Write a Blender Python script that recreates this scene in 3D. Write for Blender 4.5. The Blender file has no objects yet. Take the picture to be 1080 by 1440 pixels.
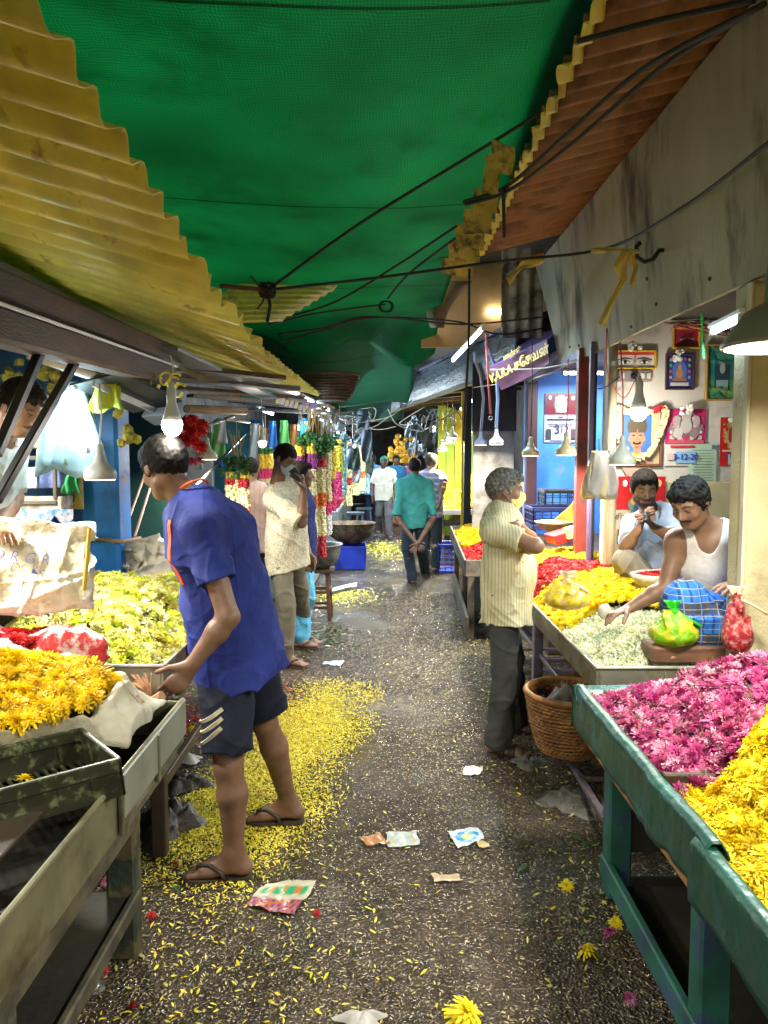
import bpy, math, random
import numpy as np
from mathutils import Vector, Matrix, noise as mnoise
R = math.radians
random.seed(7); rng = np.random.default_rng(7)
sc = bpy.context.scene
col = sc.collection
# ---------------------------------------------------------------- camera
F = 1080.0; PITCH = math.atan(80/F); CAMZ = 1.70
cd = bpy.data.cameras.new('camera'); cam = bpy.data.objects.new('camera', cd); col.objects.link(cam)
cam.location = (0, 0, CAMZ); cam.rotation_euler = (math.pi/2-PITCH, 0, 0)
cd.sensor_fit = 'VERTICAL'; cd.sensor_height = 36; cd.lens = 27; cd.clip_start = .05; cd.clip_end = 500
sc.camera = cam
sc.render.resolution_x = 768; sc.render.resolution_y = 1024
# ---------------------------------------------------------------- world and sun
SUN_EL, SUN_ROT = R(48), R(200)
w = bpy.data.worlds.new('World'); sc.world = w; w.use_nodes = True
nt = w.node_tree; nt.nodes.clear()
sky = nt.nodes.new('ShaderNodeTexSky'); sky.sky_type = 'NISHITA'; sky.sun_disc = False
sky.sun_elevation = SUN_EL; sky.sun_rotation = SUN_ROT; sky.air_density = 1.5; sky.dust_density = 3
bg = nt.nodes.new('ShaderNodeBackground'); bg.inputs[1].default_value = .15
ow = nt.nodes.new('ShaderNodeOutputWorld')
nt.links.new(sky.outputs[0], bg.inputs[0]); nt.links.new(bg.outputs[0], ow.inputs[0])
sl = bpy.data.lights.new('sun', 'SUN'); sl.energy = 1.0; sl.angle = R(25); sl.color = (1, .95, .88)
so = bpy.data.objects.new('sun', sl); col.objects.link(so)
so.rotation_euler = (math.pi/2-SUN_EL, 0, math.pi-SUN_ROT+math.pi)
sc.view_settings.view_transform = 'Standard'; sc.view_settings.look = 'None'
sc.view_settings.gamma = 1; sc.view_settings.use_curve_mapping = False
sc.view_settings.exposure = 0.52
LK = 1.15   # wattage of the stall lamps
cy = sc.cycles
cy.max_bounces = 7; cy.diffuse_bounces = 4; cy.glossy_bounces = 3; cy.transmission_bounces = 5
cy.transparent_max_bounces = 8; cy.caustics_reflective = False; cy.caustics_refractive = False
cy.sample_clamp_indirect = 6; cy.use_denoising = True

def W(px, py, Y):
    """world point seen at pixel (px,py) of the 1080x1440 photo, at distance Y down the lane"""
    u = (px-540)/F; v = (720-py)/F
    dy = math.cos(PITCH)+v*math.sin(PITCH); dz = v*math.cos(PITCH)-math.sin(PITCH)
    return Vector((u*Y/dy, Y, CAMZ+dz*Y/dy))
def G(px, py, z=0.0):
    v = (720-py)/F
    dy = math.cos(PITCH)+v*math.sin(PITCH); dz = v*math.cos(PITCH)-math.sin(PITCH)
    t = (z-CAMZ)/dz
    return Vector(((px-540)/F*t, dy*t, z))
# ---------------------------------------------------------------- materials
MC = {}
def M(name, c=(.5,.5,.5), rough=.6, var=.15, vs=6., bump=0., bs=40., metal=0., spec=.5, c2=None, mixs=3., mixt=(.45,.6),
      emit=None, es=0., trans=0., stretch=None, attr=None, coat=0., wave=None, alpha=1., sub=0., rv=0., mixd=4, coords='Object'):
    """procedural principled material: colour noise, stains of a second colour, bump"""
    if name in MC: return MC[name]
    m = bpy.data.materials.new(name); m.use_nodes = True; MC[name] = m
    t = m.node_tree; N = t.nodes; L = t.links; p = N['Principled BSDF']
    p.inputs['Roughness'].default_value = rough; p.inputs['Metallic'].default_value = metal
    p.inputs['Specular IOR Level'].default_value = spec; p.inputs['Coat Weight'].default_value = coat
    p.inputs['Coat Roughness'].default_value = .15
    tc = N.new('ShaderNodeTexCoord'); co = tc.outputs[coords]
    if stretch:
        mp = N.new('ShaderNodeMapping'); mp.inputs['Scale'].default_value = stretch; L.new(co, mp.inputs[0]); co = mp.outputs[0]
    if attr:
        a = N.new('ShaderNodeAttribute'); a.attribute_name = attr; base = a.outputs['Color']
    else:
        rgb = N.new('ShaderNodeRGB'); rgb.outputs[0].default_value = (*c, 1); base = rgb.outputs[0]
    if c2:
        n2 = N.new('ShaderNodeTexNoise'); n2.inputs['Scale'].default_value = mixs; n2.inputs['Detail'].default_value = mixd
        n2.inputs['Roughness'].default_value = .65
        L.new(co, n2.inputs[0]); r2 = N.new('ShaderNodeMapRange'); r2.inputs[1].default_value, r2.inputs[2].default_value = mixt
        L.new(n2.outputs[0], r2.inputs[0]); mx = N.new('ShaderNodeMix'); mx.data_type = 'RGBA'
        L.new(r2.outputs[0], mx.inputs[0]); L.new(base, mx.inputs[6]); mx.inputs[7].default_value = (*c2, 1); base = mx.outputs[2]
    for wave in ([] if not wave else wave if isinstance(wave, list) else [wave]):   # (axis, period, colour, width 0..1)
        sx = N.new('ShaderNodeSeparateXYZ'); L.new(co, sx.inputs[0])
        mm = N.new('ShaderNodeMath'); mm.operation = 'MULTIPLY'; mm.inputs[1].default_value = 1/wave[1]; L.new(sx.outputs[wave[0]], mm.inputs[0])
        fr = N.new('ShaderNodeMath'); fr.operation = 'FRACT'; L.new(mm.outputs[0], fr.inputs[0])
        lt = N.new('ShaderNodeMath'); lt.operation = 'LESS_THAN'; lt.inputs[1].default_value = wave[3]; L.new(fr.outputs[0], lt.inputs[0])
        mx = N.new('ShaderNodeMix'); mx.data_type = 'RGBA'; L.new(lt.outputs[0], mx.inputs[0]); L.new(base, mx.inputs[6])
        mx.inputs[7].default_value = (*wave[2], 1); base = mx.outputs[2]
    if var:
        n1 = N.new('ShaderNodeTexNoise'); n1.inputs['Scale'].default_value = vs; n1.inputs['Detail'].default_value = 5
        L.new(co, n1.inputs[0]); r1 = N.new('ShaderNodeMapRange'); r1.inputs[1].default_value = .3; r1.inputs[2].default_value = .7
        r1.inputs[3].default_value = 1-var; r1.inputs[4].default_value = 1+var; L.new(n1.outputs[0], r1.inputs[0])
        vm = N.new('ShaderNodeVectorMath'); vm.operation = 'SCALE'; L.new(base, vm.inputs[0]); L.new(r1.outputs[0], vm.inputs['Scale']); base = vm.outputs[0]
        if rv:
            r3 = N.new('ShaderNodeMapRange'); r3.inputs[1].default_value = .35; r3.inputs[2].default_value = .65
            r3.inputs[3].default_value = max(.02, rough-rv); r3.inputs[4].default_value = min(1, rough+rv)
            L.new(n1.outputs[0], r3.inputs[0]); L.new(r3.outputs[0], p.inputs['Roughness'])
    L.new(base, p.inputs['Base Color'])
    if bump:
        nb = N.new('ShaderNodeTexNoise'); nb.inputs['Scale'].default_value = bs; nb.inputs['Detail'].default_value = 4
        L.new(co, nb.inputs[0]); b = N.new('ShaderNodeBump'); b.inputs['Strength'].default_value = min(1, bump)
        b.inputs['Distance'].default_value = .3/bs*max(1, bump); L.new(nb.outputs[0], b.inputs['Height']); L.new(b.outputs[0], p.inputs['Normal'])
    if emit: p.inputs['Emission Color'].default_value = (*emit, 1); p.inputs['Emission Strength'].default_value = es
    if sub: p.inputs['Subsurface Weight'].default_value = sub; p.inputs['Subsurface Radius'].default_value = (.02, .008, .004)
    out = N['Material Output']
    if trans:
        tr = N.new('ShaderNodeBsdfTranslucent'); L.new(base, tr.inputs[0]); ms = N.new('ShaderNodeMixShader'); ms.inputs[0].default_value = trans
        L.new(p.outputs[0], ms.inputs[1]); L.new(tr.outputs[0], ms.inputs[2]); L.new(ms.outputs[0], out.inputs[0])
    if alpha < 1: p.inputs['Alpha'].default_value = alpha
    return m
# ---------------------------------------------------------------- things, parts
ORG = {}
def tag(o, label=None, cat=None, group=None, kind=None):
    if label: o['label'] = label
    if cat: o['category'] = cat
    if group: o['group'] = group
    if kind: o['kind'] = kind
    return o
def thing(name, label, cat, loc=(0,0,0), rotz=0, group=None, local=False):
    o = bpy.data.objects.new(name, None); col.objects.link(o); o.empty_display_size = .1
    o.location = loc; o.rotation_euler = (0, 0, rotz); tag(o, label, cat, group)
    ORG[o.name] = Vector((0,0,0)) if local else Vector(loc)
    return o
def copy_tree(o, parent=None):
    c = o.copy(); col.objects.link(c); c.parent = parent
    for ch in [x for x in o.children]:
        copy_tree(ch, c)
    return c
def mk(name, V, Fc, mats, parent=None, origin=None, midx=None, smooth=False, colors=None):
    V = np.asarray(V, dtype=np.float32).reshape(-1, 3)
    og = ORG[parent.name] if parent is not None else Vector(origin if origin is not None else (0,0,0))
    V = V-np.array(og, dtype=np.float32)
    me = bpy.data.meshes.new(name)
    if isinstance(Fc, np.ndarray):
        n, k = Fc.shape
        me.vertices.add(len(V)); me.vertices.foreach_set('co', V.ravel())
        me.loops.add(n*k); me.loops.foreach_set('vertex_index', Fc.astype(np.int32).ravel())
        me.polygons.add(n); me.polygons.foreach_set('loop_start', np.arange(0, n*k, k, dtype=np.int32))
        me.update(calc_edges=True); me.validate()
    else:
        me.from_pydata([tuple(v) for v in V.tolist()], [], Fc); me.update()
    if not isinstance(mats, (list, tuple)): mats = [mats]
    for m in mats: me.materials.append(m)
    if midx is not None and len(midx) == len(me.polygons): me.polygons.foreach_set('material_index', np.asarray(midx, dtype=np.int32))
    if smooth: me.polygons.foreach_set('use_smooth', np.ones(len(me.polygons), dtype=bool))
    if colors is not None:
        ca = me.color_attributes.new('Col', 'FLOAT_COLOR', 'POINT')
        cc = np.ones((len(V), 4), dtype=np.float32); cc[:, :3] = colors; ca.data.foreach_set('color', cc.ravel())
    o = bpy.data.objects.new(name, me); col.objects.link(o)
    if parent is not None: o.parent = parent; ORG[o.name] = og
    else: o.location = og; ORG[o.name] = og
    return o
def basis(d, up=Vector((0,0,1))):
    d = Vector(d).normalized()
    if abs(d.dot(up)) > .98: up = Vector((1,0,0))
    x = up.cross(d).normalized(); y = d.cross(x)
    return x, y, d
class MB:
    """collects shapes and links them as one mesh object"""
    def __init__(s): s.V = []; s.F = []; s.I = []
    def add(s, V, Fc, mi=0):
        n = len(s.V); s.V += [tuple(v) for v in V]; s.F += [tuple(i+n for i in f) for f in Fc]; s.I += [mi]*len(Fc); return s
    def box(s, a, b, mi=0, bev=0.004):
        """axis box a..b with chamfered edges"""
        a = Vector((min(a[0],b[0]), min(a[1],b[1]), min(a[2],b[2]))); c = Vector((max(a[0],b[0]) if 0 else 0,0,0))
        lo = a; hi = Vector(b) if False else None
        return s
    def obox(s, c, ax, ay, az, mi=0, bev=.004):
        """oriented box, centre c, half-axes ax ay az (vectors), chamfered"""
        c = Vector(c); A = [Vector(ax), Vector(ay), Vector(az)]; l = [v.length for v in A]; bv = min(bev, min(l)*.45)
        U = [A[i]/l[i] for i in range(3)]; V = []; idx = {}
        for sx in (-1,1):
            for sy in (-1,1):
                for sz in (-1,1):
                    sg = (sx, sy, sz)
                    for ax_ in range(3):
                        p = c.copy()
                        for i in range(3): p += U[i]*sg[i]*(l[i] if i == ax_ else l[i]-bv)
                        idx[(sg, ax_)] = len(V); V.append(p)
        Fc = []
        def face(keys):
            pts = [V[k] for k in keys]; n = (pts[1]-pts[0]).cross(pts[2]-pts[0]); cen = sum(pts, Vector())/len(pts)-c
            Fc.append(keys if n.dot(cen) > 0 else keys[::-1])
        for a in range(3):
            b, d = (a+1) % 3, (a+2) % 3
            for sg in (-1,1):
                ks = []
                for p, q in ((-1,-1),(1,-1),(1,1),(-1,1)):
                    t = [0,0,0]; t[a] = sg; t[b] = p; t[d] = q; ks.append(idx[(tuple(t), a)])
                face(ks)
            for p in (-1,1):
                for q in (-1,1):
                    t1 = [0,0,0]; t1[b] = p; t1[d] = q; t2 = list(t1); t1[a] = -1; t2[a] = 1
                    face([idx[(tuple(t1), b)], idx[(tuple(t2), b)], idx[(tuple(t2), d)], idx[(tuple(t1), d)]])
        for sx in (-1,1):
            for sy in (-1,1):
                for sz in (-1,1): face([idx[((sx,sy,sz), i)] for i in range(3)])
        return s.add(V, Fc, mi)
    def bx(s, x0, x1, y0, y1, z0, z1, mi=0, bev=.004):
        return s.obox(((x0+x1)/2, (y0+y1)/2, (z0+z1)/2), ((x1-x0)/2,0,0), (0,(y1-y0)/2,0), (0,0,(z1-z0)/2), mi, bev)
    def bar(s, a, b, w_, h_, mi=0, bev=.004, up=Vector((0,0,1))):
        a = Vector(a); b = Vector(b); x, y, d = basis(b-a, up)
        return s.obox((a+b)/2, x*w_/2, y*h_/2, (b-a)/2, mi, bev)
    def tube(s, pts, r, seg=8, mi=0, cap=True, sy=1.):
        pts = [Vector(p) for p in pts]; n = len(pts)
        rs = r if isinstance(r, (list, tuple)) else [r]*n
        V = []; Fc = []; px = None
        for i, p in enumerate(pts):
            d = (pts[min(i+1, n-1)]-pts[max(i-1, 0)])
            if d.length < 1e-9: d = Vector((0,0,1))
            d.normalize()
            if px is None: x, y, _ = basis(d)
            else:
                x = px-d*px.dot(d)
                x = x.normalized() if x.length > 1e-6 else basis(d)[0]
                y = d.cross(x)
            px = x
            for k in range(seg):
                a = 2*math.pi*k/seg; V.append(p+(x*math.cos(a)+y*math.sin(a)*sy)*rs[i])
        for i in range(n-1):
            for k in range(seg):
                k2 = (k+1) % seg; Fc.append((i*seg+k, i*seg+k2, (i+1)*seg+k2, (i+1)*seg+k))
        if cap: Fc.append(tuple(range(seg))[::-1]); Fc.append(tuple((n-1)*seg+k for k in range(seg)))
        return s.add(V, Fc, mi)
    def lathe(s, prof, c=(0,0,0), seg=24, mi=0, flute=0., nf=0, sx=1., sy=1., ax=None):
        c = Vector(c); V = []; Fc = []
        X, Y, Z = (Vector((1,0,0)), Vector((0,1,0)), Vector((0,0,1))) if ax is None else basis(ax)
        for r, z in prof:
            for k in range(seg):
                a = 2*math.pi*k/seg; rr = r*(1+flute*math.cos(nf*a)) if nf else r
                V.append(c+X*rr*math.cos(a)*sx+Y*rr*math.sin(a)*sy+Z*z)
        for i in range(len(prof)-1):
            for k in range(seg):
                k2 = (k+1) % seg; Fc.append((i*seg+k, i*seg+k2, (i+1)*seg+k2, (i+1)*seg+k))
        if prof[0][0] > 1e-5: Fc.append(tuple(range(seg))[::-1])
        if prof[-1][0] > 1e-5: Fc.append(tuple((len(prof)-1)*seg+k for k in range(seg)))
        return s.add(V, Fc, mi)
    def open_lathe(s, prof, c=(0,0,0), seg=24, mi=0, sx=1., sy=1.):
        n0 = len(s.F); s.lathe(prof, c, seg, mi, sx=sx, sy=sy)
        while len(s.F[-1]) == seg and seg != 4: s.F.pop(); s.I.pop()
        return s
    def grid(s, fn, nu, nv, mi=0, th=0.):
        """surface fn(u,v) 0..1 ; th = thickness (two skins with closed rim)"""
        P = [[Vector(fn(i/nu, j/nv)) for j in range(nv+1)] for i in range(nu+1)]
        V = [p for row in P for p in row]; id_ = lambda i, j: i*(nv+1)+j
        Fc = [(id_(i,j), id_(i+1,j), id_(i+1,j+1), id_(i,j+1)) for i in range(nu) for j in range(nv)]
        if th:
            n = len(V); V2 = []
            for i in range(nu+1):
                for j in range(nv+1):
                    du = P[min(i+1,nu)][j]-P[max(i-1,0)][j]; dv = P[i][min(j+1,nv)]-P[i][max(j-1,0)]
                    nn = du.cross(dv); nn = nn.normalized() if nn.length > 1e-12 else Vector((0,0,1)); V2.append(P[i][j]-nn*th)
            V += V2; Fc += [tuple(k+n for k in f)[::-1] for f in Fc]
            for i in range(nu):
                Fc.append((id_(i+1,0), id_(i,0), id_(i,0)+n, id_(i+1,0)+n)); Fc.append((id_(i,nv), id_(i+1,nv), id_(i+1,nv)+n, id_(i,nv)+n))
            for j in range(nv):
                Fc.append((id_(0,j), id_(0,j+1), id_(0,j+1)+n, id_(0,j)+n)); Fc.append((id_(nu,j+1), id_(nu,j), id_(nu,j)+n, id_(nu,j+1)+n))
        return s.add(V, Fc, mi)
    def blob(s, c, r, mi=0, amp=.15, seg=12, sd=0, f=2.0):
        c = Vector(c); r = Vector(r) if hasattr(r, '__len__') else Vector((r,r,r)); V = []; n = seg//2
        for i in range(n+1):
            th = math.pi*i/n
            for k in range(seg):
                a = 2*math.pi*k/seg; d = Vector((math.sin(th)*math.cos(a), math.sin(th)*math.sin(a), math.cos(th)))
                q = 1+amp*mnoise.noise(d*f+Vector((sd*3.1, sd, 0))); V.append(c+Vector((d.x*r.x*q, d.y*r.y*q, d.z*r.z*q)))
        Fc = [(i*seg+(k+1) % seg, i*seg+k, (i+1)*seg+k, (i+1)*seg+(k+1) % seg) for i in range(n) for k in range(seg)]
        return s.add(V, Fc, mi)
    def build(s, name, mats, parent=None, origin=None, smooth=False):
        return mk(name, s.V, s.F, mats, parent, origin, s.I, smooth)
def BX(name, x0, x1, y0, y1, z0, z1, m, parent=None, bev=.004, origin=None):
    return MB().bx(x0,x1,y0,y1,z0,z1,bev=bev).build(name, m, parent, origin or ((x0+x1)/2, (y0+y1)/2, z0))
def merge_copies(V, Fq, mats4, cols=None):
    """V (n,3), Fq (m,4); mats4 (k,3,4) transforms -> one big vertex/face array"""
    V = np.asarray(V, np.float32); Fq = np.asarray(Fq, np.int64); T = np.asarray(mats4, np.float32)
    VV = np.einsum('kij,nj->kni', T[:, :, :3], V)+T[:, None, :, 3]
    FF = Fq[None]+(np.arange(len(T))*len(V))[:, None, None]
    return VV.reshape(-1, 3), FF.reshape(-1, Fq.shape[1])
def rotm(yaw, tx, ty, s=1.):
    """numpy 3x3 : tilt then yaw"""
    m = Matrix.Rotation(yaw, 3, 'Z') @ Matrix.Rotation(tx, 3, 'X') @ Matrix.Rotation(ty, 3, 'Y'); return np.array(m)*s
def T34(p, m3):
    t = np.zeros((3,4)); t[:, :3] = m3; t[:, 3] = p; return t
def text_mesh(name, body, size, loc, xdir, updir, m, parent=None, ext=.002, align='CENTER', shear=0., bold=0.):
    """lettering as a mesh; xdir = reading direction, updir = up of the letters"""
    cu = bpy.data.curves.new('t', 'FONT'); cu.body = body; cu.size = size; cu.extrude = ext; cu.align_x = align; cu.align_y = 'CENTER'; cu.shear = shear
    cu.offset = bold
    ob = bpy.data.objects.new('t', cu); col.objects.link(ob)
    dg = bpy.context.evaluated_depsgraph_get(); me = bpy.data.meshes.new_from_object(ob.evaluated_get(dg))
    bpy.data.objects.remove(ob)
    x = Vector(xdir).normalized(); z = x.cross(Vector(updir)).normalized(); y = z.cross(x)
    V = [Vector(loc)+x*v.co.x+y*v.co.y+z*v.co.z for v in me.vertices]; Fc = [tuple(p.vertices) for p in me.polygons]
    bpy.data.meshes.remove(me)
    return mk(name, [tuple(v) for v in V], Fc, m, parent, origin=loc)
# ---------------------------------------------------------------- smooth solid modelling on a grid (bodies, clothes, sacks)
def nv(v): return np.array(v, dtype=np.float32)
def cone(a, b, ra, rb=None, ax=None, s=1., k=.02, cap=False):
    a = nv(a); b = nv(b); rb = ra if rb is None else rb
    axn = None if ax is None else nv(Vector(ax).normalized())
    R_ = max(ra, rb)*max(1, s)+k
    def f(P):
        Q = P-a; d = b-a
        if axn is not None:
            h = Q@axn; hd = d@axn; q = 1/s-1
            Q = Q+np.outer(h*q, axn); d = d+axn*(hd*q)
        t = np.clip(Q@d/max(1e-9, float(d@d)), 0, 1)
        E = Q-t[:, None]*d
        e = (np.sqrt((E*E).sum(1))-(ra+(rb-ra)*t))*(s if s < 1 else 1)
        if cap: e = np.maximum(e, (Q-d)@(d/np.sqrt(float(d@d)+1e-9)))
        return e
    return (f, k, 'u', np.minimum(a, b)-R_, np.maximum(a, b)+R_)
def ell(c, r, A=None, k=.015, op='u'):
    c = nv(c); r = nv(r); A = np.eye(3, dtype=np.float32) if A is None else np.array([list(x) for x in A], dtype=np.float32)
    def f(P):
        q = (P-c)@A.T; k0 = np.sqrt(((q/r)**2).sum(1)); k1 = np.sqrt(((q/(r*r))**2).sum(1))+1e-9
        return k0*(k0-1)/k1
    R_ = float(r.max())+k
    return (f, k, op, c-R_, c+R_)
def cut(p, n, k=.006, op='i'):
    p = nv(p); n = nv(Vector(n).normalized())
    return (lambda P: (P-p)@n, k, op, None, None)
def hairline(p, n, c, r, f, u, z):
    """uneven front edge of the hair with sideburns in front of the ears"""
    p, n, c, r, f, u = nv(p), nv(Vector(n).normalized()), nv(c), nv(r), nv(f), nv(u)
    def fn(P):
        q = (P-c)/z; x = q@r; y = q@f; t = q@u
        w_ = .004*np.sin(x*150+1.)+.003*np.sin(x*330+t*120)+.003*np.sin(y*260+t*90)
        side = np.clip((np.abs(x)-.045)/.02, 0, 1)*np.exp(-((y-.018)/.020)**2)*.030   # sideburn drop
        temple = np.clip((np.abs(x)-.030)/.02, 0, 1)*np.clip((y-.04)/.03, 0, 1)*.010
        return ((P-p)@n+(w_-side+temple)*z).astype(np.float32)
    return (fn, .006, 'i', None, None)
def feval(prims, P, disp=None):
    d = np.full(len(P), 9., dtype=np.float32)
    for f, k, op, lo, hi in prims:
        if op == 'u':
            if lo is not None:
                m = ((P > lo-.06) & (P < hi+.06)).all(1)
                if not m.any(): continue
                e = f(P[m]).astype(np.float32); x = d[m]
                h = np.maximum(k-np.abs(x-e), 0)/k; d[m] = np.minimum(x, e)-h*h*k*.25
            continue
        e = f(P).astype(np.float32)
        if op == 's': e = -e
        h = np.maximum(k-np.abs(d-e), 0)/k; d = np.maximum(d, e)+h*h*k*.25
    if disp is not None: d = d+disp(P)
    return d
def fmesh(prims, h, disp=None, pad=.02):
    lo = np.min([p[3] for p in prims if p[2] == 'u'], axis=0)-pad; hi = np.max([p[4] for p in prims if p[2] == 'u'], axis=0)+pad
    B = 8; n = np.ceil((hi-lo)/h/B).astype(int)*B+1
    D = np.full(n, 1., dtype=np.float32)
    nb = (n-1)//B
    ci = np.stack(np.meshgrid(*[np.arange(x) for x in nb], indexing='ij'), -1).reshape(-1, 3)
    cc = (lo+(ci*B+B/2)*h).astype(np.float32); dc = feval(prims, cc, None)
    near = np.abs(dc) < .87*B*h*1.35+.03
    for i in ci[(~near) & (dc < 0)]: D[i[0]*B:i[0]*B+B+1, i[1]*B:i[1]*B+B+1, i[2]*B:i[2]*B+B+1] = -1
    off = np.stack(np.meshgrid(*[np.arange(B+1)]*3, indexing='ij'), -1).reshape(-1, 3)
    nn = ci[near]
    for s in range(0, len(nn), 1500):
        idx = (nn[s:s+1500, None]*B+off[None]).reshape(-1, 3)
        D[idx[:,0], idx[:,1], idx[:,2]] = feval(prims, (lo+idx*h).astype(np.float32), disp)
    S = D < 0
    cnt = np.zeros(np.array(S.shape)-1, np.int8)
    for a in (0,1):
        for b in (0,1):
            for c in (0,1): cnt += S[a:S.shape[0]-1+a, b:S.shape[1]-1+b, c:S.shape[2]-1+c]
    mask = (cnt > 0) & (cnt < 8); cells = np.argwhere(mask); ids = np.full(mask.shape, -1, np.int64); ids[mask] = np.arange(len(cells))
    offs = [(a,b,c) for a in (0,1) for b in (0,1) for c in (0,1)]
    cv = np.stack([D[cells[:,0]+a, cells[:,1]+b, cells[:,2]+c] for a,b,c in offs], 1)
    acc = np.zeros((len(cells), 3)); ct = np.zeros(len(cells))
    for i, A in enumerate(offs):
        for j, C in enumerate(offs):
            if j > i and sum(abs(x-y) for x, y in zip(A, C)) == 1:
                m = (cv[:,i] < 0) != (cv[:,j] < 0); t = np.where(m, cv[:,i]/np.where(m, cv[:,i]-cv[:,j], 1), 0)
                acc += m[:,None]*(np.array(A)+t[:,None]*(np.array(C)-np.array(A))); ct += m
    V = lo+(cells+acc/ct[:,None])*h
    Q = []
    for ax in range(3):
        b, c = (ax+1) % 3, (ax+2) % 3
        sl1 = [slice(None)]*3; sl2 = [slice(None)]*3; sl1[ax] = slice(0, -1); sl2[ax] = slice(1, None)
        A1 = S[tuple(sl1)]; A2 = S[tuple(sl2)]; E = np.argwhere(A1 != A2)
        E = E[(E[:,b] > 0) & (E[:,c] > 0) & (E[:,b] < S.shape[b]-1) & (E[:,c] < S.shape[c]-1)]
        ins = A1[E[:,0], E[:,1], E[:,2]]
        def g(db, dc_):
            x = E.copy(); x[:,b] += db; x[:,c] += dc_; return ids[x[:,0], x[:,1], x[:,2]]
        q = np.stack([g(-1,-1), g(0,-1), g(0,0), g(-1,0)], 1)
        q[~ins] = q[~ins][:, ::-1]; Q.append(q)
    Q = np.concatenate(Q); Q = Q[(Q >= 0).all(1)]
    return V.astype(np.float32), Q
def folds(amp, f, d=(0,0,1), seed=0., f2=.5, sharp=1.):
    """cloth folds running along d"""
    d = Vector(d).normalized(); x, y, _ = basis(d); d, x, y = nv(d), nv(x), nv(y)
    def fn(P):
        a = P@x; b = P@y; c = P@d
        s = np.sin(a*f+1.7*np.sin(c*f*.33+seed)+seed)+np.sin(b*f*1.13+1.9*np.sin(c*f*.27+2*seed)+.5*np.sin(a*f*.7))
        t = np.sin(c*f*f2+2*np.sin(a*f*.45+seed)+1.3*np.sin(b*f*.5))
        q = (s*.45+.4*t*np.abs(np.sin(a*f*.3+b*f*.22+seed)))
        w1 = 1-np.abs(np.sin(a*f*.55+c*f*.30+1.3*np.sin(c*f*.5+seed)+seed*2)); w2 = 1-np.abs(np.sin(b*f*.6-c*f*.36+1.5*np.sin(a*f*.42)+seed)); w3 = 1-np.abs(np.sin(c*f*.5+a*f*.4+1.1*np.sin(b*f*.6+seed)))
        m1 = .5+.5*np.sin(c*f*.35+a*f*.2+seed); m2 = .5+.5*np.sin(c*f*.28-b*f*.3+2*seed)
        return (amp*(q-1.5*w1**4*m1-1.5*w2**4*m2-.9*w3**5*(1-m1)+.5)).astype(np.float32)
    return fn
def hand_prims(w, d, n, left, curl=.5, sc_=1., thumb=.6, spread=.0):
    w = Vector(w); d = Vector(d).normalized(); n = Vector(n); n = (n-d*n.dot(d)).normalized(); s = d.cross(n)*(-1 if left else 1)
    z = sc_; P = [cone(w-d*.02*z, w+d*.025*z, .023*z, .026*z, n, .72, .01), cone(w+d*.02*z, w+d*.083*z-n*.001, .030*z, .039*z, n, .36, .012)]
    L = (.072, .080, .076, .060)
    for i, o in enumerate((.031, .011, -.010, -.030)):
        p = w+d*(.088-.004*abs(i-1))*z+s*o*z; dd = (d+s*spread*(1.5-i)).normalized(); a = curl*(.7+.12*i)
        for j, fr in enumerate((.44, .31, .25)):
            a_ = a*(1 if j == 0 else 1.15); dd = (dd*math.cos(a_)+n*math.sin(a_)*1.0).normalized()
            # keep rotating about s
            q = p+dd*L[i]*fr*z; P.append(cone(p, q, (.0098-.0008*j)*z, (.0092-.0010*j)*z, k=.004)); p = q
            nn = dd.cross(s) if False else None
    p = w+d*.022*z+s*.022*z; t1 = (d*.62+s*.62+n*.35*thumb).normalized()
    q = p+t1*.05*z; P.append(cone(p, q, .015*z, .0115*z, k=.01)); t2 = (t1*.8+d*.3+n*.5*thumb-s*.15).normalized(); r_ = q+t2*.032*z
    P.append(cone(q, r_, .011*z, .0100*z, k=.004)); t3 = (t2+n*.2).normalized(); P.append(cone(r_, r_+t3*.024*z, .0100*z, .0085*z, k=.004))
    return P
def head_prims(c, r, f, u, z=1., mask=False, chin=1.):
    def q(x, y, t): return c+(r*x+f*y+u*t)*z
    A = (r, f, u)
    P = [ell(q(0,-.012,.022), Vector((.076,.094,.088))*z, A, .03), ell(q(0,.024,-.028), Vector((.060,.066,.084))*z, A, .03),
         ell(q(0,.052,-.088), Vector((.030,.027,.024))*z*chin, A, .03),
         cone(q(0,.086,.016), q(0,.108,-.022), .008*z, .013*z, k=.012), ell(q(.011,.098,-.029), Vector((.010,.011,.009))*z, A, .006), ell(q(-.011,.098,-.029), Vector((.010,.011,.009))*z, A, .006)]
    for s in (-1,1):
        P += [cone(q(.010*s,.083,.026), q(.046*s,.066,.024), .009*z, .008*z, k=.014), ell(q(.040*s,.060,-.026), Vector((.022,.020,.022))*z, A, .02),
              ell(q(.079*s,-.008,-.006), Vector((.009,.019,.032))*z, A, .008), cone(q(.046*s,.0,-.07), q(.018*s,.05,-.09), .020*z, .020*z, k=.025)]
    P += [cone(q(-.018,.087,-.050), q(.018,.087,-.050), .0065*z, k=.006), cone(q(-.016,.086,-.061), q(.016,.086,-.061), .0075*z, k=.006)]
    for s in (-1,1):
        P.append(ell(q(.032*s,.100,.004), Vector((.019,.020,.012))*z, A, .012, 's'))
        e = ell(q(.031*s,.074,.004), Vector((.0145,.0145,.0115))*z, A, .004); P.append(e)
    return P
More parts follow.
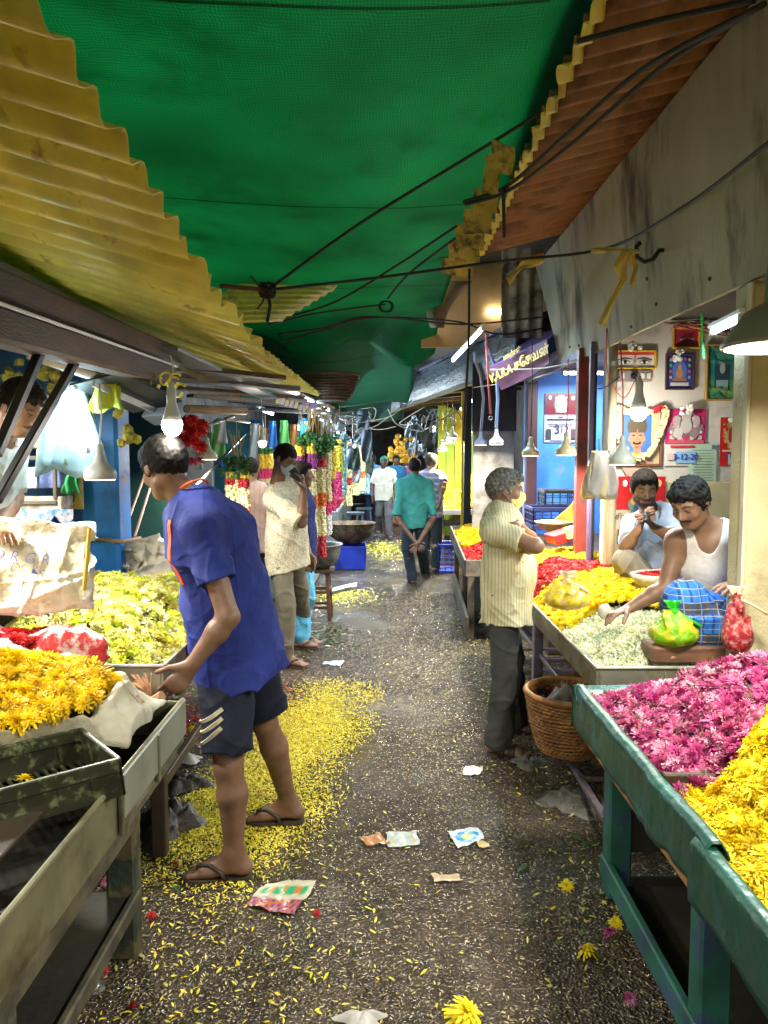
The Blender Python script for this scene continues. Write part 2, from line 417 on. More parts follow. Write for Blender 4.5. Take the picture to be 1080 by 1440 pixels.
def skin_cols(V, c, r, f, u, z, skin, beard=0, moust=0, down=False, brows=1, lips=None, hands=()):
    """skin tones by place on the body: brows, eyes, lips, beard, palms"""
    V = np.asarray(V, np.float32); C = np.tile(nv(skin), (len(V), 1))
    q = (V-nv(c))/z; x = q@nv(r); y = q@nv(f); t = q@nv(u); ax = np.abs(x); face = (y > .035) & (np.abs(t) < .14) & (ax < .08)
    hair = nv((.012,.009,.008))
    def put(m, cc, a=1.): C[m] = C[m]*(1-a)+nv(cc)*a
    lp = lips or (skin[0]*.85+.02, skin[1]*.55, skin[2]*.6)
    put(face & (((x/.022)**2+((t+.0555)/.011)**2) < 1), lp)
    if brows: put(face & (np.abs(ax-.031) < .019) & (np.abs(t-.024-.006*np.cos((ax-.03)*80)) < .0045), hair, .9)
    if down: put(face & ((((ax-.031)/.016)**2+((t+.001)/.0022)**2) < 1), (.02,.014,.012))
    else: put(face & ((((ax-.031)/.0135)**2+((t-.003)/.0055)**2) < 1), (.34,.30,.27)); put(face & ((((ax-.031)/.006)**2+((t-.003)/.0062)**2) < 1), (.02,.012,.01))
    put(face & ((((ax-.031)/.0155)**2+((t-.0095)/.0028)**2) < 1), (.02,.014,.012))
    if moust: put(face & (ax < .031) & (np.abs(t+.043+.35*ax) < .0065), hair, .95)
    if beard: put((y > -.012) & (t < -.030-.0*y) & (t > -.135) & (ax < .085) & ~((ax < .026) & (np.abs(t+.056) < .012)) & ((t < -.070) | (ax > .034+(-.03-t)*.1) | ((ax < .04) & (np.abs(t+.043) < .007))) & (y > -.012), hair, beard)
    return C
def foot_prims(an, ft, up=Vector((0,0,1)), z=1., toes=True):
    """an ankle, ft unit foot direction"""
    ft = Vector(ft).normalized(); s = ft.cross(up).normalized(); n = s.cross(ft)
    sole = an-n*.075*z
    P = [cone(an+n*.02, sole-ft*.035*z+n*.033*z, .036*z, .031*z, k=.03), cone(sole-ft*.03*z+n*.032*z, sole+ft*.11*z+n*.022*z, .030*z, .043*z, n, .55, .03),
         cone(an-n*.01+ft*.02, sole+ft*.10*z+n*.03*z, .030*z, .022*z, k=.04)]
    for i, (o, l) in enumerate(((-.030,.040), (-.010,.043), (.007,.038), (.022,.030), (.035,.020))):
        if toes: P.append(cone(sole+ft*.13*z+s*o*z+n*.016*z, sole+ft*(.135+l)*z+s*o*z+n*.012*z, (.0125 if i == 0 else .0095)*z, (.011 if i == 0 else .0085)*z, k=.006))
    if not toes: P.append(cone(sole+ft*.11*z+n*.02*z, sole+ft*.16*z+n*.018*z, .036*z, .028*z, n, .5, .02))
    return P, sole, s, n
def sandal(an, ft, parent, m_sole, m_strap, z=1., up=Vector((0,0,1)), flop=True):
    ft = Vector(ft).normalized(); s = ft.cross(up).normalized(); n = s.cross(ft); sole = an-n*.075*z
    out = [(-.068,.0), (-.062,.028), (-.02,.042), (.03,.041), (.08,.050), (.13,.056), (.17,.048), (.195,.026), (.20,0)]
    pts = out+[(a, -b) for a, b in out[-2:0:-1]]
    V = [sole+ft*a*z+s*b*z+n*.004 for a, b in pts]+[sole+ft*a*z+s*b*z-n*.016*z for a, b in pts]; k = len(pts)
    Fc = [tuple(range(k)), tuple(range(k, 2*k))[::-1]]+[(i, i+k, (i+1) % k+k, (i+1) % k) for i in range(k)]
    sd = MB().add(V, Fc).build('sandal', m_sole, parent)
    b = MB()
    if flop:
        for sg in (-1,1):
            b.tube([sole+ft*.142*z-s*.018*z+n*.002, sole+ft*.138*z-s*.014*z+n*.046*z, sole+ft*(.095)*z+s*sg*.026*z+n*.055*z, sole+ft*.045*z+s*sg*.046*z+n*.032*z, sole+ft*.030*z+s*sg*.046*z-n*.002], .0090*z, 6)
    else:
        for o in (.03,.09):
            pr = [sole+ft*o*z+s*a*z+n*b_*z for a, b_ in ((-.052,-.002), (-.050,.036), (-.022,.080-.24*o), (.022,.080-.24*o), (.050,.036), (.052,-.002))]
            for q in range(3): b.tube([p+ft*(.012*q-.012) for p in pr], .0075*z, 6)
    b.build('sandal_strap', m_strap, sd, smooth=True)
def stance(x, y, fdir, H=1.7, zz=0.):
    k = H/1.75; f = Vector((fdir[0], fdir[1], 0)).normalized(); r = f.cross(Vector((0,0,1))); o = Vector((x, y, zz))
    def p(a, b, c): return o+r*a*k+f*b*k+Vector((0,0,c*k))
    J = dict(pel=p(0,0,.95), waist=p(0,.01,1.08), chest=p(0,.01,1.30), neck=p(0,-.01,1.475), head=p(0,.025,1.632), hf=f.copy(), hu=Vector((0,0,1)), bf=f.copy(), pf=f.copy(),
      shL=p(-.178,-.01,1.395), shR=p(.178,-.01,1.395), elL=p(-.245,-.03,1.13), elR=p(.245,-.03,1.13), wrL=p(-.25,.05,.88), wrR=p(.25,.05,.88),
      hipL=p(-.09,0,.91), hipR=p(.09,0,.91), knL=p(-.10,.02,.50), knR=p(.10,.02,.50), anL=p(-.105,-.02,.09), anR=p(.105,-.02,.09), ftL=f-r*.12, ftR=f+r*.12, z=k, o=o)
    return J
def person(label, J, skin=(.20,.105,.06), shirt=None, pants=None, hair='short', hairc=(.012,.010,.009), h=.006, beard=0, moust=0, feet='flop', mask=None,
           group=None, lower=True, hr=None, belly=0., fat=1., handL=None, handR=None, toes=True, name='person', hseed=0., hairn=None, down=False):
    z = J['z']; hf = Vector(J['hf']).normalized(); hu = Vector(J['hu']); hu = (hu-hf*hu.dot(hf)).normalized(); hr_ = hf.cross(hu)
    bf = Vector(J['bf']).normalized(); pf = Vector(J['pf']).normalized(); o = J.get('o') or Vector((J['pel'].x, J['pel'].y, 0))
    t = thing(name, label, 'person', o, 0, group)
    c = J['head']; up = (J['neck']-J['pel']).normalized(); w = fat
    # -------- torso
    def torso(g=0., gb=0.):
        return [cone(J['pel']-up*.02, J['waist'], (.150*w*z+g), (.140*w*z+g), pf, .74, .06), cone(J['waist'], J['chest'], (.140*w*z+g), (.158*w*z+g), bf, .70, .06),
                cone(J['chest'], J['chest']+(J['neck']-J['chest'])*.45, (.158*w*z+g), (.135*z+g), bf, .66, .06),
                cone(J['shL'], J['shR'], .050*z+g*.8, k=.06), cone(J['neck']-up*.05, J['shL']-up*.0, .052*z+g*.5, .05*z+g*.6, k=.05), cone(J['neck']-up*.05, J['shR'], .052*z+g*.5, .05*z+g*.6, k=.05)]
    B = torso()
    if belly: B.append(ell(J['waist']+bf*.05*z, Vector((.14,.11+belly,.15))*z, (bf.cross(up), bf, up), .05))
    B += [cone(J['neck']-up*.03, c-hf*.018*z-hu*.055*z, .060*z, .053*z, k=.03)]
    B += head_prims(c, hr_, hf, hu, z)[:0]
    for s, hd in (('L', handL), ('R', handR)):
        sh, el, wr = J['sh'+s], J['el'+s], J['wr'+s]
        B += [cone(sh, el, .050*z, .040*z, k=.03), cone(el, el+(wr-el)*.3, .040*z, .041*z, k=.02), cone(el+(wr-el)*.3, wr, .041*z, .026*z, k=.02)]
        d, n, cu = (wr-el), (Vector((0,0,0))+bf.cross(up)*(1 if s == 'L' else -1)), .35
        kw = {}
        if hd: d = Vector(hd[0]); n = Vector(hd[1]); cu = hd[2]; kw = hd[3] if len(hd) > 3 else {}
        B += hand_prims(wr, d, n, s == 'L', cu, z, **kw)
    soles = []
    if lower:
        for s in 'LR':
            hp, kn, an = J['hip'+s], J['kn'+s], J['an'+s]
            ca = kn+(an-kn)*.3-(Vector(J.get('cf'+s, pf)))*.012*z
            B += [cone(hp, kn, .088*w*z, .055*z, k=.05), cone(kn, ca, .052*z, .058*z, k=.02), cone(ca, an, .058*z, .034*z, k=.02)]
            fp, so_, s_, n_ = foot_prims(an, J['ft'+s], J.get('fu'+s, Vector((0,0,1))), z, toes); B += fp
    hp_ = head_prims(c, hr_, hf, hu, z)
    sub = [p for p in hp_ if p[2] == 's']
    i0 = hp_.index(sub[0]) if False else None
    B = B+hp_
    # carve the sockets before adding the eyes: ops run in order, and carving is local to the head
    V, Q = fmesh(B, h)
    Cc = skin_cols(V, c, hr_, hf, hu, z, skin, beard, moust, down=down)
    body = mk('body', V, Q, M('skin', attr='Col', rough=.5, var=.18, vs=22, bump=.12, bs=180, sub=.08, spec=.5), t, smooth=True, colors=Cc)
    # -------- hair
    if hair:
        A = (hr_, hf, hu); q = lambda x, y, t_: c+(hr_*x+hf*y+hu*t_)*z
        e = dict(short=.007, thick=.013, curly=.014, cap=.012)[hair]
        H = [ell(q(0,-.014,.024), Vector((.076+e,.094+e,.088+e*1.3))*z, A, .02)]
        if hair in ('thick', 'curly'): H += [ell(q(0,.040,.074), Vector((.062,.050,.034))*z, A, .03), ell(q(.018,.062,.080), Vector((.040,.028,.020))*z, A, .02), ell(q(-.02,-.03,.078), Vector((.045,.045,.034))*z, A, .02)]
        pt = q(0, .080, .056); H.append(hairline(pt, hf*.62-hu*.785, c, hr_, hf, hu, z))
        H.append(cut(q(0,0,-.075), -hu, .01))
        amp = dict(short=.0010, thick=.0016, curly=.0034, cap=.0005)[hair]; fr = dict(short=230, thick=250, curly=260, cap=60)[hair]
        cn, rn, fn_, un = nv(c), nv(hr_), nv(hf), nv(hu)
        def dsp(P, amp=amp, fr=fr):
            q_ = P-cn; a = q_@rn; b = q_@fn_; d_ = q_@un
            return (amp*(np.sin(a*fr+3*np.sin(b*fr*.4+hseed))+np.sin(b*fr*.9+2*np.sin(d_*fr*.5))+np.sin(d_*fr*.8+2*np.sin(a*fr*.5)))*.6).astype(np.float32)
        V, Q = fmesh(H, min(h, .005), dsp)
        hm = M('hair_%d_%d' % (int(hairc[0]*1000), int(hairc[2]*1000)), hairc, rough=.75, var=.5, vs=70, bump=2.2, bs=330, spec=.15, c2=hairn, mixs=45, mixt=(.35,.65))
        mk('cap' if hair == 'cap' else 'hair', V, Q, M('green_cap', (.05,.30,.26), .8, bump=.3) if hair == 'cap' else hm, t, smooth=True)
    # -------- shirt
    if shirt:
        S = torso(.016+shirt.get('loose', 0.), 0)
        if belly: S.append(ell(J['waist']+bf*.05*z, Vector((.155,.125+belly,.165))*z, (bf.cross(up), bf, up), .05))
        g = shirt.get('loose', 0)
        hem = J['pel']-up*shirt.get('hem', .12)*z; hn = Vector(shirt.get('hn', -up))
        S += [cone(J['waist'], hem-up*.05, .158*w*z+g+.012, (.186*w+shirt.get('flare', 0))*z+g, pf, .78, .05)]
        S += [cut(hem, hn, .004)]
        sl = shirt.get('sleeve', .6)
        for s in 'LR':
            sh, el, wr = J['sh'+s], J['el'+s], J['wr'+s]
            if sl <= 0: continue
            if sl <= 1:
                e_ = sh+(el-sh)*sl; a = (el-sh).normalized(); S += [cone(sh, e_, .068*z, .070*z+shirt.get('sw', .0), k=.03, cap=True)]
            else:
                e_ = el+(wr-el)*(sl-1); S += [cone(sh, el, .066*z, .056*z, k=.03), cone(el, e_, .056*z, .046*z, k=.02, cap=True)]
        # neckline
        S.append(ell(J['neck']+up*.035*z+bf*.028*z, Vector((.062,.062,.075))*z*shirt.get('no', 1.), (bf.cross(up), bf, up), .012, 's'))
        if shirt.get('vest'):
            pass
        if shirt.get('vest'):
            lt = (J['shR']-J['shL']).normalized(); up2 = up; A = (lt, lt.cross(up2)*-1, up2)
            S = torso(.011, 0)+[cone(J['waist'], hem-up*.03, .158*w*z, .165*w*z, pf, .8, .05), cut(hem, hn, .004)]
            for s_, sh_ in ((1, J['shR']), (-1, J['shL'])): S.append(ell(sh_+lt*.045*s_*z+up*.0*z, Vector((.105,.24,.15))*z, A, .008, 's'))
            S.append(ell(J['neck']+up*.02*z+bf*.07*z, Vector((.060,.15,.115))*z, A, .01, 's')); S.append(ell(J['neck']+up*.02*z, Vector((.066,.075,.09))*z, A, .01, 's'))
        fa = shirt.get('fold', .006)
        f1 = folds(fa, shirt.get('ff', 26), shirt.get('fd', up+bf.cross(up)*.25), shirt.get('seed', 1.)); f2 = folds(fa*.35, 60, up+bf*.4, 3.3)
        V, Q = fmesh(S, h, lambda P: f1(P)+f2(P))
        so_ = mk('shirt', V, Q, shirt['m'], t, smooth=True)
        if shirt.get('collar'):
            cs = [cone(J['neck']+bf.cross(up)*.052*a*z+up*.012+bf*b_*z, J['neck']+bf.cross(up)*.050*a2*z+up*.012+bf*b2*z, .013*z, k=.01) for a, b_, a2, b2 in ((-1,-.02,-.6,-.052), (-.6,-.052,.6,-.052), (.6,-.052,1,-.02), (-1,-.02,-.7,.05), (1,-.02,.7,.05))]
            cs += [cone(J['neck']+bf.cross(up)*.040*a*z+up*.0+bf*.055*z, J['neck']+bf.cross(up)*.035*a*z-up*.035+bf*.085*z, .011*z, .006*z, k=.01) for a in (-1,1)]
            V, Q = fmesh(cs, min(h, .005)); mk('collar', V, Q, shirt.get('cm', shirt['m']), so_, smooth=True)
    if pants:
        kind = pants['kind']; S = []; g = pants.get('loose', 0)
        if kind in ('long', 'shorts'):
            S = [cone(J['pel']-up*.03, J['pel']+up*.06, .152*w*z+.004, .145*w*z+.004, pf, .78, .04)]
            for s in 'LR':
                hp, kn, an = J['hip'+s], J['kn'+s], J['an'+s]
                if kind == 'long':
                    e_ = an+(an-kn).normalized()*.03*z
                    S += [cone(hp, kn, .090*w*z+g*.5, .076*z+g, k=.035), cone(kn, e_, .074*z+g, (.066+pants.get('cuff', 0))*z+g, k=.015, cap=True)]
                else:
                    e_ = hp+(kn-hp)*pants.get('len', .8); S += [cone(hp, e_, .094*w*z+g*.5, .092*z+g, k=.02, cap=True)]
            V_d = (J['knL']-J['hipL'])
            f1 = folds(pants.get('fold', .006), 24, V_d+pf*.2, 2.1+hseed); f2 = folds(pants.get('fold', .006)*.9, 30, Vector((.9,.3,.3)), .7+hseed)
            kz = (J['knL'].z+J['knR'].z)/2; az = min(J['anL'].z, J['anR'].z)
            def dsp(P):
                m = np.exp(-((P[:,2]-kz)/.09)**2)+1.2*np.exp(-((P[:,2]-az-.06)/.08)**2); return f1(P)*.7+f2(P)*m*.8
            if kind == 'shorts': dsp = f1
            cuts = []
        else:   # lungi: a cloth tube round both legs
            S = [cone(J['pel']+up*.04, J['pel']-up*.05, .155*w*z, .165*w*z, pf, .8, .05), cone(J['hipL'], J['knL'], .105*z, .10*z, k=.08), cone(J['hipR'], J['knR'], .105*z, .10*z, k=.08)]
            e1 = J['knL']+(J['anL']-J['knL'])*pants.get('len', .8); e2 = J['knR']+(J['anR']-J['knR'])*pants.get('len', .8)
            S += [cone(J['knL'], e1, .095*z, .085*z, k=.08), cone(J['knR'], e2, .095*z, .085*z, k=.08), cone((J['hipL']+J['hipR'])/2, (e1+e2)/2, .11*z, .11*z, k=.08)]
            f_a = folds(.013, 24, (.5,.3,.9), 1.3+hseed); f_b = folds(.005, 60, (.2,.8,.5), 4.); dsp = lambda P: f_a(P)+f_b(P)
        if S:
            if kind == 'shorts' or kind == 'long':
                pass
            V, Q = fmesh(S, h, dsp); mk({'long':'trousers', 'shorts':'shorts'}.get(kind, 'lungi'), V, Q, pants['m'], t, smooth=True)
    if feet and lower:
        for s in 'LR': sandal(J['an'+s], J['ft'+s], t, M('sandal_sole', (.05,.035,.025), .7, bump=.2), M('sandal_strap', (.035,.022,.016), .5), z, J.get('fu'+s, Vector((0,0,1))), feet == 'flop')
    if mask:
        A = (hr_, hf, hu); q = lambda x, y, t_: c+(hr_*x+hf*y+hu*t_)*z
        P = [ell(q(0,.036,-.045), Vector((.062,.072,.062))*z, A, .02), ell(q(0,.098,-.030), Vector((.020,.020,.020))*z, A, .04), ell(q(0,.064,-.085), Vector((.034,.030,.026))*z, A, .03),
             cut(q(0,.03,0), -hf, .003), cut(q(0,.1,.004), hu-hf*.1, .003)]
        fo = folds(.0018, 160, hr_, .4)
        V, Q = fmesh(P, min(h, .005), fo); mo = mk('mask', V, Q, mask, t, smooth=True)
        for s in (-1,1):
            b = MB(); b.tube([q(.058*s,.045,-.015), q(.078*s,.012,.018), q(.088*s,-.012,.022)], .0028, 6); b.tube([q(.052*s,.05,-.085), q(.074*s,.012,-.05), q(.086*s,-.014,-.025)], .0028, 6)
            b.build('mask_strap', M('mask_strap', (.03,.02,.02), .6), mo)
    return t, J
# ================================================================ SETTING
def ground_mat():
    m = M('wet_asphalt', (.038,.027,.019), .42, .35, 3, bump=0, spec=.6, c2=(.078,.056,.038), mixs=14, mixt=(.40,.62), rv=.12)
    t = m.node_tree; N = t.nodes; L = t.links; p = N['Principled BSDF']; tc = N.new('ShaderNodeTexCoord')
    def nz_(s, d=2):
        n = N.new('ShaderNodeTexNoise'); n.inputs['Scale'].default_value = s; n.inputs['Detail'].default_value = d; L.new(tc.outputs['Object'], n.inputs[0]); return n
    def rng_(src, a, b, c=0., d=1.):
        r = N.new('ShaderNodeMapRange'); r.inputs[1].default_value = a; r.inputs[2].default_value = b; r.inputs[3].default_value = c; r.inputs[4].default_value = d; L.new(src, r.inputs[0]); return r
    base = p.inputs['Base Color'].links[0].from_socket; big = rng_(nz_(1.6, 4).outputs[0], .44, .64, .15, .9)
    for s, a, b, cc in ((115, .59, .64, (.19,.15,.11)), (75, .645, .69, (.28,.24,.19)), (95, .64, .67, (.30,.27,.05)), (60, .30, .34, (.012,.009,.007))):
        n = nz_(s, 3); r = rng_(n.outputs[0], a, b) if a > .4 else rng_(n.outputs[0], b, a)
        mu = N.new('ShaderNodeMath'); mu.operation = 'MULTIPLY'; L.new(r.outputs[0], mu.inputs[0]); L.new(big.outputs[0], mu.inputs[1])
        mx = N.new('ShaderNodeMix'); mx.data_type = 'RGBA'; L.new(mu.outputs[0], mx.inputs[0]); L.new(base, mx.inputs[6]); mx.inputs[7].default_value = (*cc, 1); base = mx.outputs[2]
    L.new(base, p.inputs['Base Color'])
    v = N.new('ShaderNodeTexVoronoi'); v.inputs['Scale'].default_value = 85; L.new(tc.outputs['Object'], v.inputs[0]); n2 = nz_(38, 3)
    ad = N.new('ShaderNodeMath'); ad.operation = 'MULTIPLY_ADD'; L.new(n2.outputs[0], ad.inputs[0]); ad.inputs[1].default_value = 1.6; L.new(v.outputs['Distance'], ad.inputs[2])
    b = N.new('ShaderNodeBump'); b.inputs['Strength'].default_value = 1; b.inputs['Distance'].default_value = .011; L.new(ad.outputs[0], b.inputs['Height']); L.new(b.outputs[0], p.inputs['Normal'])
    w_ = nz_(1.1, 3); r = rng_(w_.outputs[0],   .36, .54, .28, .07); L.new(r.outputs[0], p.inputs['Roughness'])
    return m
m_ground = ground_mat()
def ground():
    nx, ny = 90, 260; b = MB()
    xs = [-40,-15,-6]+list(np.linspace(-3.6,3.6,nx))+[6,15,40]; ys = [-40,-10]+list(np.linspace(-2,28,ny))+[45,90]
    V = []; n2 = len(ys)
    for x in xs:
        for y in ys:
            z = 0.
            if abs(x) < 3.7 and -2 < y < 28:
                z = -.018*abs(mnoise.noise(Vector((x*1.3, y*.8, 0))))-.006*abs(mnoise.noise(Vector((x*5, y*5, 3))))
            V.append((x, y, z))
    Fc = [(i*n2+j, (i+1)*n2+j, (i+1)*n2+j+1, i*n2+j+1) for i in range(len(xs)-1) for j in range(n2-1)]
    o = mk('ground', V, Fc, m_ground, smooth=True); o['kind'] = 'structure'; return o
ground()
m_dark = M('sooty_wall', (.075,.085,.095), .8, .5, 3, c2=(.09,.07,.05), mixs=2, bump=.3)
m_cream = M('cream_plaster', (.50,.44,.31), .75, .22, 3, c2=(.26,.21,.14), mixs=2.2, mixt=(.55,.75), bump=.35, bs=60)
m_cream2 = M('cream_rough', (.46,.41,.24), .85, .2, 4, c2=(.22,.18,.09), mixs=3, mixt=(.58,.72), bump=.9, bs=70)
m_white = M('white_wall', (.58,.56,.52), .7, .12, 3, c2=(.36,.33,.28), mixs=2.4, mixt=(.56,.72), bump=.2)
m_blue = M('blue_paint', (.06,.24,.80), .5, .2, 3, c2=(.14,.25,.52), mixs=4, mixt=(.58,.66), bump=.2)
m_bluep = M('blue_peeling', (.01,.17,.55), .45, .3, 5, c2=(.22,.17,.12), mixs=7, mixt=(.60,.63), bump=.4)
m_wood = M('grey_wood', (.065,.034,.014), .7, .4, 6, c2=(.035,.025,.016), mixs=5, bump=.7, bs=60, stretch=(3,.5,3))
m_woodr = M('worn_red_wood', (.16,.06,.035), .6, .35, 8, c2=(.05,.03,.02), mixs=8, bump=.4)
m_tin = M('galvanised', (.34,.34,.31), .38, .3, 5, metal=.75, c2=(.17,.13,.07), mixs=4, mixt=(.56,.70), bump=.15, rv=.12)
m_black = M('black_plastic', (.012,.012,.013), .5, .2)
m_rope = M('black_rope', (.012,.012,.011), .8, .3, 40, bump=.5, bs=200)
m_rust = M('rust_sheet', (.26,.12,.055), .6, .3, 4, c2=(.10,.036,.014), mixs=3, mixt=(.5,.66), bump=.25, metal=.0, trans=.22)
m_yel = M('yellow_fibreglass', (.86,.77,.20), .40, .2, 5, c2=(.20,.12,.03), mixs=5, mixt=(.60,.72), bump=.12, trans=.42, spec=.6)
m_tarp = None
def tarp_mat(name, c, tr, s=200.):
    m = M(name, c, .75, .30, .9, trans=tr, wave=(1, 2.35, tuple(q*.35 for q in c), .010), c2=tuple(q*.68 for q in c), mixs=1.1, mixt=(.52,.68))
    t = m.node_tree; N = t.nodes; L = t.links; p = N['Principled BSDF']
    tc = N.new('ShaderNodeTexCoord'); sx = N.new('ShaderNodeSeparateXYZ'); L.new(tc.outputs['Object'], sx.inputs[0])
    nz = N.new('ShaderNodeTexNoise'); nz.inputs['Scale'].default_value = 9; L.new(tc.outputs['Object'], nz.inputs[0])
    def wv(ax, k, k2):
        a = N.new('ShaderNodeMath'); a.operation = 'MULTIPLY_ADD'; L.new(nz.outputs[0], a.inputs[0]); a.inputs[1].default_value = .05
        L.new(sx.outputs[ax], a.inputs[2]); b = N.new('ShaderNodeMath'); b.operation = 'MULTIPLY'; b.inputs[1].default_value = s*k; L.new(a.outputs[0], b.inputs[0])
        c_ = N.new('ShaderNodeMath'); c_.operation = 'SINE'; L.new(b.outputs[0], c_.inputs[0]); return c_
    a = wv(0, 2.2, 1); b = wv(1, 1.4, 1); ad = N.new('ShaderNodeMath'); ad.operation = 'ADD'; L.new(a.outputs[0], ad.inputs[0]); L.new(b.outputs[0], ad.inputs[1])
    bp = N.new('ShaderNodeBump'); bp.inputs['Strength'].default_value = .3; bp.inputs['Distance'].default_value = .003; L.new(ad.outputs[0], bp.inputs['Height']); L.new(bp.outputs[0], p.inputs['Normal'])
    tr_ = [n for n in N if n.type == 'BSDF_TRANSLUCENT'][0]
    mr = N.new('ShaderNodeMapRange'); mr.inputs[1].default_value = -2; mr.inputs[2].default_value = 2; mr.inputs[3].default_value = .62; mr.inputs[4].default_value = 1.25; L.new(ad.outputs[0], mr.inputs[0])
    src = tr_.inputs[0].links[0].from_socket; sc_ = N.new('ShaderNodeVectorMath'); sc_.operation = 'SCALE'; L.new(src, sc_.inputs[0]); L.new(mr.outputs[0], sc_.inputs['Scale'])
    L.new(sc_.outputs[0], tr_.inputs[0]); L.new(sc_.outputs[0], p.inputs['Base Color'])
    return m
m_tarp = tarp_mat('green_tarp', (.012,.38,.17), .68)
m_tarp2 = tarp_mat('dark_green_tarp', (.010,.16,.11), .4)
# ---- big tarpaulin over the lane
def tz(x, y):
    s = (y+3)/12.6
    z = 3.72-.50*s**1.2-.10*math.sin(s*5.2)-.10*math.cos((x+.1)*1.15)*(1-.4*s)+.42*max(0, x-.62)
    return z+.03*mnoise.noise(Vector((x*1.4, y*.7, 0)))
def sm_(t): t = max(0, min(1, t)); return t*t*(3-2*t)
def tarp():
    def fn(u, v):
        y = -3+12.6*u; xm = 2.7-2.06*sm_((y-6.5)/.35); x = -2.5+(xm+2.5)*v
        z = tz(x, y)
        if u > .93: z -= (u-.93)*(u-.93)*60*(1+.5*math.sin(x*5))
        return (x, y+.12*math.sin(x*3)*u, z)
    b = MB().grid(fn, 120, 60, th=.003)
    tag(b.build('tarpaulin', m_tarp, origin=(0,3,3.4), smooth=True), 'bright green woven tarpaulin stretched over the whole lane', 'tarpaulin')
    def fn2(u, v):   # added opaque sheet that shades the right side of the tarpaulin
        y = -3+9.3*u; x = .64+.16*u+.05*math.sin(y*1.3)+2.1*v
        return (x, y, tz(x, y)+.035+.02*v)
    tag(MB().grid(fn2, 70, 14, th=.004).build('overhead_board', M('shade_sheet', (.05,.045,.035), .9), origin=(1.5,3,3.5)), 'dark opaque sheet laid on top of the green tarpaulin above the rust roof', 'sheet')
tarp()
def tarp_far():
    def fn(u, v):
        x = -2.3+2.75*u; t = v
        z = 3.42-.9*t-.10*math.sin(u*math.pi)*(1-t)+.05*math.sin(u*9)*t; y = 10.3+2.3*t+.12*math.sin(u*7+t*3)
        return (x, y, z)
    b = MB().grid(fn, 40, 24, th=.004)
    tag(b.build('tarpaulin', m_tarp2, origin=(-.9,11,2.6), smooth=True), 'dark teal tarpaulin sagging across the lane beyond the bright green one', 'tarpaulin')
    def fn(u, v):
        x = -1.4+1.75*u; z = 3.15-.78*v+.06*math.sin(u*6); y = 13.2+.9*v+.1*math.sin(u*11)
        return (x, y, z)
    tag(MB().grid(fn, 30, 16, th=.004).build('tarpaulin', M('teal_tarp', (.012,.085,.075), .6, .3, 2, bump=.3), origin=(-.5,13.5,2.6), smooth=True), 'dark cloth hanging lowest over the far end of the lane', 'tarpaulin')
    # upper roofs of the far lane, the first added to shut out leaking daylight
    tag(BX('lane_roof', .35, 3.52, 5.9, 9.5, 4.02, 4.08, m_dark), 'dark roof slab above the blue shop and the cream wall', 'roof')
    o = BX('lane_roof', -3.4, 3.4, 9.5, 27, 4.0, 4.06, m_dark); tag(o, 'dark roof sheeting high above the far part of the lane', 'roof')
tarp_far()
def corr(name, m, parent, e0, e1, up, L_, pitch, amp, th=.004, sag=0., seg=8, nu=3, jag=0., sd=0):
    """corrugated sheet: edge e0->e1 (waves along it), running from the edge along vector up for L_"""
    e0, e1 = Vector(e0), Vector(e1); d = e1-e0; n = max(1, int(round(d.length/pitch))); nn = n*seg; up = Vector(up).normalized(); nor = d.normalized().cross(up).normalized()
    if nor.z < 0: nor = -nor
    def fn(u, v):
        ph = u*n*2*math.pi; p = e0+d*u+nor*amp*math.cos(ph)
        j = jag*mnoise.noise(Vector((u*n*.8, sd, 0)))
        return p+up*(L_*v-(j if v == 0 else 0))+nor*(-sag*math.sin(v*math.pi))
    return MB().grid(fn, nn, nu, th=th).build(name, m, parent, smooth=True)
# ---- yellow roof, left
yr = thing('corrugated_roof', 'yellow corrugated fibreglass roof over the left hand stalls', 'roof', (-.7,1,2.4))
def zy(y): return 2.62-.135*(y-1.56)
up_l = (-1, 0, .29)
corr('roof_sheet', m_yel, yr, (-.70,.55,zy(.55)), (-.70,3.50,zy(3.5)), up_l, 2.9, .172, .024, jag=.05)
corr('roof_sheet', m_yel, yr, (-.66,3.44,zy(3.44)-.02), (-.68,4.30,2.30), up_l, 2.9, .16, .022, sd=3, jag=.09)
corr('roof_sheet', m_yel, yr, (-.735,4.26,2.335), (-.70,6.2,2.325), up_l, 2.9, .16, .02, sd=5, jag=.03)
corr('roof_sheet', m_yel, yr, (-.69,6.1,2.315), (-.68,8.15,2.335), up_l, 2.9, .16, .02, sd=7, jag=.03)
a = [W(306,432,5.2), W(470,404,6.2), W(372,462,4.6)]
t_ = thing('roof_offcut', 'loose piece of yellow corrugated sheet sticking out over the lane above the cable knot', 'roof sheet', a[0])
corr('sheet', m_yel, t_, W(392,452,5.4), W(474,404,6.3), W(306,432,5.2)-W(430,430,5.8), 1.0, .16, .02)
ch = thing('corrugated_roof', 'dark tin roof over the far left stalls beyond the yellow sheets', 'roof', (-.8,9,2.5))
corr('roof_sheet', M('dark_tin', (.07,.065,.06), .5, .3, 4, metal=.3, c2=(.12,.06,.03), mixs=3), ch, (-.85,8.1,2.42), (-.55,22,2.45), up_l, 2.9, .15, .02, jag=.06)
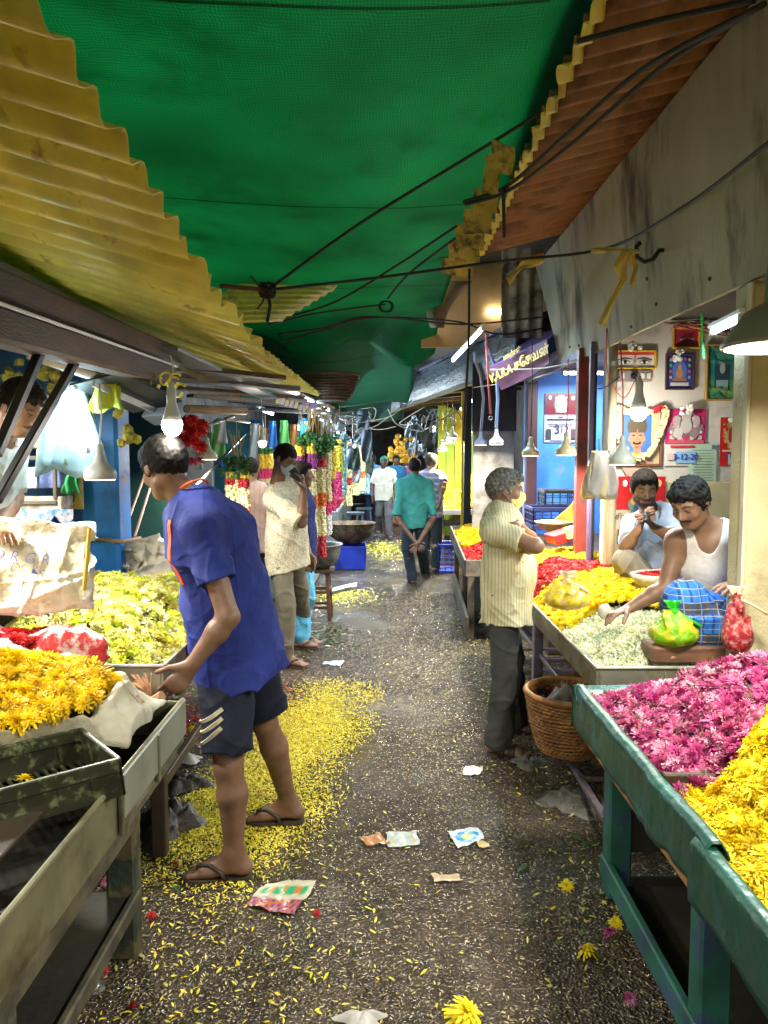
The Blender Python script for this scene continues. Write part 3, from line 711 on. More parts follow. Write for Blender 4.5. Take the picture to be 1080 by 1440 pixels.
# ---- rust roof, right
rr = thing('corrugated_roof', 'rust brown corrugated roof over the right hand shops', 'roof', (.8,3,3.3))
up_r = (1, 0, .25)
corr('roof_sheet', m_rust, rr, (.75,.6,3.30), (.75,6.25,3.30), up_r, 2.7, .150, .030, jag=.02, nu=4)
for i in range(9):      # yellow tips of the sheet under it
    y = 2.4+i*.42
corr('under_sheet', m_yel, rr, (.742,.6,3.276), (.742,6.25,3.276), up_r, .05, .150, .020, jag=.05, sd=9)
m_tip = M('tip_yellow', (.55,.42,.09), .5, .3, 8, c2=(.12,.08,.03), mixs=10, trans=.35)
for i, (px, py, w_, h_) in enumerate(((706,222,30,34),(692,246,20,46),(683,283,34,30),(672,312,38,32),(660,334,38,30),(652,356,42,26),(642,377,42,20))):
    Y = 1.58*1080/(640-py); c = W(px, py, Y); s = Y/1080
    MB().grid(lambda u, v: c+Vector(((u-.5)*w_*s+.006*math.sin(v*4+i), .06*(v-.5)-.02*u, (.5-v)*h_*s*.92+.010*math.cos(u*4+i)-.03*(u-.5))), 8, 5, th=.012).build('end_tile', m_tip, rr)
# ---- slabs and walls, right
def fascia():
    t = thing('fascia_board', 'stained grey fascia board hanging below the rust roof in front of the right shop', 'fascia', (1.5,4,2.4))
    def fn(u, v):
        y = .6+5.95*u; x = 1.525-.085*v+.012*mnoise.noise(Vector((y, v, 0)))
        ye = y+ (v*(.95) if u > .999 else 0)*0
        return (x, .6+(5.95+.75*v)*u, 2.40+.035*u+(1.02+.0*u)*v)
    MB().grid(fn, 60, 12, th=.03).build('board', M('asbestos', (.30,.285,.205), .85, .28, 1.4, c2=(.06,.048,.03), mixs=2.6, mixt=(.50,.66), bump=.6, bs=50, stretch=(1,1,.35), mixd=8), t)
    for px, py in ((1058,28),(990,118),(923,195),(880,205),(867,428),(931,428),(895,460),(918,392),(1008,392),(820,486),(807,488)):
        d = W(px, py, 1.0)-Vector((0,0,CAMZ)); k = 1.5/d.x; p = Vector((0,0,CAMZ))+d*k
        MB().lathe([(.011,0),(.011,.006),(.006,.012)], p+Vector((-.028,0,0)), 8, ax=(-1,0,0)).build('bolt', m_black, t)
    return t
fascia()
sh = tag(BX('shop_wall', 1.53, 3.4, 5.30, 5.42, 0, 2.62, m_white), 'white shop wall hung with framed pictures and calendars', 'wall')
sp = tag(BX('wall_band', 1.50, 3.4, 5.22, 5.298, 0, 1.52, m_cream2, bev=.01), 'cream dado and ledge along the foot of the picture wall', 'ledge')
for (x0,x1,y0,y1,z0,z1,m_,nm,lb,ct) in (
    (3.4,3.52,-3,27,0,4.0,m_dark,'back_wall','dark wall closing the backs of the right hand shops','wall'),
    (-3.52,-3.4,-3,27,0,4.0,m_dark,'back_wall','dark wall closing the backs of the left hand stalls','wall'),
    (-3.52,3.52,27,27.12,0,4.06,m_dark,'end_wall','dark wall at the far end of the lane','wall'),
    (1.62,3.4,.5,5.3,2.63,2.68,M('shop_ceiling',(.10,.09,.08),.8),'shop_ceiling','dark ceiling of the right hand shop','ceiling'),
    (1.50,3.0,8.2,8.3,0,3.0,m_blue,'shop_wall','bright blue painted wall with the maroon calendar','wall'),
    (1.49,1.54,5.9,8.2,2.44,2.53,M('purple_beam',(.07,.045,.12),.5),'beam','purple beam over the blue shop opening','beam'),
    (1.55,3.4,5.5,8.2,2.60,2.64,m_dark,'shop_ceiling','dark ceiling of the blue shop','ceiling'),
    (1.04,1.52,9.0,9.05,0,2.02,M('grey_tin',(.30,.29,.26),.6,.2,4,c2=(.14,.12,.1),mixs=3),'tin_wall','grey tin panel beside the blue shop','panel'),
    (1.02,1.53,8.93,8.97,1.98,2.75,M('shaded_tarp_black',(.02,.02,.024),.7,.4,6,bump=.5,bs=15),'shaded_tarp_panel','black cloth hung above the grey tin panel','cloth')):  # last panel: a tarpaulin in shadow, its shade put into the black colour
    tag(BX(nm, x0,x1,y0,y1,z0,z1, m_), lb, ct)
# pillar at the right edge of the frame
t = thing('pillar', 'rough cream plastered pillar at the right edge beside the man in the vest', 'pillar', (1.6,3.1,0))
BX('shaft', 1.472, 1.80, 3.13, 3.28, 0, 2.40, m_cream2, t, bev=.015)
BX('corner_strip', 1.464, 1.478, 3.12, 3.16, .9, 2.39, M('strip', (.5,.46,.34), .7), t)
def post(x, y, w_, m_, lb, z1=2.6, cat='post', z0=0, d=None):
    return tag(BX('post', x-w_/2, x+w_/2, y-(d or w_)/2, y+(d or w_)/2, z0, z1, m_, bev=.006), lb, cat)
post(1.50, 5.85, .085, M('red_paint', (.25,.035,.025), .5, .25, 8, c2=(.12,.04,.03), mixs=9), 'rust red steel post in front of the blue shop', 2.5)
post(1.475, 5.50, .032, M('violet_paint', (.10,.08,.17), .5, .2), 'violet door frame post left of the cream pipe', 2.5)
post(1.515, 5.62, .05, m_black, 'black door frame post behind the red steel post', 2.5)
post(1.545, 8.1, .11, M('maroon_dark', (.05,.02,.025), .5), 'dark maroon door post at the near edge of the blue wall', 2.75)
post(1.18, 10.9, .10, M('black_post', (.02,.02,.022), .6), 'black post at the corner of the yellow lit stall', 2.7)
post(1.105, 10.86, .035, M('yellow_paint', (.65,.42,.02), .5), 'yellow painted edge post of the yellow lit stall', 2.6)
tp = thing('drain_pipe', 'cream vertical drain pipe at the left edge of the picture wall', 'pipe', (1.545,5.24,0))
MB().tube([(1.545,5.24,0),(1.545,5.24,2.55)], .032, 12).build('pipe', m_cream, tp, smooth=True)
for z in (.9,1.7,2.3): MB().lathe([(.038,0),(.038,.03)], (1.545,5.24,z), 12).build('clamp', m_tin, tp)
# cream soffit and vertical tin seen above the awning
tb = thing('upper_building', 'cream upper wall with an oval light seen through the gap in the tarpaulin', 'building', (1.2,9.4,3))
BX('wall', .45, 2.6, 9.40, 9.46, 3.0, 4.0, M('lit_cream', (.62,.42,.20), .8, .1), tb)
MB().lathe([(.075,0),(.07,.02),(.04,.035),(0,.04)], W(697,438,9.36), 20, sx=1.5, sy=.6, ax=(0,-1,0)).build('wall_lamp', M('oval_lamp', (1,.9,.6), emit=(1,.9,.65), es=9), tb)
def brown_flap():
    def fn(u, v):
        a = W(606+95*u*1.0, 392-18*u, 8.9); b = W(606+60*u+16*math.sin(u*3), 462+4*u, 8.9); p = a.lerp(b, v)
        return p+Vector((-.10*math.sin(v*math.pi)*(1-u), .2*math.sin(v*3)*(1-u), 0))
    def fn2(u, v):
        y = v; lx = 607+14*math.sin(v*math.pi*.8)*-1
        p = W(612-12*math.sin(v*2.6)+ (52-34*v)*u, 395+66*v, 8.8-.25*math.sin(u*3)); return p
    tag(MB().grid(fn2, 10, 12, th=.004).build('tarpaulin_flap', M('flap', (.16,.14,.07), .7, .2), origin=W(620,430,8.8), smooth=True), 'olive brown flap hanging at the corner of the green tarpaulin', 'flap')
brown_flap()
tt = thing('tin_sheet', 'upright grey brown corrugated tin above the purple awning', 'sheet', (1.3,7.3,2.9))
corr('sheet', M('greybrown_tin', (.28,.24,.16), .55, .3, 5, c2=(.07,.05,.03), mixs=4), tt, W(704,475,7.3), W(762,475,7.3), (0,0,1), .82, .12, .018)
# ---- blue grey awning over the far right stalls
aw = thing('awning', 'long blue grey metal awning over the far right stalls', 'awning', (.8,11,2.5))
A0 = W(548,578,14.0); A1 = W(725,512,7.9); dA = A1-A0
def afn(u, v): return A0+dA*u+Vector((.02,-.05,.44))*v*(1-.12*u)+Vector((-.03,-.05,0))*math.sin(v*3.1)
MB().grid(afn, 30, 6, th=.02).build('fascia', M('slate_sheet', (.17,.22,.29), .4, .3, 5, metal=.25, c2=(.04,.05,.06), mixs=5, stretch=(1,1,4), bump=.4, bs=14), aw)
corr('sheet', M('blue_tin', (.24,.30,.46), .35, .25, 5, metal=.3, c2=(.10,.06,.04), mixs=3, mixt=(.55,.65)), aw, A0+Vector((-.02,-.08,.46)), A1+Vector((-.05,-.1,.40)), (1,.45,.35), 1.5, .10, .014)
MB().bar(A0+Vector((.02,0,-.02)), A1+Vector((.02,0,-.02)), .05, .05).build('edge_bar', M('grey_bar', (.14,.13,.12), .5), aw)
for k in range(7):
    p = A0+dA*(k+.5)/7; MB().bar(p+Vector((.02,.03,-.03)), p+Vector((1.3,.5,.12)), .04, .05).build('rafter', m_wood, aw)
corr('soffit', M('brown_soffit', (.10,.075,.05), .7, .3), aw, A0+Vector((.02,0,0)), A1+Vector((.02,0,0)), (1,.3,.12), 1.6, .2, .012)
# ---- purple sign awning
sg = thing('sign_awning', 'purple awning with yellow Tamil lettering beyond the fascia board', 'sign', W(730,510,6.9))
Pq = [W(703,505,7.1), W(738,478,7.4), W(768,478,6.7), W(768,528,6.6), W(712,534,7.1)]
def sfn(u, v):
    a = W(690,515,7.3).lerp(W(770,476,6.6), u); b = W(706,548,7.3).lerp(W(774,510,6.6), u); return a.lerp(b, v)+Vector((0,0,-.02*math.sin(u*3)))
MB().grid(sfn, 12, 6, th=.01).build('face', M('purple_sign', (.13,.045,.085), .5, .2), sg)
def sfn2(u, v):
    a = W(690,515,7.3).lerp(W(770,476,6.6), u); b = W(742,476,8.2).lerp(W(800,455,7.4), u); return a.lerp(b, v)
MB().grid(sfn2, 8, 4, th=.01).build('top', M('violet_top', (.20,.13,.36), .5, .2), sg)
xd = (W(745,487,6.9)-W(712,520,7.15)); xd = W(770,491,6.6)-W(697,530,7.3)
text_mesh('lettering', 'V.A.R.A கேசவன்', .112, W(727,514,6.95)+Vector((0,-.04,0)), xd, Vector((0,-.15,1)), M('sign_yellow', (.55,.38,.04), .5), sg, ext=.003, bold=.004)
text_mesh('lettering', 'மலர்கள்', .06, W(722,498,6.95)+Vector((-.02,-.04,0)), xd, Vector((0,-.15,1)), M('sign_yellow'), sg, ext=.003, bold=.002)
# ---- left structure
for (x0,x1,y0,y1,z0,z1,m_,nm,lb,ct) in (
    (-3.4,-1.80,5.0,5.08,0,2.55,M('blue_wall',(.02,.14,.40),.6,.25,3,bump=.3,c2=(.06,.2,.4),mixs=4),'stall_wall','blue back wall of the first left stall','wall'),
    (-2.05,-1.57,5.6,5.65,0,2.5,M('dark_green',(.008,.045,.030),.55,.3,4,c2=(.03,.08,.06),mixs=30,mixt=(.66,.70)),'stall_partition','dark green board between the left stalls','board'),
    (-3.4,-1.65,3.0,5.0,2.50,2.54,M('stall_ceiling',(.07,.09,.10),.8),'stall_ceiling','dark ceiling boards of the first left stall','ceiling')):
    tag(BX(nm, x0,x1,y0,y1,z0,z1, m_), lb, ct)
t = thing('pillar', 'blue pillar with peeling paint behind the leaning white sack', 'pillar', (-1.7,4.7,0))
BX('shaft', -1.835, -1.60, 4.62, 4.86, 0, 2.5, m_bluep, t, bev=.02); BX('plinth', -1.86, -1.575, 4.59, 4.89, 0, .9, m_bluep, t, bev=.02)
MB().tube([(-1.86,4.60,1.17),(-1.72,4.585,1.20),(-1.575,4.60,1.18),(-1.56,4.89,1.17),(-1.87,4.89,1.17),(-1.86,4.6,1.17)], .012, 7).build('rope_tie', M('jute', (.22,.15,.08), .9), t)
for i, (x, z, h_, y1, lb) in enumerate(((-1.14,2.075,.105,4.05,'lower weathered brown timber beam under the yellow roof'),(-1.16,2.195,.10,4.25,'upper weathered brown timber beam under the yellow roof'))):
    tag(MB().bar((x-.0,.9,z-.03), (x,y1,z+.04), .11, h_, bev=.012).build('timber_beam', m_wood, origin=(x,2.5,z)), lb, 'beam')
tag(MB().bar((-1.095,1.2,2.11), (-1.095,4.1,2.165), .02, .012).build('conduit', M('white_pvc', (.55,.53,.48), .4), origin=(-1.1,2.5,2.3)), 'thin white conduit between the two timber beams', 'conduit')
tag(MB().tube([W(40,498,3.3), W(120,525,3.5), W(235,560,3.9)], .022, 10).build('pipe', M('white_pvc'), origin=W(120,525,3.5), smooth=True), 'white plastic pipe under the lower timber beam', 'pipe')
for (a, b, lb) in ((W(62,482,2.6), W(-6,640,2.3), 'left of two black struts propping the left roof'), (W(106,508,2.9), W(-6,705,2.4), 'right of two black struts propping the left roof')):
    tag(MB().bar(a, b, .030, .030).build('strut', m_black, origin=a), lb, 'strut')
t = thing('lamp_hood', 'black angled metal hood hanging above the white bulb on the left', 'hood', W(180,560,3.6))
a, b_ = W(134,532,3.5), W(222,572,3.9)
MB().bar(a, b_, .30, .012, up=Vector((0,.5,1))).build('panel', m_black, t); MB().bar(W(216,573,3.85)+Vector((0,0,-.02)), W(236,592,3.9), .24, .05).build('end_box', M('grey_end', (.10,.10,.11), .5), t)
MB().bar(a+Vector((0,-.03,-.025)), b_+Vector((0,-.03,-.025)), .012, .03).build('lip', M('grey_lip', (.45,.46,.48), .35, metal=.5), t)
# ================================================================ STALL TABLES
def nz(x, y, f=4, s=0): return mnoise.noise(Vector((x*f, y*f, s)))
def table_green():
    t = thing('stall_table', 'green cloth edged table holding the pink and the yellow chrysanthemums', 'table', (1.4,1.9,0))
    mw = M('green_wood', (.02,.12,.085), .55, .4, 6, c2=(.035,.08,.13), mixs=7, mixt=(.50,.60), bump=.4, bs=50); mdk = M('dark_board', (.030,.026,.015), .6, .4, 4, bump=.4, c2=(.02,.018,.012), mixs=3)
    for x, y in ((.90,2.86),(.90,2.02),(.90,.9),(1.9,2.86),(1.9,2.0),(1.9,.9)):
        MB().bx(x-.045,x+.045,y-.04,y+.04,0,.62, bev=.008).build('leg', mw, t)
    MB().bx(.80,2.3,.45,2.95,.60,.635).build('tray_board', m_wood, t)
    MB().bx(.845,.875,.45,2.9,.06,.15, bev=.006).build('bottom_rail', mw, t); MB().bx(.86,2.0,2.88,2.92,.16,.56).build('end_board', mdk, t)
    MB().bx(.88,2.1,.5,2.9,.035,.055).build('lower_shelf', mdk, t); MB().bx(.78,.805,.45,2.93,.585,.69, bev=.006).build('side_rail', M('orange_wood', (.30,.15,.05), .7, .4, 8, bump=.4), t)
    def rim(y0, y1, x0, dz, sd):      # draped green cloth over the edge rail
        def fn(u, v):
            y = y0+(y1-y0)*u; w_ = .012*nz(y, sd, 5)+.006*nz(y, sd, 16)
            pr = [(.83,.70),(.80,.775),(.785,.80),(.76,.80),(.748,.785),(.745,.70),(.748,.640+.030*nz(y, sd+.5, 4)+.016*nz(y, sd+.7, 13))]
            q = v*(len(pr)-1); i = min(int(q), len(pr)-2); f_ = q-i
            x = pr[i][0]*(1-f_)+pr[i+1][0]*f_; z = pr[i][1]*(1-f_)+pr[i+1][1]*f_
            return (x+x0+w_*v, y, z+dz+.008*nz(y, sd+2, 3))
        return MB().grid(fn, 60, 18, th=.004).build('rim_cloth', M('green_rexine', (.006,.070,.048), .38, .3, 5, c2=(.03,.14,.17), mixs=6, mixt=(.56,.7), bump=.5, bs=14), t, smooth=True)
    rim(1.72, 2.97, 0, 0, 0); rim(.40, 1.78, -.012, -.012, 2)
    def fe(u, v):
        x = .745+1.5*u; pr = [(2.90,.74),(2.955,.80),(2.975,.79),(2.985,.64+.012*math.sin(x*14))]; q = v*3; i = min(int(q), 2); f_ = q-i
        return (x, pr[i][0]*(1-f_)+pr[i+1][0]*f_+.004*math.sin(x*21), pr[i][1]*(1-f_)+pr[i+1][1]*f_)
    MB().grid(fe, 40, 12, th=.004).build('rim_cloth', M('green_rexine'), t, smooth=True)
    MB().bx(.80,2.2,2.13,2.155,.64,.79).build('divider', m_wood, t)
table_green()
def tray_table(name, label, x0, x1, y0, y1, z, h_, m_side, legs, rail=None, m_leg=None, group=None, side=1, mb=None):
    t = thing(name, label, 'table', ((x0+x1)/2, (y0+y1)/2, 0), 0, group)
    th = .012
    MB().bx(x0,x0+th,y0,y1,z-h_,z,bev=.003).build('side_panel', m_side, t); MB().bx(x1-th,x1,y0,y1,z-h_,z,bev=.003).build('side_panel', m_side, t)
    MB().bx(x0+th,x1-th,y0,y0+th,z-h_,z-.002,bev=.003).build('end_panel', m_side, t); MB().bx(x0+th,x1-th,y1-th,y1,z-h_,z-.002,bev=.003).build('end_panel', m_side, t)
    xs = x0 if side > 0 else x1
    MB().tube([(xs,y0,z),(xs,y1,z)], .008, 8).build('rolled_edge', m_side, t); MB().tube([(x0,y0,z),(x1,y0,z)], .008, 8).build('rolled_edge', m_side, t)
    MB().bx(x0+th,x1-th,y0+th,y1-th,z-h_+.01,z-h_+.03).build('tray_floor', mb or m_side, t)
    for x, y in legs: MB().bx(x-.03,x+.03,y-.03,y+.03,0,z-h_,bev=.006).build('leg', m_leg or m_side, t)
    if rail:
        for r_ in rail: MB().bar(r_[0], r_[1], r_[2], r_[3]).build('rail', m_leg or m_side, t)
    return t
m_lav = M('lavender_steel', (.20,.17,.24), .5, .3, 8, c2=(.10,.07,.05), mixs=8)
rails = [((.98,3.25,.09),(.98,6.3,.09),.03,.03)]+[((.98,y,.09),(2.0,y,.09),.022,.022) for y in np.arange(3.4,6.3,.32)]+[((.98,3.6,.45),(.98,6.2,.45),.02,.03)]
tray_table('stall_table', 'long galvanised tray table heaped with yellow, red and white flowers', .90, 1.62, 3.2, 6.35, .80, .11, M('tray_steel', (.40,.37,.29), .40, .25, 5, metal=.7, c2=(.20,.16,.08), mixs=5), [(.965,4.75),(.965,6.2),(1.55,4.75),(1.55,3.4),(1.55,6.2)], rails, m_lav)
# seating platform in the right shop
t = thing('platform', 'raised board platform on which the two vendors sit', 'platform', (2.3,4.2,0))
BX('top_boards', 1.63, 3.38, 3.31, 5.2, .70, .75, m_wood, t); BX('front_board', 1.63, 1.66, 3.31, 5.2, 0, .70, m_wood, t)
BX('seat_plank', 1.16, 1.95, 3.26, 3.42, .80, .875, M('plank', (.19,.09,.045), .5, .3, 6, stretch=(.5,3,3), c2=(.09,.045,.03), mixs=5), t, bev=.01)
# left tables
m_ol = M('olive_tin', (.19,.18,.10), .42, .35, 5, metal=.3, c2=(.07,.055,.02), mixs=4, mixt=(.48,.66), bump=.15)
t = tray_table('stall_table', 'near left table with worn metal side, carrying the open flower sack', -1.75, -.70, .2, 2.62, .85, .15, m_ol, [], None, side=-1, mb=M('wet_tin', (.07,.065,.05), .25, .5, 8, metal=.5, c2=(.03,.03,.03), mixs=5))
mg = M('old_green_leg', (.035,.045,.028), .6, .5, 8, c2=(.11,.09,.04), mixs=10, mixt=(.48,.56), bump=.6, bs=40)
for x, y in ((-.88,2.62-.12),(-.88,1.62),(-.88,.6),(-1.6,2.5),(-1.6,1.6)):
    MB().bx(x-.05,x+.05,y-.035,y+.035,0,.70,bev=.01).build('leg', mg, t)
m_rl = M('rail_wood', (.10,.085,.045), .65, .4, 7, c2=(.04,.035,.02), mixs=6, bump=.4)
for (z, h_) in ((.50,.055),(.22,.055)): MB().bar((-.83,.4,z), (-.83,2.5,z), .025, h_, bev=.006).build('rail', m_rl, t)
MB().bx(-.76,-.715,.2,2.6,.655,.698,bev=.006).build('under_rail', m_rl, t); BX('lower_shelf', -1.6, -.86, .4, 2.5, .20, .225, M('dark_board'), t)
MB().bx(-.712,-.690,1.98,2.62,.73,.855,bev=.004).build('patch_plate', M('patch', (.33,.34,.27), .4, .2, metal=.5), t)
for y in (1.95,2.28): MB().bx(-.698,-.686,y,y+.02,.70,.85).build('bracket', m_ol, t)
tray_table('stall_table', 'second left tray table heaped with pale yellow chrysanthemums', -1.95, -.89, 3.05, 4.45, .85, .12, M('tan_tin', (.40,.34,.24), .5, .25, 5, c2=(.2,.14,.08), mixs=4), [(-.95,3.15),(-.95,4.35),(-1.85,3.15),(-1.85,4.35)], [((-.95,3.2,.3),(-.95,4.35,.3),.03,.05)], M('dark_leg', (.05,.032,.02), .6, .4, 8), side=-1)
BX_ = tag(BX('platform', -3.3, -1.97, 1.9, 4.6, .0, .86, m_wood), 'raised plank floor on which the left vendor sits', 'platform')
tag(BX('blue_sheet', -2.3, -1.02, 4.5, 5.35, .80, .86, M('blue_rexine', (.008,.03,.42), .4, .2, 4, bump=.3, bs=8), bev=.02), 'deep blue plastic sheet covering the ledge behind the pale flowers', 'sheet')
# further right tables
mt = M('old_plank', (.14,.11,.08), .65, .35, 6, c2=(.06,.05,.045), mixs=5)
t = thing('stall_table', 'dark sided table with yellow and red blooms behind the striped shirt man', 'table', (1.1,8.2,0))
for n_, (a, b, w_, h_) in dict(side_panel=((.72,6.75,.70),(.84,9.6,.74),.02,.15), back_rail=((1.5,6.8,.75),(1.5,9.6,.75),.02,.1)).items(): MB().bar(a, b, w_, h_).build(n_, mt, t)
MB().bar((.72,6.75,.70),(1.5,6.75,.70),.15,.02, up=Vector((0,1,0))).build('end_panel', mt, t); MB().bar((.84,9.6,.74),(1.5,9.6,.74),.15,.02, up=Vector((0,1,0))).build('end_panel', mt, t)
BX('tray_floor', .86, 1.48, 6.8, 9.55, .66, .68, mt, t)
for x, y in ((.80,7.0),(.88,8.3),(.90,9.45),(1.45,7.0),(1.45,9.4)): MB().bx(x-.03,x+.03,y-.03,y+.03,0,.66).build('leg', mt, t)
MB().bar((.76,6.9,.13),(.88,9.5,.13),.03,.20).build('kick_board', mt, t)
t = thing('stall_table', 'grey topped table under the yellow lit flower heap', 'table', (1.4,12.2,0))
BX('top', .80, 2.4, 11.55, 13.0, .80, .88, M('grey_top', (.16,.16,.19), .5), t)
for x, y in ((.88,11.65),(1.30,11.65),(.88,12.9),(2.3,11.65)): MB().bx(x-.035,x+.035,y-.035,y+.035,0,.80).build('leg', mt, t)
MB().bx(.85,2.3,11.63,11.67,.62,.72).build('apron', mt, t)
# yellow planks behind it
t = thing('plank_wall', 'yellow green painted planks lit up behind the far flower heap', 'wall', (1.4,13.3,0))
for k in range(8):
    BX('plank', .93+.145*k, .93+.145*k+.137, 13.28+.01*(k % 2), 13.31+.01*(k % 2), .3, 2.55-.04*(k % 3), [M('plank_lime', (.33,.43,.02), .5, .15), M('plank_yellow', (.62,.46,.02), .5, .15)][k % 3 == 2], t)
# ================================================================ FLOWERS
def petal_flower(rings, curl=.3, stem=0., seed=0, wd=.30, cup=.2):
    """rings: (n, length, lift angle, z); each petal two quads, unit radius"""
    rg = random.Random(seed); V = []; Q = []
    for n, L_, lift, z in rings:
        for k in range(n):
            a = 2*math.pi*(k+rg.random()*.6)/n; l = L_*(.85+.3*rg.random()); li = lift+rg.uniform(-.15,.15)
            c, s = math.cos(a), math.sin(a); w_ = wd*l*(.8+.4*rg.random())*.5
            pts = [(0.04,.35*w_,0),(.55*l,w_,.0),(l,.45*w_,-curl*l*.5)]
            i0 = len(V)
            for r_, ww, dz in pts:
                rr = r_*math.cos(li); zz = z+r_*math.sin(li)+dz
                V += [(rr*c-ww*s, rr*s+ww*c, zz), (rr*c+ww*s, rr*s-ww*c, zz)]
            Q += [(i0,i0+2,i0+3,i0+1),(i0+2,i0+4,i0+5,i0+3)]
    return np.array(V, np.float32), np.array(Q, np.int64)
MUM = [petal_flower([(13,1.0,.05,0),(12,.86,.35,.06),(10,.66,.75,.10),(7,.45,1.15,.12)], seed=i) for i in range(5)]
POM = [petal_flower([(15,1.0,-.15,.05),(15,.95,.20,.12),(13,.86,.55,.18),(11,.70,.92,.22),(8,.45,1.3,.28)], seed=20+i, curl=.7, wd=.27) for i in range(5)]
MUF = [petal_flower([(14,1.0,-.1,0),(13,.86,.28,.08),(11,.66,.70,.14),(8,.42,1.1,.18)], seed=60+i, wd=.27) for i in range(5)]
BUD = [petal_flower([(3,1.0,.0,0)], seed=40, wd=.30), petal_flower([(2,1.0,.6,0)], seed=41, wd=.34)]
def stem_geo(L_=1.6):
    V = []; 
    for i in range(3):
        for k in range(4): V.append((.045*math.cos(k*1.57)+.12*i*i*.3, .045*math.sin(k*1.57), -.1-L_*i/2))
    Q = [(i*4+k, i*4+(k+1) % 4, (i+1)*4+(k+1) % 4, (i+1)*4+k) for i in range(2) for k in range(4)]
    return np.array(V, np.float32), np.array(Q, np.int64)
def fmat(name, c, cd, v=.35):
    return M(name, c, .55, v, 30, c2=cd, mixs=26, mixt=(.42,.62), trans=.25, spec=.3, coords='Object')
F_PINK = [fmat('pink_a', (.48,.03,.16), (.60,.20,.34)), fmat('pink_b', (.33,.018,.13), (.46,.08,.22)), fmat('pink_c', (.58,.10,.24), (.66,.34,.46)), fmat('pink_d', (.24,.01,.09), (.40,.05,.16)), fmat('pink_e', (.46,.03,.15), (.70,.55,.58))]
F_YEL = [fmat('yellow_a', (.84,.66,.008), (.76,.54,.004)), fmat('yellow_b', (.86,.72,.02), (.74,.56,.01)), fmat('yellow_c', (.80,.58,.004), (.68,.44,.004))]
F_ORY = [fmat('gold_a', (.84,.62,.006), (.74,.50,.004)), fmat('gold_b', (.85,.60,.008), (.72,.46,.004)), fmat('gold_c', (.80,.54,.004), (.66,.42,.003))]
F_PALE = [fmat('pale_a', (.76,.76,.22), (.70,.68,.18), .2), fmat('pale_b', (.62,.72,.03), (.58,.64,.05), .2), fmat('pale_c', (.80,.78,.48), (.74,.70,.38), .2), fmat('pale_d', (.52,.44,.07), (.46,.40,.06), .2)]
F_RED = [fmat('red_a', (.55,.010,.012), (.30,.004,.008)), fmat('red_b', (.62,.03,.02), (.40,.01,.01))]
F_JAS = [fmat('jas_a', (.74,.75,.54), (.55,.62,.28)), fmat('jas_b', (.80,.79,.68), (.66,.68,.44))]
F_LEAF = M('leaf', (.035,.12,.015), .5, .4, 20, trans=.2)
F_STEM = M('stem', (.06,.12,.02), .6, .4, 20)
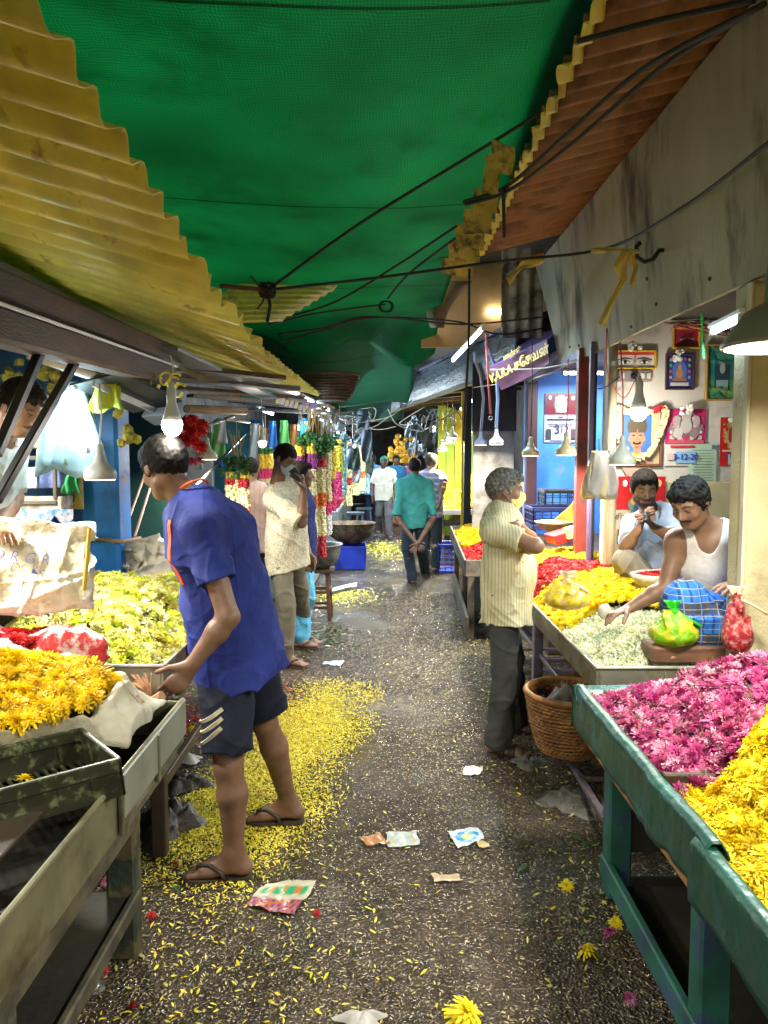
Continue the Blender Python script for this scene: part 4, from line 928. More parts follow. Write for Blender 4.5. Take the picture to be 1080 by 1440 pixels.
def heap(name, label, group, hf, x0, x1, y0, y1, base_m, size, templates, mats, dens, inside=lambda x, y: True, indiv=0, iname=None, ilabel=None, icat='flower', tilt=.7, dbl=1.3, zb=.66, near=None, stems=0, hn=.02):
    """mound + blooms; the `indiv` nearest blooms are objects of their own, the rest one mass"""
    nx = max(8, int((x1-x0)/.035)); ny = max(8, int((y1-y0)/.035))
    b = MB(); id_ = {}
    for i in range(nx+1):
        for j in range(ny+1):
            x = x0+(x1-x0)*i/nx; y = y0+(y1-y0)*j/ny
            if inside(x, y): id_[(i,j)] = len(b.V); b.V.append((x, y, hf(x, y)-.35*size))
    for i in range(nx):
        for j in range(ny):
            k = [(i,j),(i+1,j),(i+1,j+1),(i,j+1)]
            if all(q in id_ for q in k): b.F.append(tuple(id_[q] for q in k)); b.I.append(0)
    pts = []
    n = int((x1-x0)*(y1-y0)*dens); rg = random.Random(hash(name) % 1000+int(x0*100))
    rg = random.Random(int(abs(x0*1000)+abs(y0*77)))
    for k in range(n):
        x = rg.uniform(x0, x1); y = rg.uniform(y0, y1)
        if not inside(x, y): continue
        e = .02; gx = (hf(x+e, y)-hf(x-e, y))/(2*e); gy = (hf(x, y+e)-hf(x, y-e))/(2*e)
        z = hf(x, y)+rg.uniform(-.35,.25)*size+hn*mnoise.noise(Vector((x*9, y*9, 1)))
        up = Vector((-gx, -gy, 1)).normalized(); up = (up+Vector((rg.gauss(0,tilt), rg.gauss(0,tilt), rg.gauss(0,.2)))).normalized()
        if up.z < -.1: up.z *= -1
        q = up.to_track_quat('Z', 'Y').to_matrix() @ Matrix.Rotation(rg.uniform(0,6.28), 3, 'Z'); s = size*rg.uniform(.8,1.2)
        pts.append(((x, y, z), q, s, rg.randrange(len(templates)), rg.randrange(len(mats))))
    ind = []
    if indiv:
        vis = []
        for i, p in enumerate(pts):
            v = Vector(p[0]); u = 540+1080*v.x/v.y if v.y > .2 else 9999
            py_ = 640-1080*(v.z-CAMZ)/max(.2, v.y)
            if -15 < u < 1095 and py_ < 1440 and (near is None or near(v)): vis.append((v.y-v.z*3+(.0 if p[0][2] > hf(p[0][0], p[0][1]) else .8), i))
        vis.sort(); step = max(1, len(vis)//indiv) if 0 else 1
        ind = [i for _, i in vis[:indiv]]
        protos = {}
        for i in ind:
            (x, y, z), q, s, ti, mi = pts[i]
            if (ti, mi) not in protos:
                V, Q = templates[ti]; me = bpy.data.meshes.new(iname); me.from_pydata(V.tolist(), [], Q.tolist()); me.materials.append(mats[mi]); protos[(ti, mi)] = me
            o = bpy.data.objects.new(iname, protos[(ti, mi)]); col.objects.link(o); o.matrix_world = Matrix.Translation((x, y, z)) @ q.to_4x4() @ Matrix.Scale(s, 4)
            tag(o, ilabel, icat, group)
    ids = set(ind); VV = []; QQ = []; II = []; off = 0
    for ti in range(len(templates)):
        for mi in range(len(mats)):
            T = [T34(p[0], np.array(p[1])*p[2]) for i, p in enumerate(pts) if i not in ids and p[3] == ti and p[4] == mi]
            if not T: continue
            v, q = merge_copies(*templates[ti], np.array(T)); VV.append(v); QQ.append(q+off); off += len(v); II.append(np.full(len(q), mi))
    if stems:
        sv, sq = stem_geo(); T = []
        for k in range(stems):
            p = pts[rg.randrange(len(pts))]
            m3 = np.array(Vector((rg.uniform(-1,1), rg.uniform(-1,1), -rg.uniform(.15,1.1))).normalized().to_track_quat('-Z', 'Y').to_matrix() if 0 else (Matrix.Rotation(rg.uniform(0,6.28),3,'Z') @ Matrix.Rotation(math.pi*rg.uniform(.55,1.0),3,'X')))*.028
            T.append(T34((p[0][0], p[0][1], p[0][2]+.004), m3))
        v, q = merge_copies(sv, sq, np.array(T)); VV.append(v); QQ.append(q+off); off += len(v); II.append(np.full(len(q), len(mats)))
    V = np.concatenate(VV); Q = np.concatenate(QQ); I = np.concatenate(II)
    nb = len(V); bv = np.array(b.V, np.float32); bf = np.array(b.F, np.int64)
    V = np.concatenate([V, bv]); Q = np.concatenate([Q, bf+nb]); I = np.concatenate([I, np.full(len(bf), len(mats)+1)])
    o = mk(name, V, Q, list(mats)+[F_STEM, base_m], None, ((x0+x1)/2, (y0+y1)/2, zb), midx=I)
    return tag(o, label, 'flower heap', None, 'stuff')
def sm(t): t = max(0, min(1, t)); return t*t*(3-2*t)
def nz(x, y, f=4, s=0): return mnoise.noise(Vector((x*f, y*f, s)))
# magenta and yellow on the green table
edge_my = lambda x: 2.14+.42*sm((x-.85)/.55)
def h_pink(x, y): return .735+.20*sm((x-.76)/.55)*sm((3.05-y)/.25)+.03*nz(x, y, 3)
def h_yel(x, y): return .74+.27*sm((x-.78)/.45)*sm((edge_my(x)+.05-y)/.30)+.025*nz(x, y, 4, 2)
mb_p = M('heap_pink', (.10,.015,.05), .8, .5, 30); mb_y = M('heap_yellow', (.30,.17,.006), .8, .5, 30); mb_g = M('heap_green', (.12,.14,.03), .8, .5, 30); mb_r = M('heap_red', (.10,.005,.006), .8, .4, 30)  # mounds darker than their blooms, painting the shade in the gaps
heap('chrysanthemum_heap', 'mass of pink chrysanthemums on the green edged table', 'pink chrysanthemums heaped on the green table', h_pink, .79, 2.15, 2.10, 2.93, mb_p, .033, MUM, F_PINK, 1900,
     lambda x, y: y > edge_my(x)-.06, 150, 'chrysanthemum', 'loose pink chrysanthemum head in the heap on the green edged table', stems=190)
heap('chrysanthemum_heap', 'mass of bright yellow chrysanthemums on the near end of the green edged table', 'yellow chrysanthemums heaped on the green table', h_yel, .79, 1.9, .75, 2.66, mb_y, .030, POM, F_YEL, 2300,
     lambda x, y: y < edge_my(x), 100, 'chrysanthemum', 'loose yellow chrysanthemum head in the heap on the green edged table', stems=200, near=lambda v: v.y > 1.35)
# galvanised tray: white jasmine, yellow, red, yellow
def h_tray(x, y): return .735+.13*sm((x-.90)/.35)*sm((y-3.18)/.35)+.02*nz(x, y, 5, 4)
def h_tray2(x, y): return .75+.17*sm((x-.90)/.35)+.035*nz(x, y, 5, 4)
heap('jasmine_heap', 'greenish white jasmine buds spread in the galvanised tray', 'g', h_tray, .92, 1.60, 3.22, 4.18, mb_g, .021, BUD, F_JAS, 22000, lambda x, y: y < 4.15-.25*(x-.9), hn=.012, tilt=1.2)
heap('flower_heap', 'yellow blooms in the middle of the galvanised tray beside the jasmine', 'g', h_tray2, .92, 1.62, 3.95, 5.2, mb_y, .024, POM, F_YEL, 3000, lambda x, y: y > 4.12-.25*(x-.9) and y < 4.92+.45*(x-.9))
heap('rose_heap', 'heap of red roses between two yellow heaps in the galvanised tray', 'g', lambda x, y: h_tray2(x, y)+.02, .92, 1.60, 4.8, 5.85, mb_r, .021, POM, F_RED, 3400, lambda x, y: 4.9+.45*(x-.9) < y < 5.62-.1*(x-.9))
heap('flower_heap', 'yellow blooms at the far end of the galvanised tray', 'g', h_tray2, .92, 1.68, 5.0, 6.32, mb_y, .026, POM, F_YEL, 2600, lambda x, y: y > 5.6-.1*(x-.9) or (x > 1.36 and y > 5.1))
# far heaps
heap('flower_heap', 'yellow blooms on the dark sided table behind the striped shirt man', 'g', lambda x, y: .72+.12*sm((x-.8)/.3)+.02*nz(x, y), .86, 1.48, 8.0, 9.5, mb_y, .035, POM, F_YEL, 1100)
heap('rose_heap', 'red blooms at the near end of the dark sided table', 'g', lambda x, y: .73+.05*sm((x-.8)/.3), .80, 1.48, 7.0, 7.95, mb_r, .03, POM, F_RED, 1100)
heap('flower_heap', 'tall yellow flower heap on the grey topped table under the lime planks', 'g', lambda x, y: .88+.48*sm((x-.78)/.75)*sm((y-11.5)/.4)+.03*nz(x, y), .83, 2.3, 11.6, 12.95, mb_y, .036, POM, F_YEL, 1100)
# left: pale heap
heap('chrysanthemum_heap', 'pale yellow and cream chrysanthemums heaped in the second left tray', 'g', lambda x, y: .80+.21*sm((-.87-x)/.4)*sm((y-2.98)/.45)+.03*nz(x, y, 4, 6), -1.93, -.91, 3.07, 4.43, M('heap_shade_green', (.05,.06,.01), .8), .036, MUF, F_PALE, 1250, stems=40)  # dark mound colour stands for shade between the pale blooms
# open sack with gold chrysanthemums
SC = Vector((-1.34,2.32,.86))
def crate_line(x): return 2.16+.88*min(0, x+.86)
def sack_r(a, t):
    """radius multiplier of the sack outline"""
    return (1+.05*math.sin(3*a+1)+.03*math.sin(7*a))*(1+.0*t)
def h_sack(x, y):
    d = math.hypot((x-SC.x)/.56, (y-SC.y)/.44); return .945+.13*(1-sm(d/1.25))+.025*nz(x, y, 5, 8)
heap('chrysanthemum_heap', 'golden chrysanthemums filling the open white sack', 'golden chrysanthemums in the open sack', h_sack, -2.0, -.80, 1.92, 2.82, mb_y, .030, MUM+POM[:2], F_ORY, 2400,
     lambda x, y: math.hypot((x-SC.x)/.50, (y-SC.y)/.42) < 1 and y > crate_line(x)-.02, 50, 'chrysanthemum', 'loose golden chrysanthemum head in the open white sack', stems=70)
def drape(o, target, d, off=.003):
    """lay lettering onto a curved surface along direction d"""
    from mathutils.bvhtree import BVHTree
    me = target.data; bv = BVHTree.FromPolygons([v.co for v in me.vertices], [tuple(f.vertices) for f in me.polygons]); d = Vector(d).normalized(); sh = ORG[o.name]-ORG[target.name]
    for v in o.data.vertices:
        h = bv.ray_cast(v.co+sh-d*.5, d)
        if h[0] is not None and abs((h[0]-v.co-sh).dot(d)) < .4: v.co = h[0]-sh-d*off
        elif d.z < 0: v.co.z = target.data.vertices[0].co.z*0+min(q.co.z for q in me.vertices)+.004-sh.z
    return o
def open_sack():
    t = thing('flower_sack', 'open white woven sack with its rolled rim around golden chrysanthemums', 'sack', SC)
    def fn(u, v):
        a = 2*math.pi*u; fr = max(0, math.cos(a+.75)); fr2 = max(0, math.cos(a+.35))**3
        ff = 1-.25*max(0, -math.sin(a+.2))
        pr = [(.90,.03),(.955,.075),(.985,.105),(1.02,.105),(1.05,.075),(1.08+.04*fr,.04),(1.12+.08*fr+.10*fr2,.012),(1.14+.14*fr*ff+.20*fr2,.0)]
        q = v*(len(pr)-1); i = min(int(q), len(pr)-2); f_ = q-i; r_ = pr[i][0]*(1-f_)+pr[i+1][0]*f_; z = pr[i][1]*(1-f_)+pr[i+1][1]*f_
        w_ = .012*math.sin(a*23+3*math.sin(a*3))*v+.02*math.sin(a*9+v*4)*v+.008*math.sin(a*41+v*7)
        r_ = r_*(1+w_*.8)
        z += (.018*math.sin(a*5+1)+.012*math.sin(a*11+2)+.007*math.sin(a*27+v*3))*(1 if v < .8 else .4)
        x = SC.x+.52*r_*math.cos(a); y = SC.y+.42*r_*math.sin(a)
        return (min(x, -.745+.01*math.sin(y*30)), max(y, crate_line(x)+.015*math.sin(x*20)),  max(SC.z-.002+.005, SC.z+z))
    MB().grid(fn, 150, 30, th=.003).build('sack_cloth', M('pp_white', (.50,.47,.37), .5, .22, 6, c2=(.34,.30,.19), mixs=4, bump=.7, bs=22, trans=.15), t, smooth=True)
    sk_ = t.children[0]
    drape(text_mesh('print', 'NUTTUR', .036, (-.782,2.40,1.1), (.05,-.60,0), (.6,.05,0), M('orange_print', (.45,.25,.08), .6), t, ext=.001), sk_, (0,0,-1))
open_sack()
# ================================================================ LAMPS
m_lw = M('lamp_white', (.62,.60,.50), .4, .08); m_lens = M('lamp_lens', (.9,.9,.85), .4, 0, emit=(1,.93,.78), es=5); m_warm = M('bulb_glow', (1,1,1), .3, 0, emit=(1,.90,.72), es=28)
def lightat(parent, p, W_, r=.06, color=(1,.94,.82), area=True, down=True, size=.13, rot=(0,0,0)):
    l = bpy.data.lights.new('lamp_light', 'AREA' if area else 'POINT'); l.energy = W_*LK; l.color = color
    if area: l.shape = 'DISK'; l.size = size; l.spread = R(165)
    else: l.shadow_soft_size = r
    o = bpy.data.objects.new('lamp_light', l); col.objects.link(o); o.parent = parent; o.location = Vector(p)-ORG[parent.name]; o.rotation_euler = rot
    return o
def pendant(name, label, p, wd=.15, power=14, top=None, m=None, cord=None, group=None, color=(1,.94,.82), cordr=.004, lit=True, mid=None):
    """ribbed LED highbay lamp; p = centre of the lens"""
    p = Vector(p); t = thing(name, label, 'lamp', p, 0, group); r = wd/2; m = m or m_lw
    MB().lathe([(r*.98,0),(r,.006),(r,.03*wd/.15),(r*.93,.045*wd/.15),(r*.62,.066*wd/.15),(r*.40,.085*wd/.15),(r*.30,.112*wd/.15),(r*.24,.115*wd/.15),(r*.24,.155*wd/.15),(r*.14,.165*wd/.15),(0,.17*wd/.15)], p, 40, flute=.02, nf=20).build('shade', m, t, smooth=True)
    MB().lathe([(0,-.004),(r*.92,-.003),(r*.92,.004)], p, 24).build('lens', m_lens if lit else m_lw, t)
    topz = p+Vector((0,0,.17*wd/.15)); top = Vector(top) if top is not None else p+Vector((0,0,.9))
    pts = [topz]+([Vector(q) for q in mid] if mid else [topz.lerp(top, .5)+Vector((.008,0,0))])+[top]
    MB().tube(pts, cordr, 7).build('cord', cord or M('red_flex', (.35,.05,.04), .6), t, smooth=True)
    if lit: lightat(t, p-Vector((0,0,.008)), power, size=wd*.85, color=color)
    return t
def bulb(name, label, p, s=1., power=14, top=None, color=(1,.92,.8), cord=None, group=None):
    p = Vector(p); t = thing(name, label, 'bulb', p, 0, group)
    MB().lathe([(0,-.040*s),(.012*s,-.038*s),(.024*s,-.030*s),(.033*s,-.014*s),(.036*s,.004*s),(.034*s,.014*s)], p, 24).build('glass', m_warm, t, smooth=True)
    MB().lathe([(.0335*s,.014*s),(.029*s,.035*s),(.019*s,.068*s),(.016*s,.085*s),(.0165*s,.086*s),(.0165*s,.125*s),(.009*s,.13*s),(.008*s,.15*s),(0,.151*s)], p, 20).build('socket', M('bulb_body', (.62,.66,.68), .4), t, smooth=True)
    top = Vector(top) if top is not None else p+Vector((0,0,.7)); a = p+Vector((0,0,.15*s))
    MB().tube([a, a.lerp(top, .5)+Vector((.01,0,0)), top], .003, 6).build('cord', cord or M('white_flex', (.5,.5,.47), .6), t)
    lightat(t, p-Vector((0,0,.045*s)), power, r=.034*s, color=color, area=False)
    return t
def tube_light(label, a, b, power, color=(.62,.82,1.), r=.014, es=14):
    a, b = Vector(a), Vector(b); t = thing('tube_light', label, 'tube light', (a+b)/2); d = (b-a).normalized()
    MB().tube([a, b], r, 10).build('tube', M('tube_glow_%d' % int(color[0]*100), (1,1,1), .4, 0, emit=color, es=es), t, smooth=True)
    u = Vector((0,0,1)); u = (u-d*u.dot(d)).normalized()
    MB().bar(a-d*.03+u*.026, b+d*.03+u*.026, .036, .022).build('batten', M('batten', (.6,.6,.6), .4), t)
    for q in (a, b): MB().bar(q-d*.012, q+d*.012, .03, .035).build('end_cap', M('batten'), t)
    l = bpy.data.lights.new('lamp_light', 'AREA'); l.shape = 'RECTANGLE'; l.size = .03; l.size_y = (b-a).length; l.energy = power*LK; l.color = color; l.spread = R(175)
    o = bpy.data.objects.new('lamp_light', l); col.objects.link(o); o.parent = t
    q = d.to_track_quat('Y', 'Z'); o.rotation_euler = q.to_euler(); o.location = (a+b)/2-u*.022-ORG[t.name]
    return t
gb = M('green_flex', (.05,.35,.15), .6); bkf = M('black_flex', (.015,.015,.015), .6); whf = M('white_flex', (.5,.5,.47), .6)
# right side
pendant('pendant_lamp', 'cream pendant lamp on a red wire in front of the garlanded portrait', W(875,653,4.15), .14, 10, W(872,480,4.15), M('lamp_cream', (.55,.50,.36), .45))
pendant('pendant_lamp', 'cream pendant lamp on a red wire beside the red steel post', W(796,640,5.4), .145, 24, W(799,505,5.4), M('lamp_cream'))
pendant('pendant_lamp', 'cream pendant lamp on a black wire at the middle of the blue shop front', W(746,641,6.3), .14, 34, W(748,480,6.3), M('lamp_cream'), bkf)
bw = M('blue_hose', (.20,.27,.42), .5)
pendant('pendant_lamp', 'pendant lamp on a grey hose hanging above the striped shirt man', W(698,625,7.6), .14, 20, W(683,482,7.2), m_lw, bw, cordr=.016, mid=[W(698,600,7.6), W(700,560,7.55), W(698,520,7.4), W(690,500,7.3)])
pendant('pendant_lamp', 'pendant lamp on a blue hose left of the one on the grey hose', W(676,626,8.6), .14, 18, W(667,495,7.6), M('lamp_bluewhite', (.45,.52,.66), .4), bw, cordr=.017, mid=[W(677,600,8.6), W(680,560,8.3), W(676,528,8), W(668,505,7.7)])
hk = thing('hook_cable', 'red cable with a steel hook dangling beside the grey hose lamp', 'cable', W(690,590,7.2))
MB().tube([W(683,468,6.9), W(687,540,7.1), W(690,582,7.2)], .010, 7).build('cable', M('red_flex'), hk); MB().tube([W(690,582,7.2)+Vector((.018*math.sin(a), 0, -.02-.018*(1-math.cos(a)))) for a in np.linspace(0,6.0,12)], .004, 6).build('hook', m_tin, hk)
for i, (px, py, Y, lb, pw, c_) in enumerate(((636,616,11.2,'highest', 16, (1,.9,.6)),(629,624,11.6,'second',0,(1,.9,.6)),(622,634,12.0,'lowest and bluest',10,(.6,.9,1)))):
    pendant('pendant_lamp', 'small pendant lamp, %s of the cluster of three in the lime plank stall' % lb, W(px, py, Y), .15, pw*4, W(px, 560, Y), m_lw, M('orange_flex', (.5,.2,.03), .6), color=c_, lit=pw > 0)
tube_light('slanting bluish tube light above the far right lamps', W(637,507,7.5), W(679,462,6.5), 26, es=22)
tube_light('short tube light deep in the lime plank stall', W(648,576,12.2), W(667,562,11.6), 90, (.85,.93,1), es=22)
tube_light('bright tube light along the back of the far left garland stall', (-1.5,9.2,2.25), (-1.5,10.4,2.25), 60, (.75,.9,1), es=22)
tube_light('tube light under the far left roof beyond the stools', (-1.1,13.2,2.3), (-.95,14.3,2.3), 60, (.75,.9,1), es=22)
tube_light('tube light added under the far right roof beyond the lime planks', (1.15,16.2,2.4), (1.0,17.4,2.4), 60, (.75,.9,1), es=22)  # extra lamp put in to lift the dark far lane
tube_light('tube light added inside the blue shop behind its beam', (1.75,7.6,2.5), (2.4,7.6,2.5), 34, (.85,.92,1), es=18)  # added lamp, brightens the blue wall
tube_light('short bluish tube light at the top right of the picture shop', W(1003,466,3.55), W(1043,447,3.2), 16, es=20)
# big dish lamp, right edge
def dish(label, p, r, power, col_=(1,.94,.80), mcol=None, top=None):
    t = thing('dish_lamp', label, 'lamp', p); p = Vector(p)
    MB().lathe([(r,0),(r*1.0,.012),(r*.62,.105),(r*.30,.135),(r*.28,.25),(r*.12,.27),(0,.272)], p, 36).build('shade', mcol or M('dish_olive', (.22,.20,.14), .4, .15), t, smooth=True)
    MB().lathe([(0,-.004),(r*.93,-.003),(r*.93,.003)], p, 30).build('lens', M('dish_lens', (1,1,1), .4, 0, emit=(1,.95,.85), es=6), t)
    MB().tube([p+Vector((0,0,.27)), Vector(top) if top is not None else p+Vector((0,0,.8))], .006, 6).build('cord', bkf, t)
    lightat(t, p-Vector((0,0,.006)), power, size=r*1.7, color=col_); return t
dish('large dish lamp hanging over the pink and yellow heaps', W(1098,488,2.35), .17, 30)
dish('dish lamp hanging over the near end of the yellow heap', (1.15,.75,2.12), .16, 27)  # lamp added outside the frame to brighten the foreground
# bulb and switchboard in the picture shop
bulb('bulb', 'bare glowing bulb in front of the garlanded portrait', W(898,579,4.9), 1.5, 16, W(893,520,5.2), cord=M('red_flex'))
# left side
pendant('pendant_lamp', 'pendant lamp with ribbed metal shade in front of the blue pillar', W(141,674,3.2), .13, 13, W(140,540,3.3), M('lamp_steel', (.38,.40,.38), .4, metal=.2), whf)
bulb('bulb', 'glowing white bulb hanging just behind the head of the man in the blue polo', W(242,598,3.02), 1.12, 8, W(240,500,3.2))
pendant('pendant_lamp', 'cream pendant lamp between the blue polo man and the garlands', W(291,646,5.4), .14, 20, W(288,560,5.4), M('lamp_cream'), whf)
bulb('bulb', 'small glowing bulb beside the head of the masked man', W(369,623,6.6), .95, 20, W(367,560,6.6))
dish('dish lamp over the near left table', (-1.25,1.15,2.06), .16, 26)  # added lamp past the left edge, lights the near table
dish('dish lamp over the vendor sacks on the left', (-1.95,2.75,2.0), .14, 42, (1,.96,.88))
dish('dish lamp over the pale flower tray', (-2.15,3.75,2.10), .15, 24, (1,.97,.85))  # made up lamp kept out of view, brightens the pale heap
tube_light('tube light above the garlands on the left', W(444,566,8.5), W(462,577,9.3), 20, es=22)
tube_light('tube light high in the dark left stall next to the garlands', W(424,559,7.6), W(440,566,8.2), 14, es=20)
for x, y, z, pw, lb in ((-1.2,11,2.1,34,'left bulb over the far basket'),(-1.1,14.5,2.1,34,'left bulb over the far stools'),(1.3,15.5,2.2,34,'right bulb over the farthest visible stall'),(-1.2,18.5,2.1,34,'left bulb near the end of the lane'),(1.2,19.5,2.2,34,'right bulb near the end of the lane')):
    bulb('bulb', 'far '+lb, (x,y,z), 1.2, pw*4.2, color=(.85,.95,1))
# ================================================================ CABLES
def cable(label, pts, r, m=m_rope, name='cable', cat='cable', n=14, sag=0.):
    pts = [Vector(p) for p in pts]; out = []
    P = [pts[0]*2-pts[1]]+pts+[pts[-1]*2-pts[-2]]
    for i in range(1, len(P)-2):
        for k in range(n):
            t = k/n; a, b, c, d = P[i-1:i+3]
            out.append(.5*((2*b)+(c-a)*t+(2*a-5*b+4*c-d)*t*t+(3*b-a-3*c+d)*t*t*t)+Vector((0,0,-sag*math.sin(math.pi*t))))
    out.append(pts[-1])
    return tag(MB().tube(out, r, 7).build(name, m, origin=tuple(pts[0]), smooth=True), label, cat)
K = W(376,408,4.2)
cable('black rope running up across the tarpaulin from the knot to the upper right', [K, W(505,315,4.4), W(640,232,4.25), W(750,165,3.85), W(790,142,3.7)], .009)
cable('black rope from the knot to the iron hook on the fascia board', [K, W(520,392,4.6), W(700,368,4.8), W(850,350,4.6), W(960,292,3.45), W(1095,190,2.62)], .009)
cable('dark rope from the left eave to the knot', [W(310,402,4.0), K], .012, M('red_rope', (.12,.03,.02), .8))
cable('pair of black cables running under the rust roof, upper one', [W(652,284,4.7), W(712,262,4.3), W(795,190,3.6), W(900,100,3.0), W(1066,10,2.4)], .010)
cable('pair of black cables running under the rust roof, lower one', [W(655,288,4.7), W(715,268,4.3), W(800,205,3.65), W(930,95,2.95), W(1075,5,2.38)], .010)
cable('black cable crossing the top of the rust roof', [W(812,58,2.75), W(930,28,2.6), W(1062,0,2.4)], .010)
cable('thin black cable from below the tarpaulin to the twist ring', [W(378,456,6), W(450,440,6.4), W(542,428,6.6)], .008)
cable('black cable curving from the twist ring to the rust roof tips', [W(545,420,6.6), W(575,385,6.1), W(640,335,5.5)], .009)
cable('long black cable rising from the left roof to the rust roof', [W(380,452,6), W(470,425,6.2), W(560,372,5.9), W(642,318,5.3)], .009)
cable('black cable from the left roof through the ring to the purple awning', [W(392,470,6.4), W(460,460,6.6), W(505,446,6.8), W(560,448,7), W(655,456,7.2), W(762,446,7.2)], .008)
cable('second black cable sagging below it towards the purple awning', [W(392,482,6.4), W(455,464,6.6), W(520,447,6.8), W(640,452,7), W(700,470,7.2), W(762,462,7.2)], .008)
cable('black rope hanging straight down past the tube light', [W(660,378,5.6), W(659,480,5.6), W(655,560,5.7), W(652,620,5.8)], .009)
cable('short black cable end dangling from the roof pair', [W(708,262,4.3), W(709,334,4.4)], .010)
cable('white wire strung from the left stalls towards the far awning', [W(484,598,10), W(540,588,11), W(560,578,12), W(600,545,12.5)], .006, M('white_flex'))
cable('white wire sagging low across the far lane', [W(497,596,12), W(530,604,12), W(556,600,12.5)], .006, M('white_flex'))
cable('thin pale wire in front of the blue shop', [W(690,520,7), W(760,518,6.6), W(812,508,6)], .006, M('pale_wire', (.4,.36,.28), .6))
cable('thin pale cord below the purple sign', [W(666,545,8), W(740,534,7), W(790,520,6.4)], .005, M('pale_wire'))
kn = thing('cable_knot', 'tangled knot of black rope hanging in mid air below the yellow roof', 'knot', K)
for i in range(6):
    rg = random.Random(i); a0 = rg.uniform(0,3); b = MB(); ax = Vector((rg.gauss(0,1), rg.gauss(0,1), rg.gauss(0,1))).normalized(); x, y, _ = basis(ax)
    b.tube([K+(x*math.cos(q)+y*math.sin(q))*.042+Vector((0,0,.01*math.sin(3*q))) for q in np.linspace(0,6.2,16)], .007, 6).build('loop', m_rope, kn)
MB().tube([K, W(380,430,4.2), W(376,452,4.25)], .010, 6).build('tail', m_rope, kn)
for q in ((352,388),(362,434)): MB().tube([K, K.lerp(W(q[0], q[1], 4.15), .5)+Vector((0,0,-.015)), W(q[0], q[1], 4.15)], .006, 5).build('tail', M('red_rope'), kn)
rg_ = thing('cable_ring', 'twisted black cable ring in the middle of the lane', 'ring', W(542,431,6.6))
for dx in (0,.012): MB().tube([W(542,431,6.6)+Vector((.055*math.cos(a)+dx, .01*math.sin(5*a), .045*math.sin(a))) for a in np.linspace(0,6.28,18)], .008, 6).build('loop', m_rope, rg_)
# hook with the yellow tape
hp = Vector((1.44,3.95,0)); d = W(927,352,1.0)-Vector((0,0,CAMZ)); hp = Vector((0,0,CAMZ))+d*(1.44/d.x)
t = thing('iron_hook', 'black iron hook on the fascia board', 'hook', hp)
MB().tube([hp+Vector((.05,0,0)), hp, hp+Vector((-.03,0,-.045)), hp+Vector((-.075,0,-.06)), hp+Vector((-.115,0,-.035)), hp+Vector((-.12,0,.02)), hp+Vector((-.10,0,.04))], .012, 8).build('hook', m_rope, t, smooth=True)
tp_ = M('yellow_tape', (.62,.46,.10), .5, .15, trans=.3)
t = thing('tape_strip', 'torn yellow tape tied to the rope at the iron hook', 'tape', hp)
def ribbon(pts, w_, name, m, parent, tw=0.):
    pts = [Vector(p) for p in pts]
    def fn(u, v):
        q = u*(len(pts)-1); i = min(int(q), len(pts)-2); p = pts[i].lerp(pts[i+1], q-i); d = (pts[i+1]-pts[i]).normalized(); s = d.cross(Vector((0,1,0)))
        s = s.normalized() if s.length > .05 else Vector((1,0,0)); s = Matrix.Rotation(tw*u, 3, d) @ s
        return p+s*w_*(v-.5)*(1+.4*math.sin(u*7))+Vector((0,.01*math.sin(v*6+u*9),0))
    return MB().grid(fn, 6*len(pts), 5, th=.0015).build(name, m, parent, smooth=True)
o_ = hp+Vector((-.10,-.02,0))
ribbon([W(832,352,4.0), W(862,351,3.9), W(900,353,3.75)], .022, 'strip', tp_, t); ribbon([W(882,352,3.8), W(872,374,3.8), W(876,392,3.8), W(862,420,3.8), W(846,458,3.8)], .04, 'strip', tp_, t, .8)
ribbon([W(884,354,3.82), W(893,376,3.82), W(889,402,3.82)], .03, 'strip', tp_, t, .5)
t = thing('tape_strip', 'folded yellow sheet scrap at the top corner of the fascia board', 'tape', W(738,378,6)); ribbon([W(765,362,5.6), W(735,372,5.7), W(714,396,5.8)], .06, 'strip', tp_, t, .6)
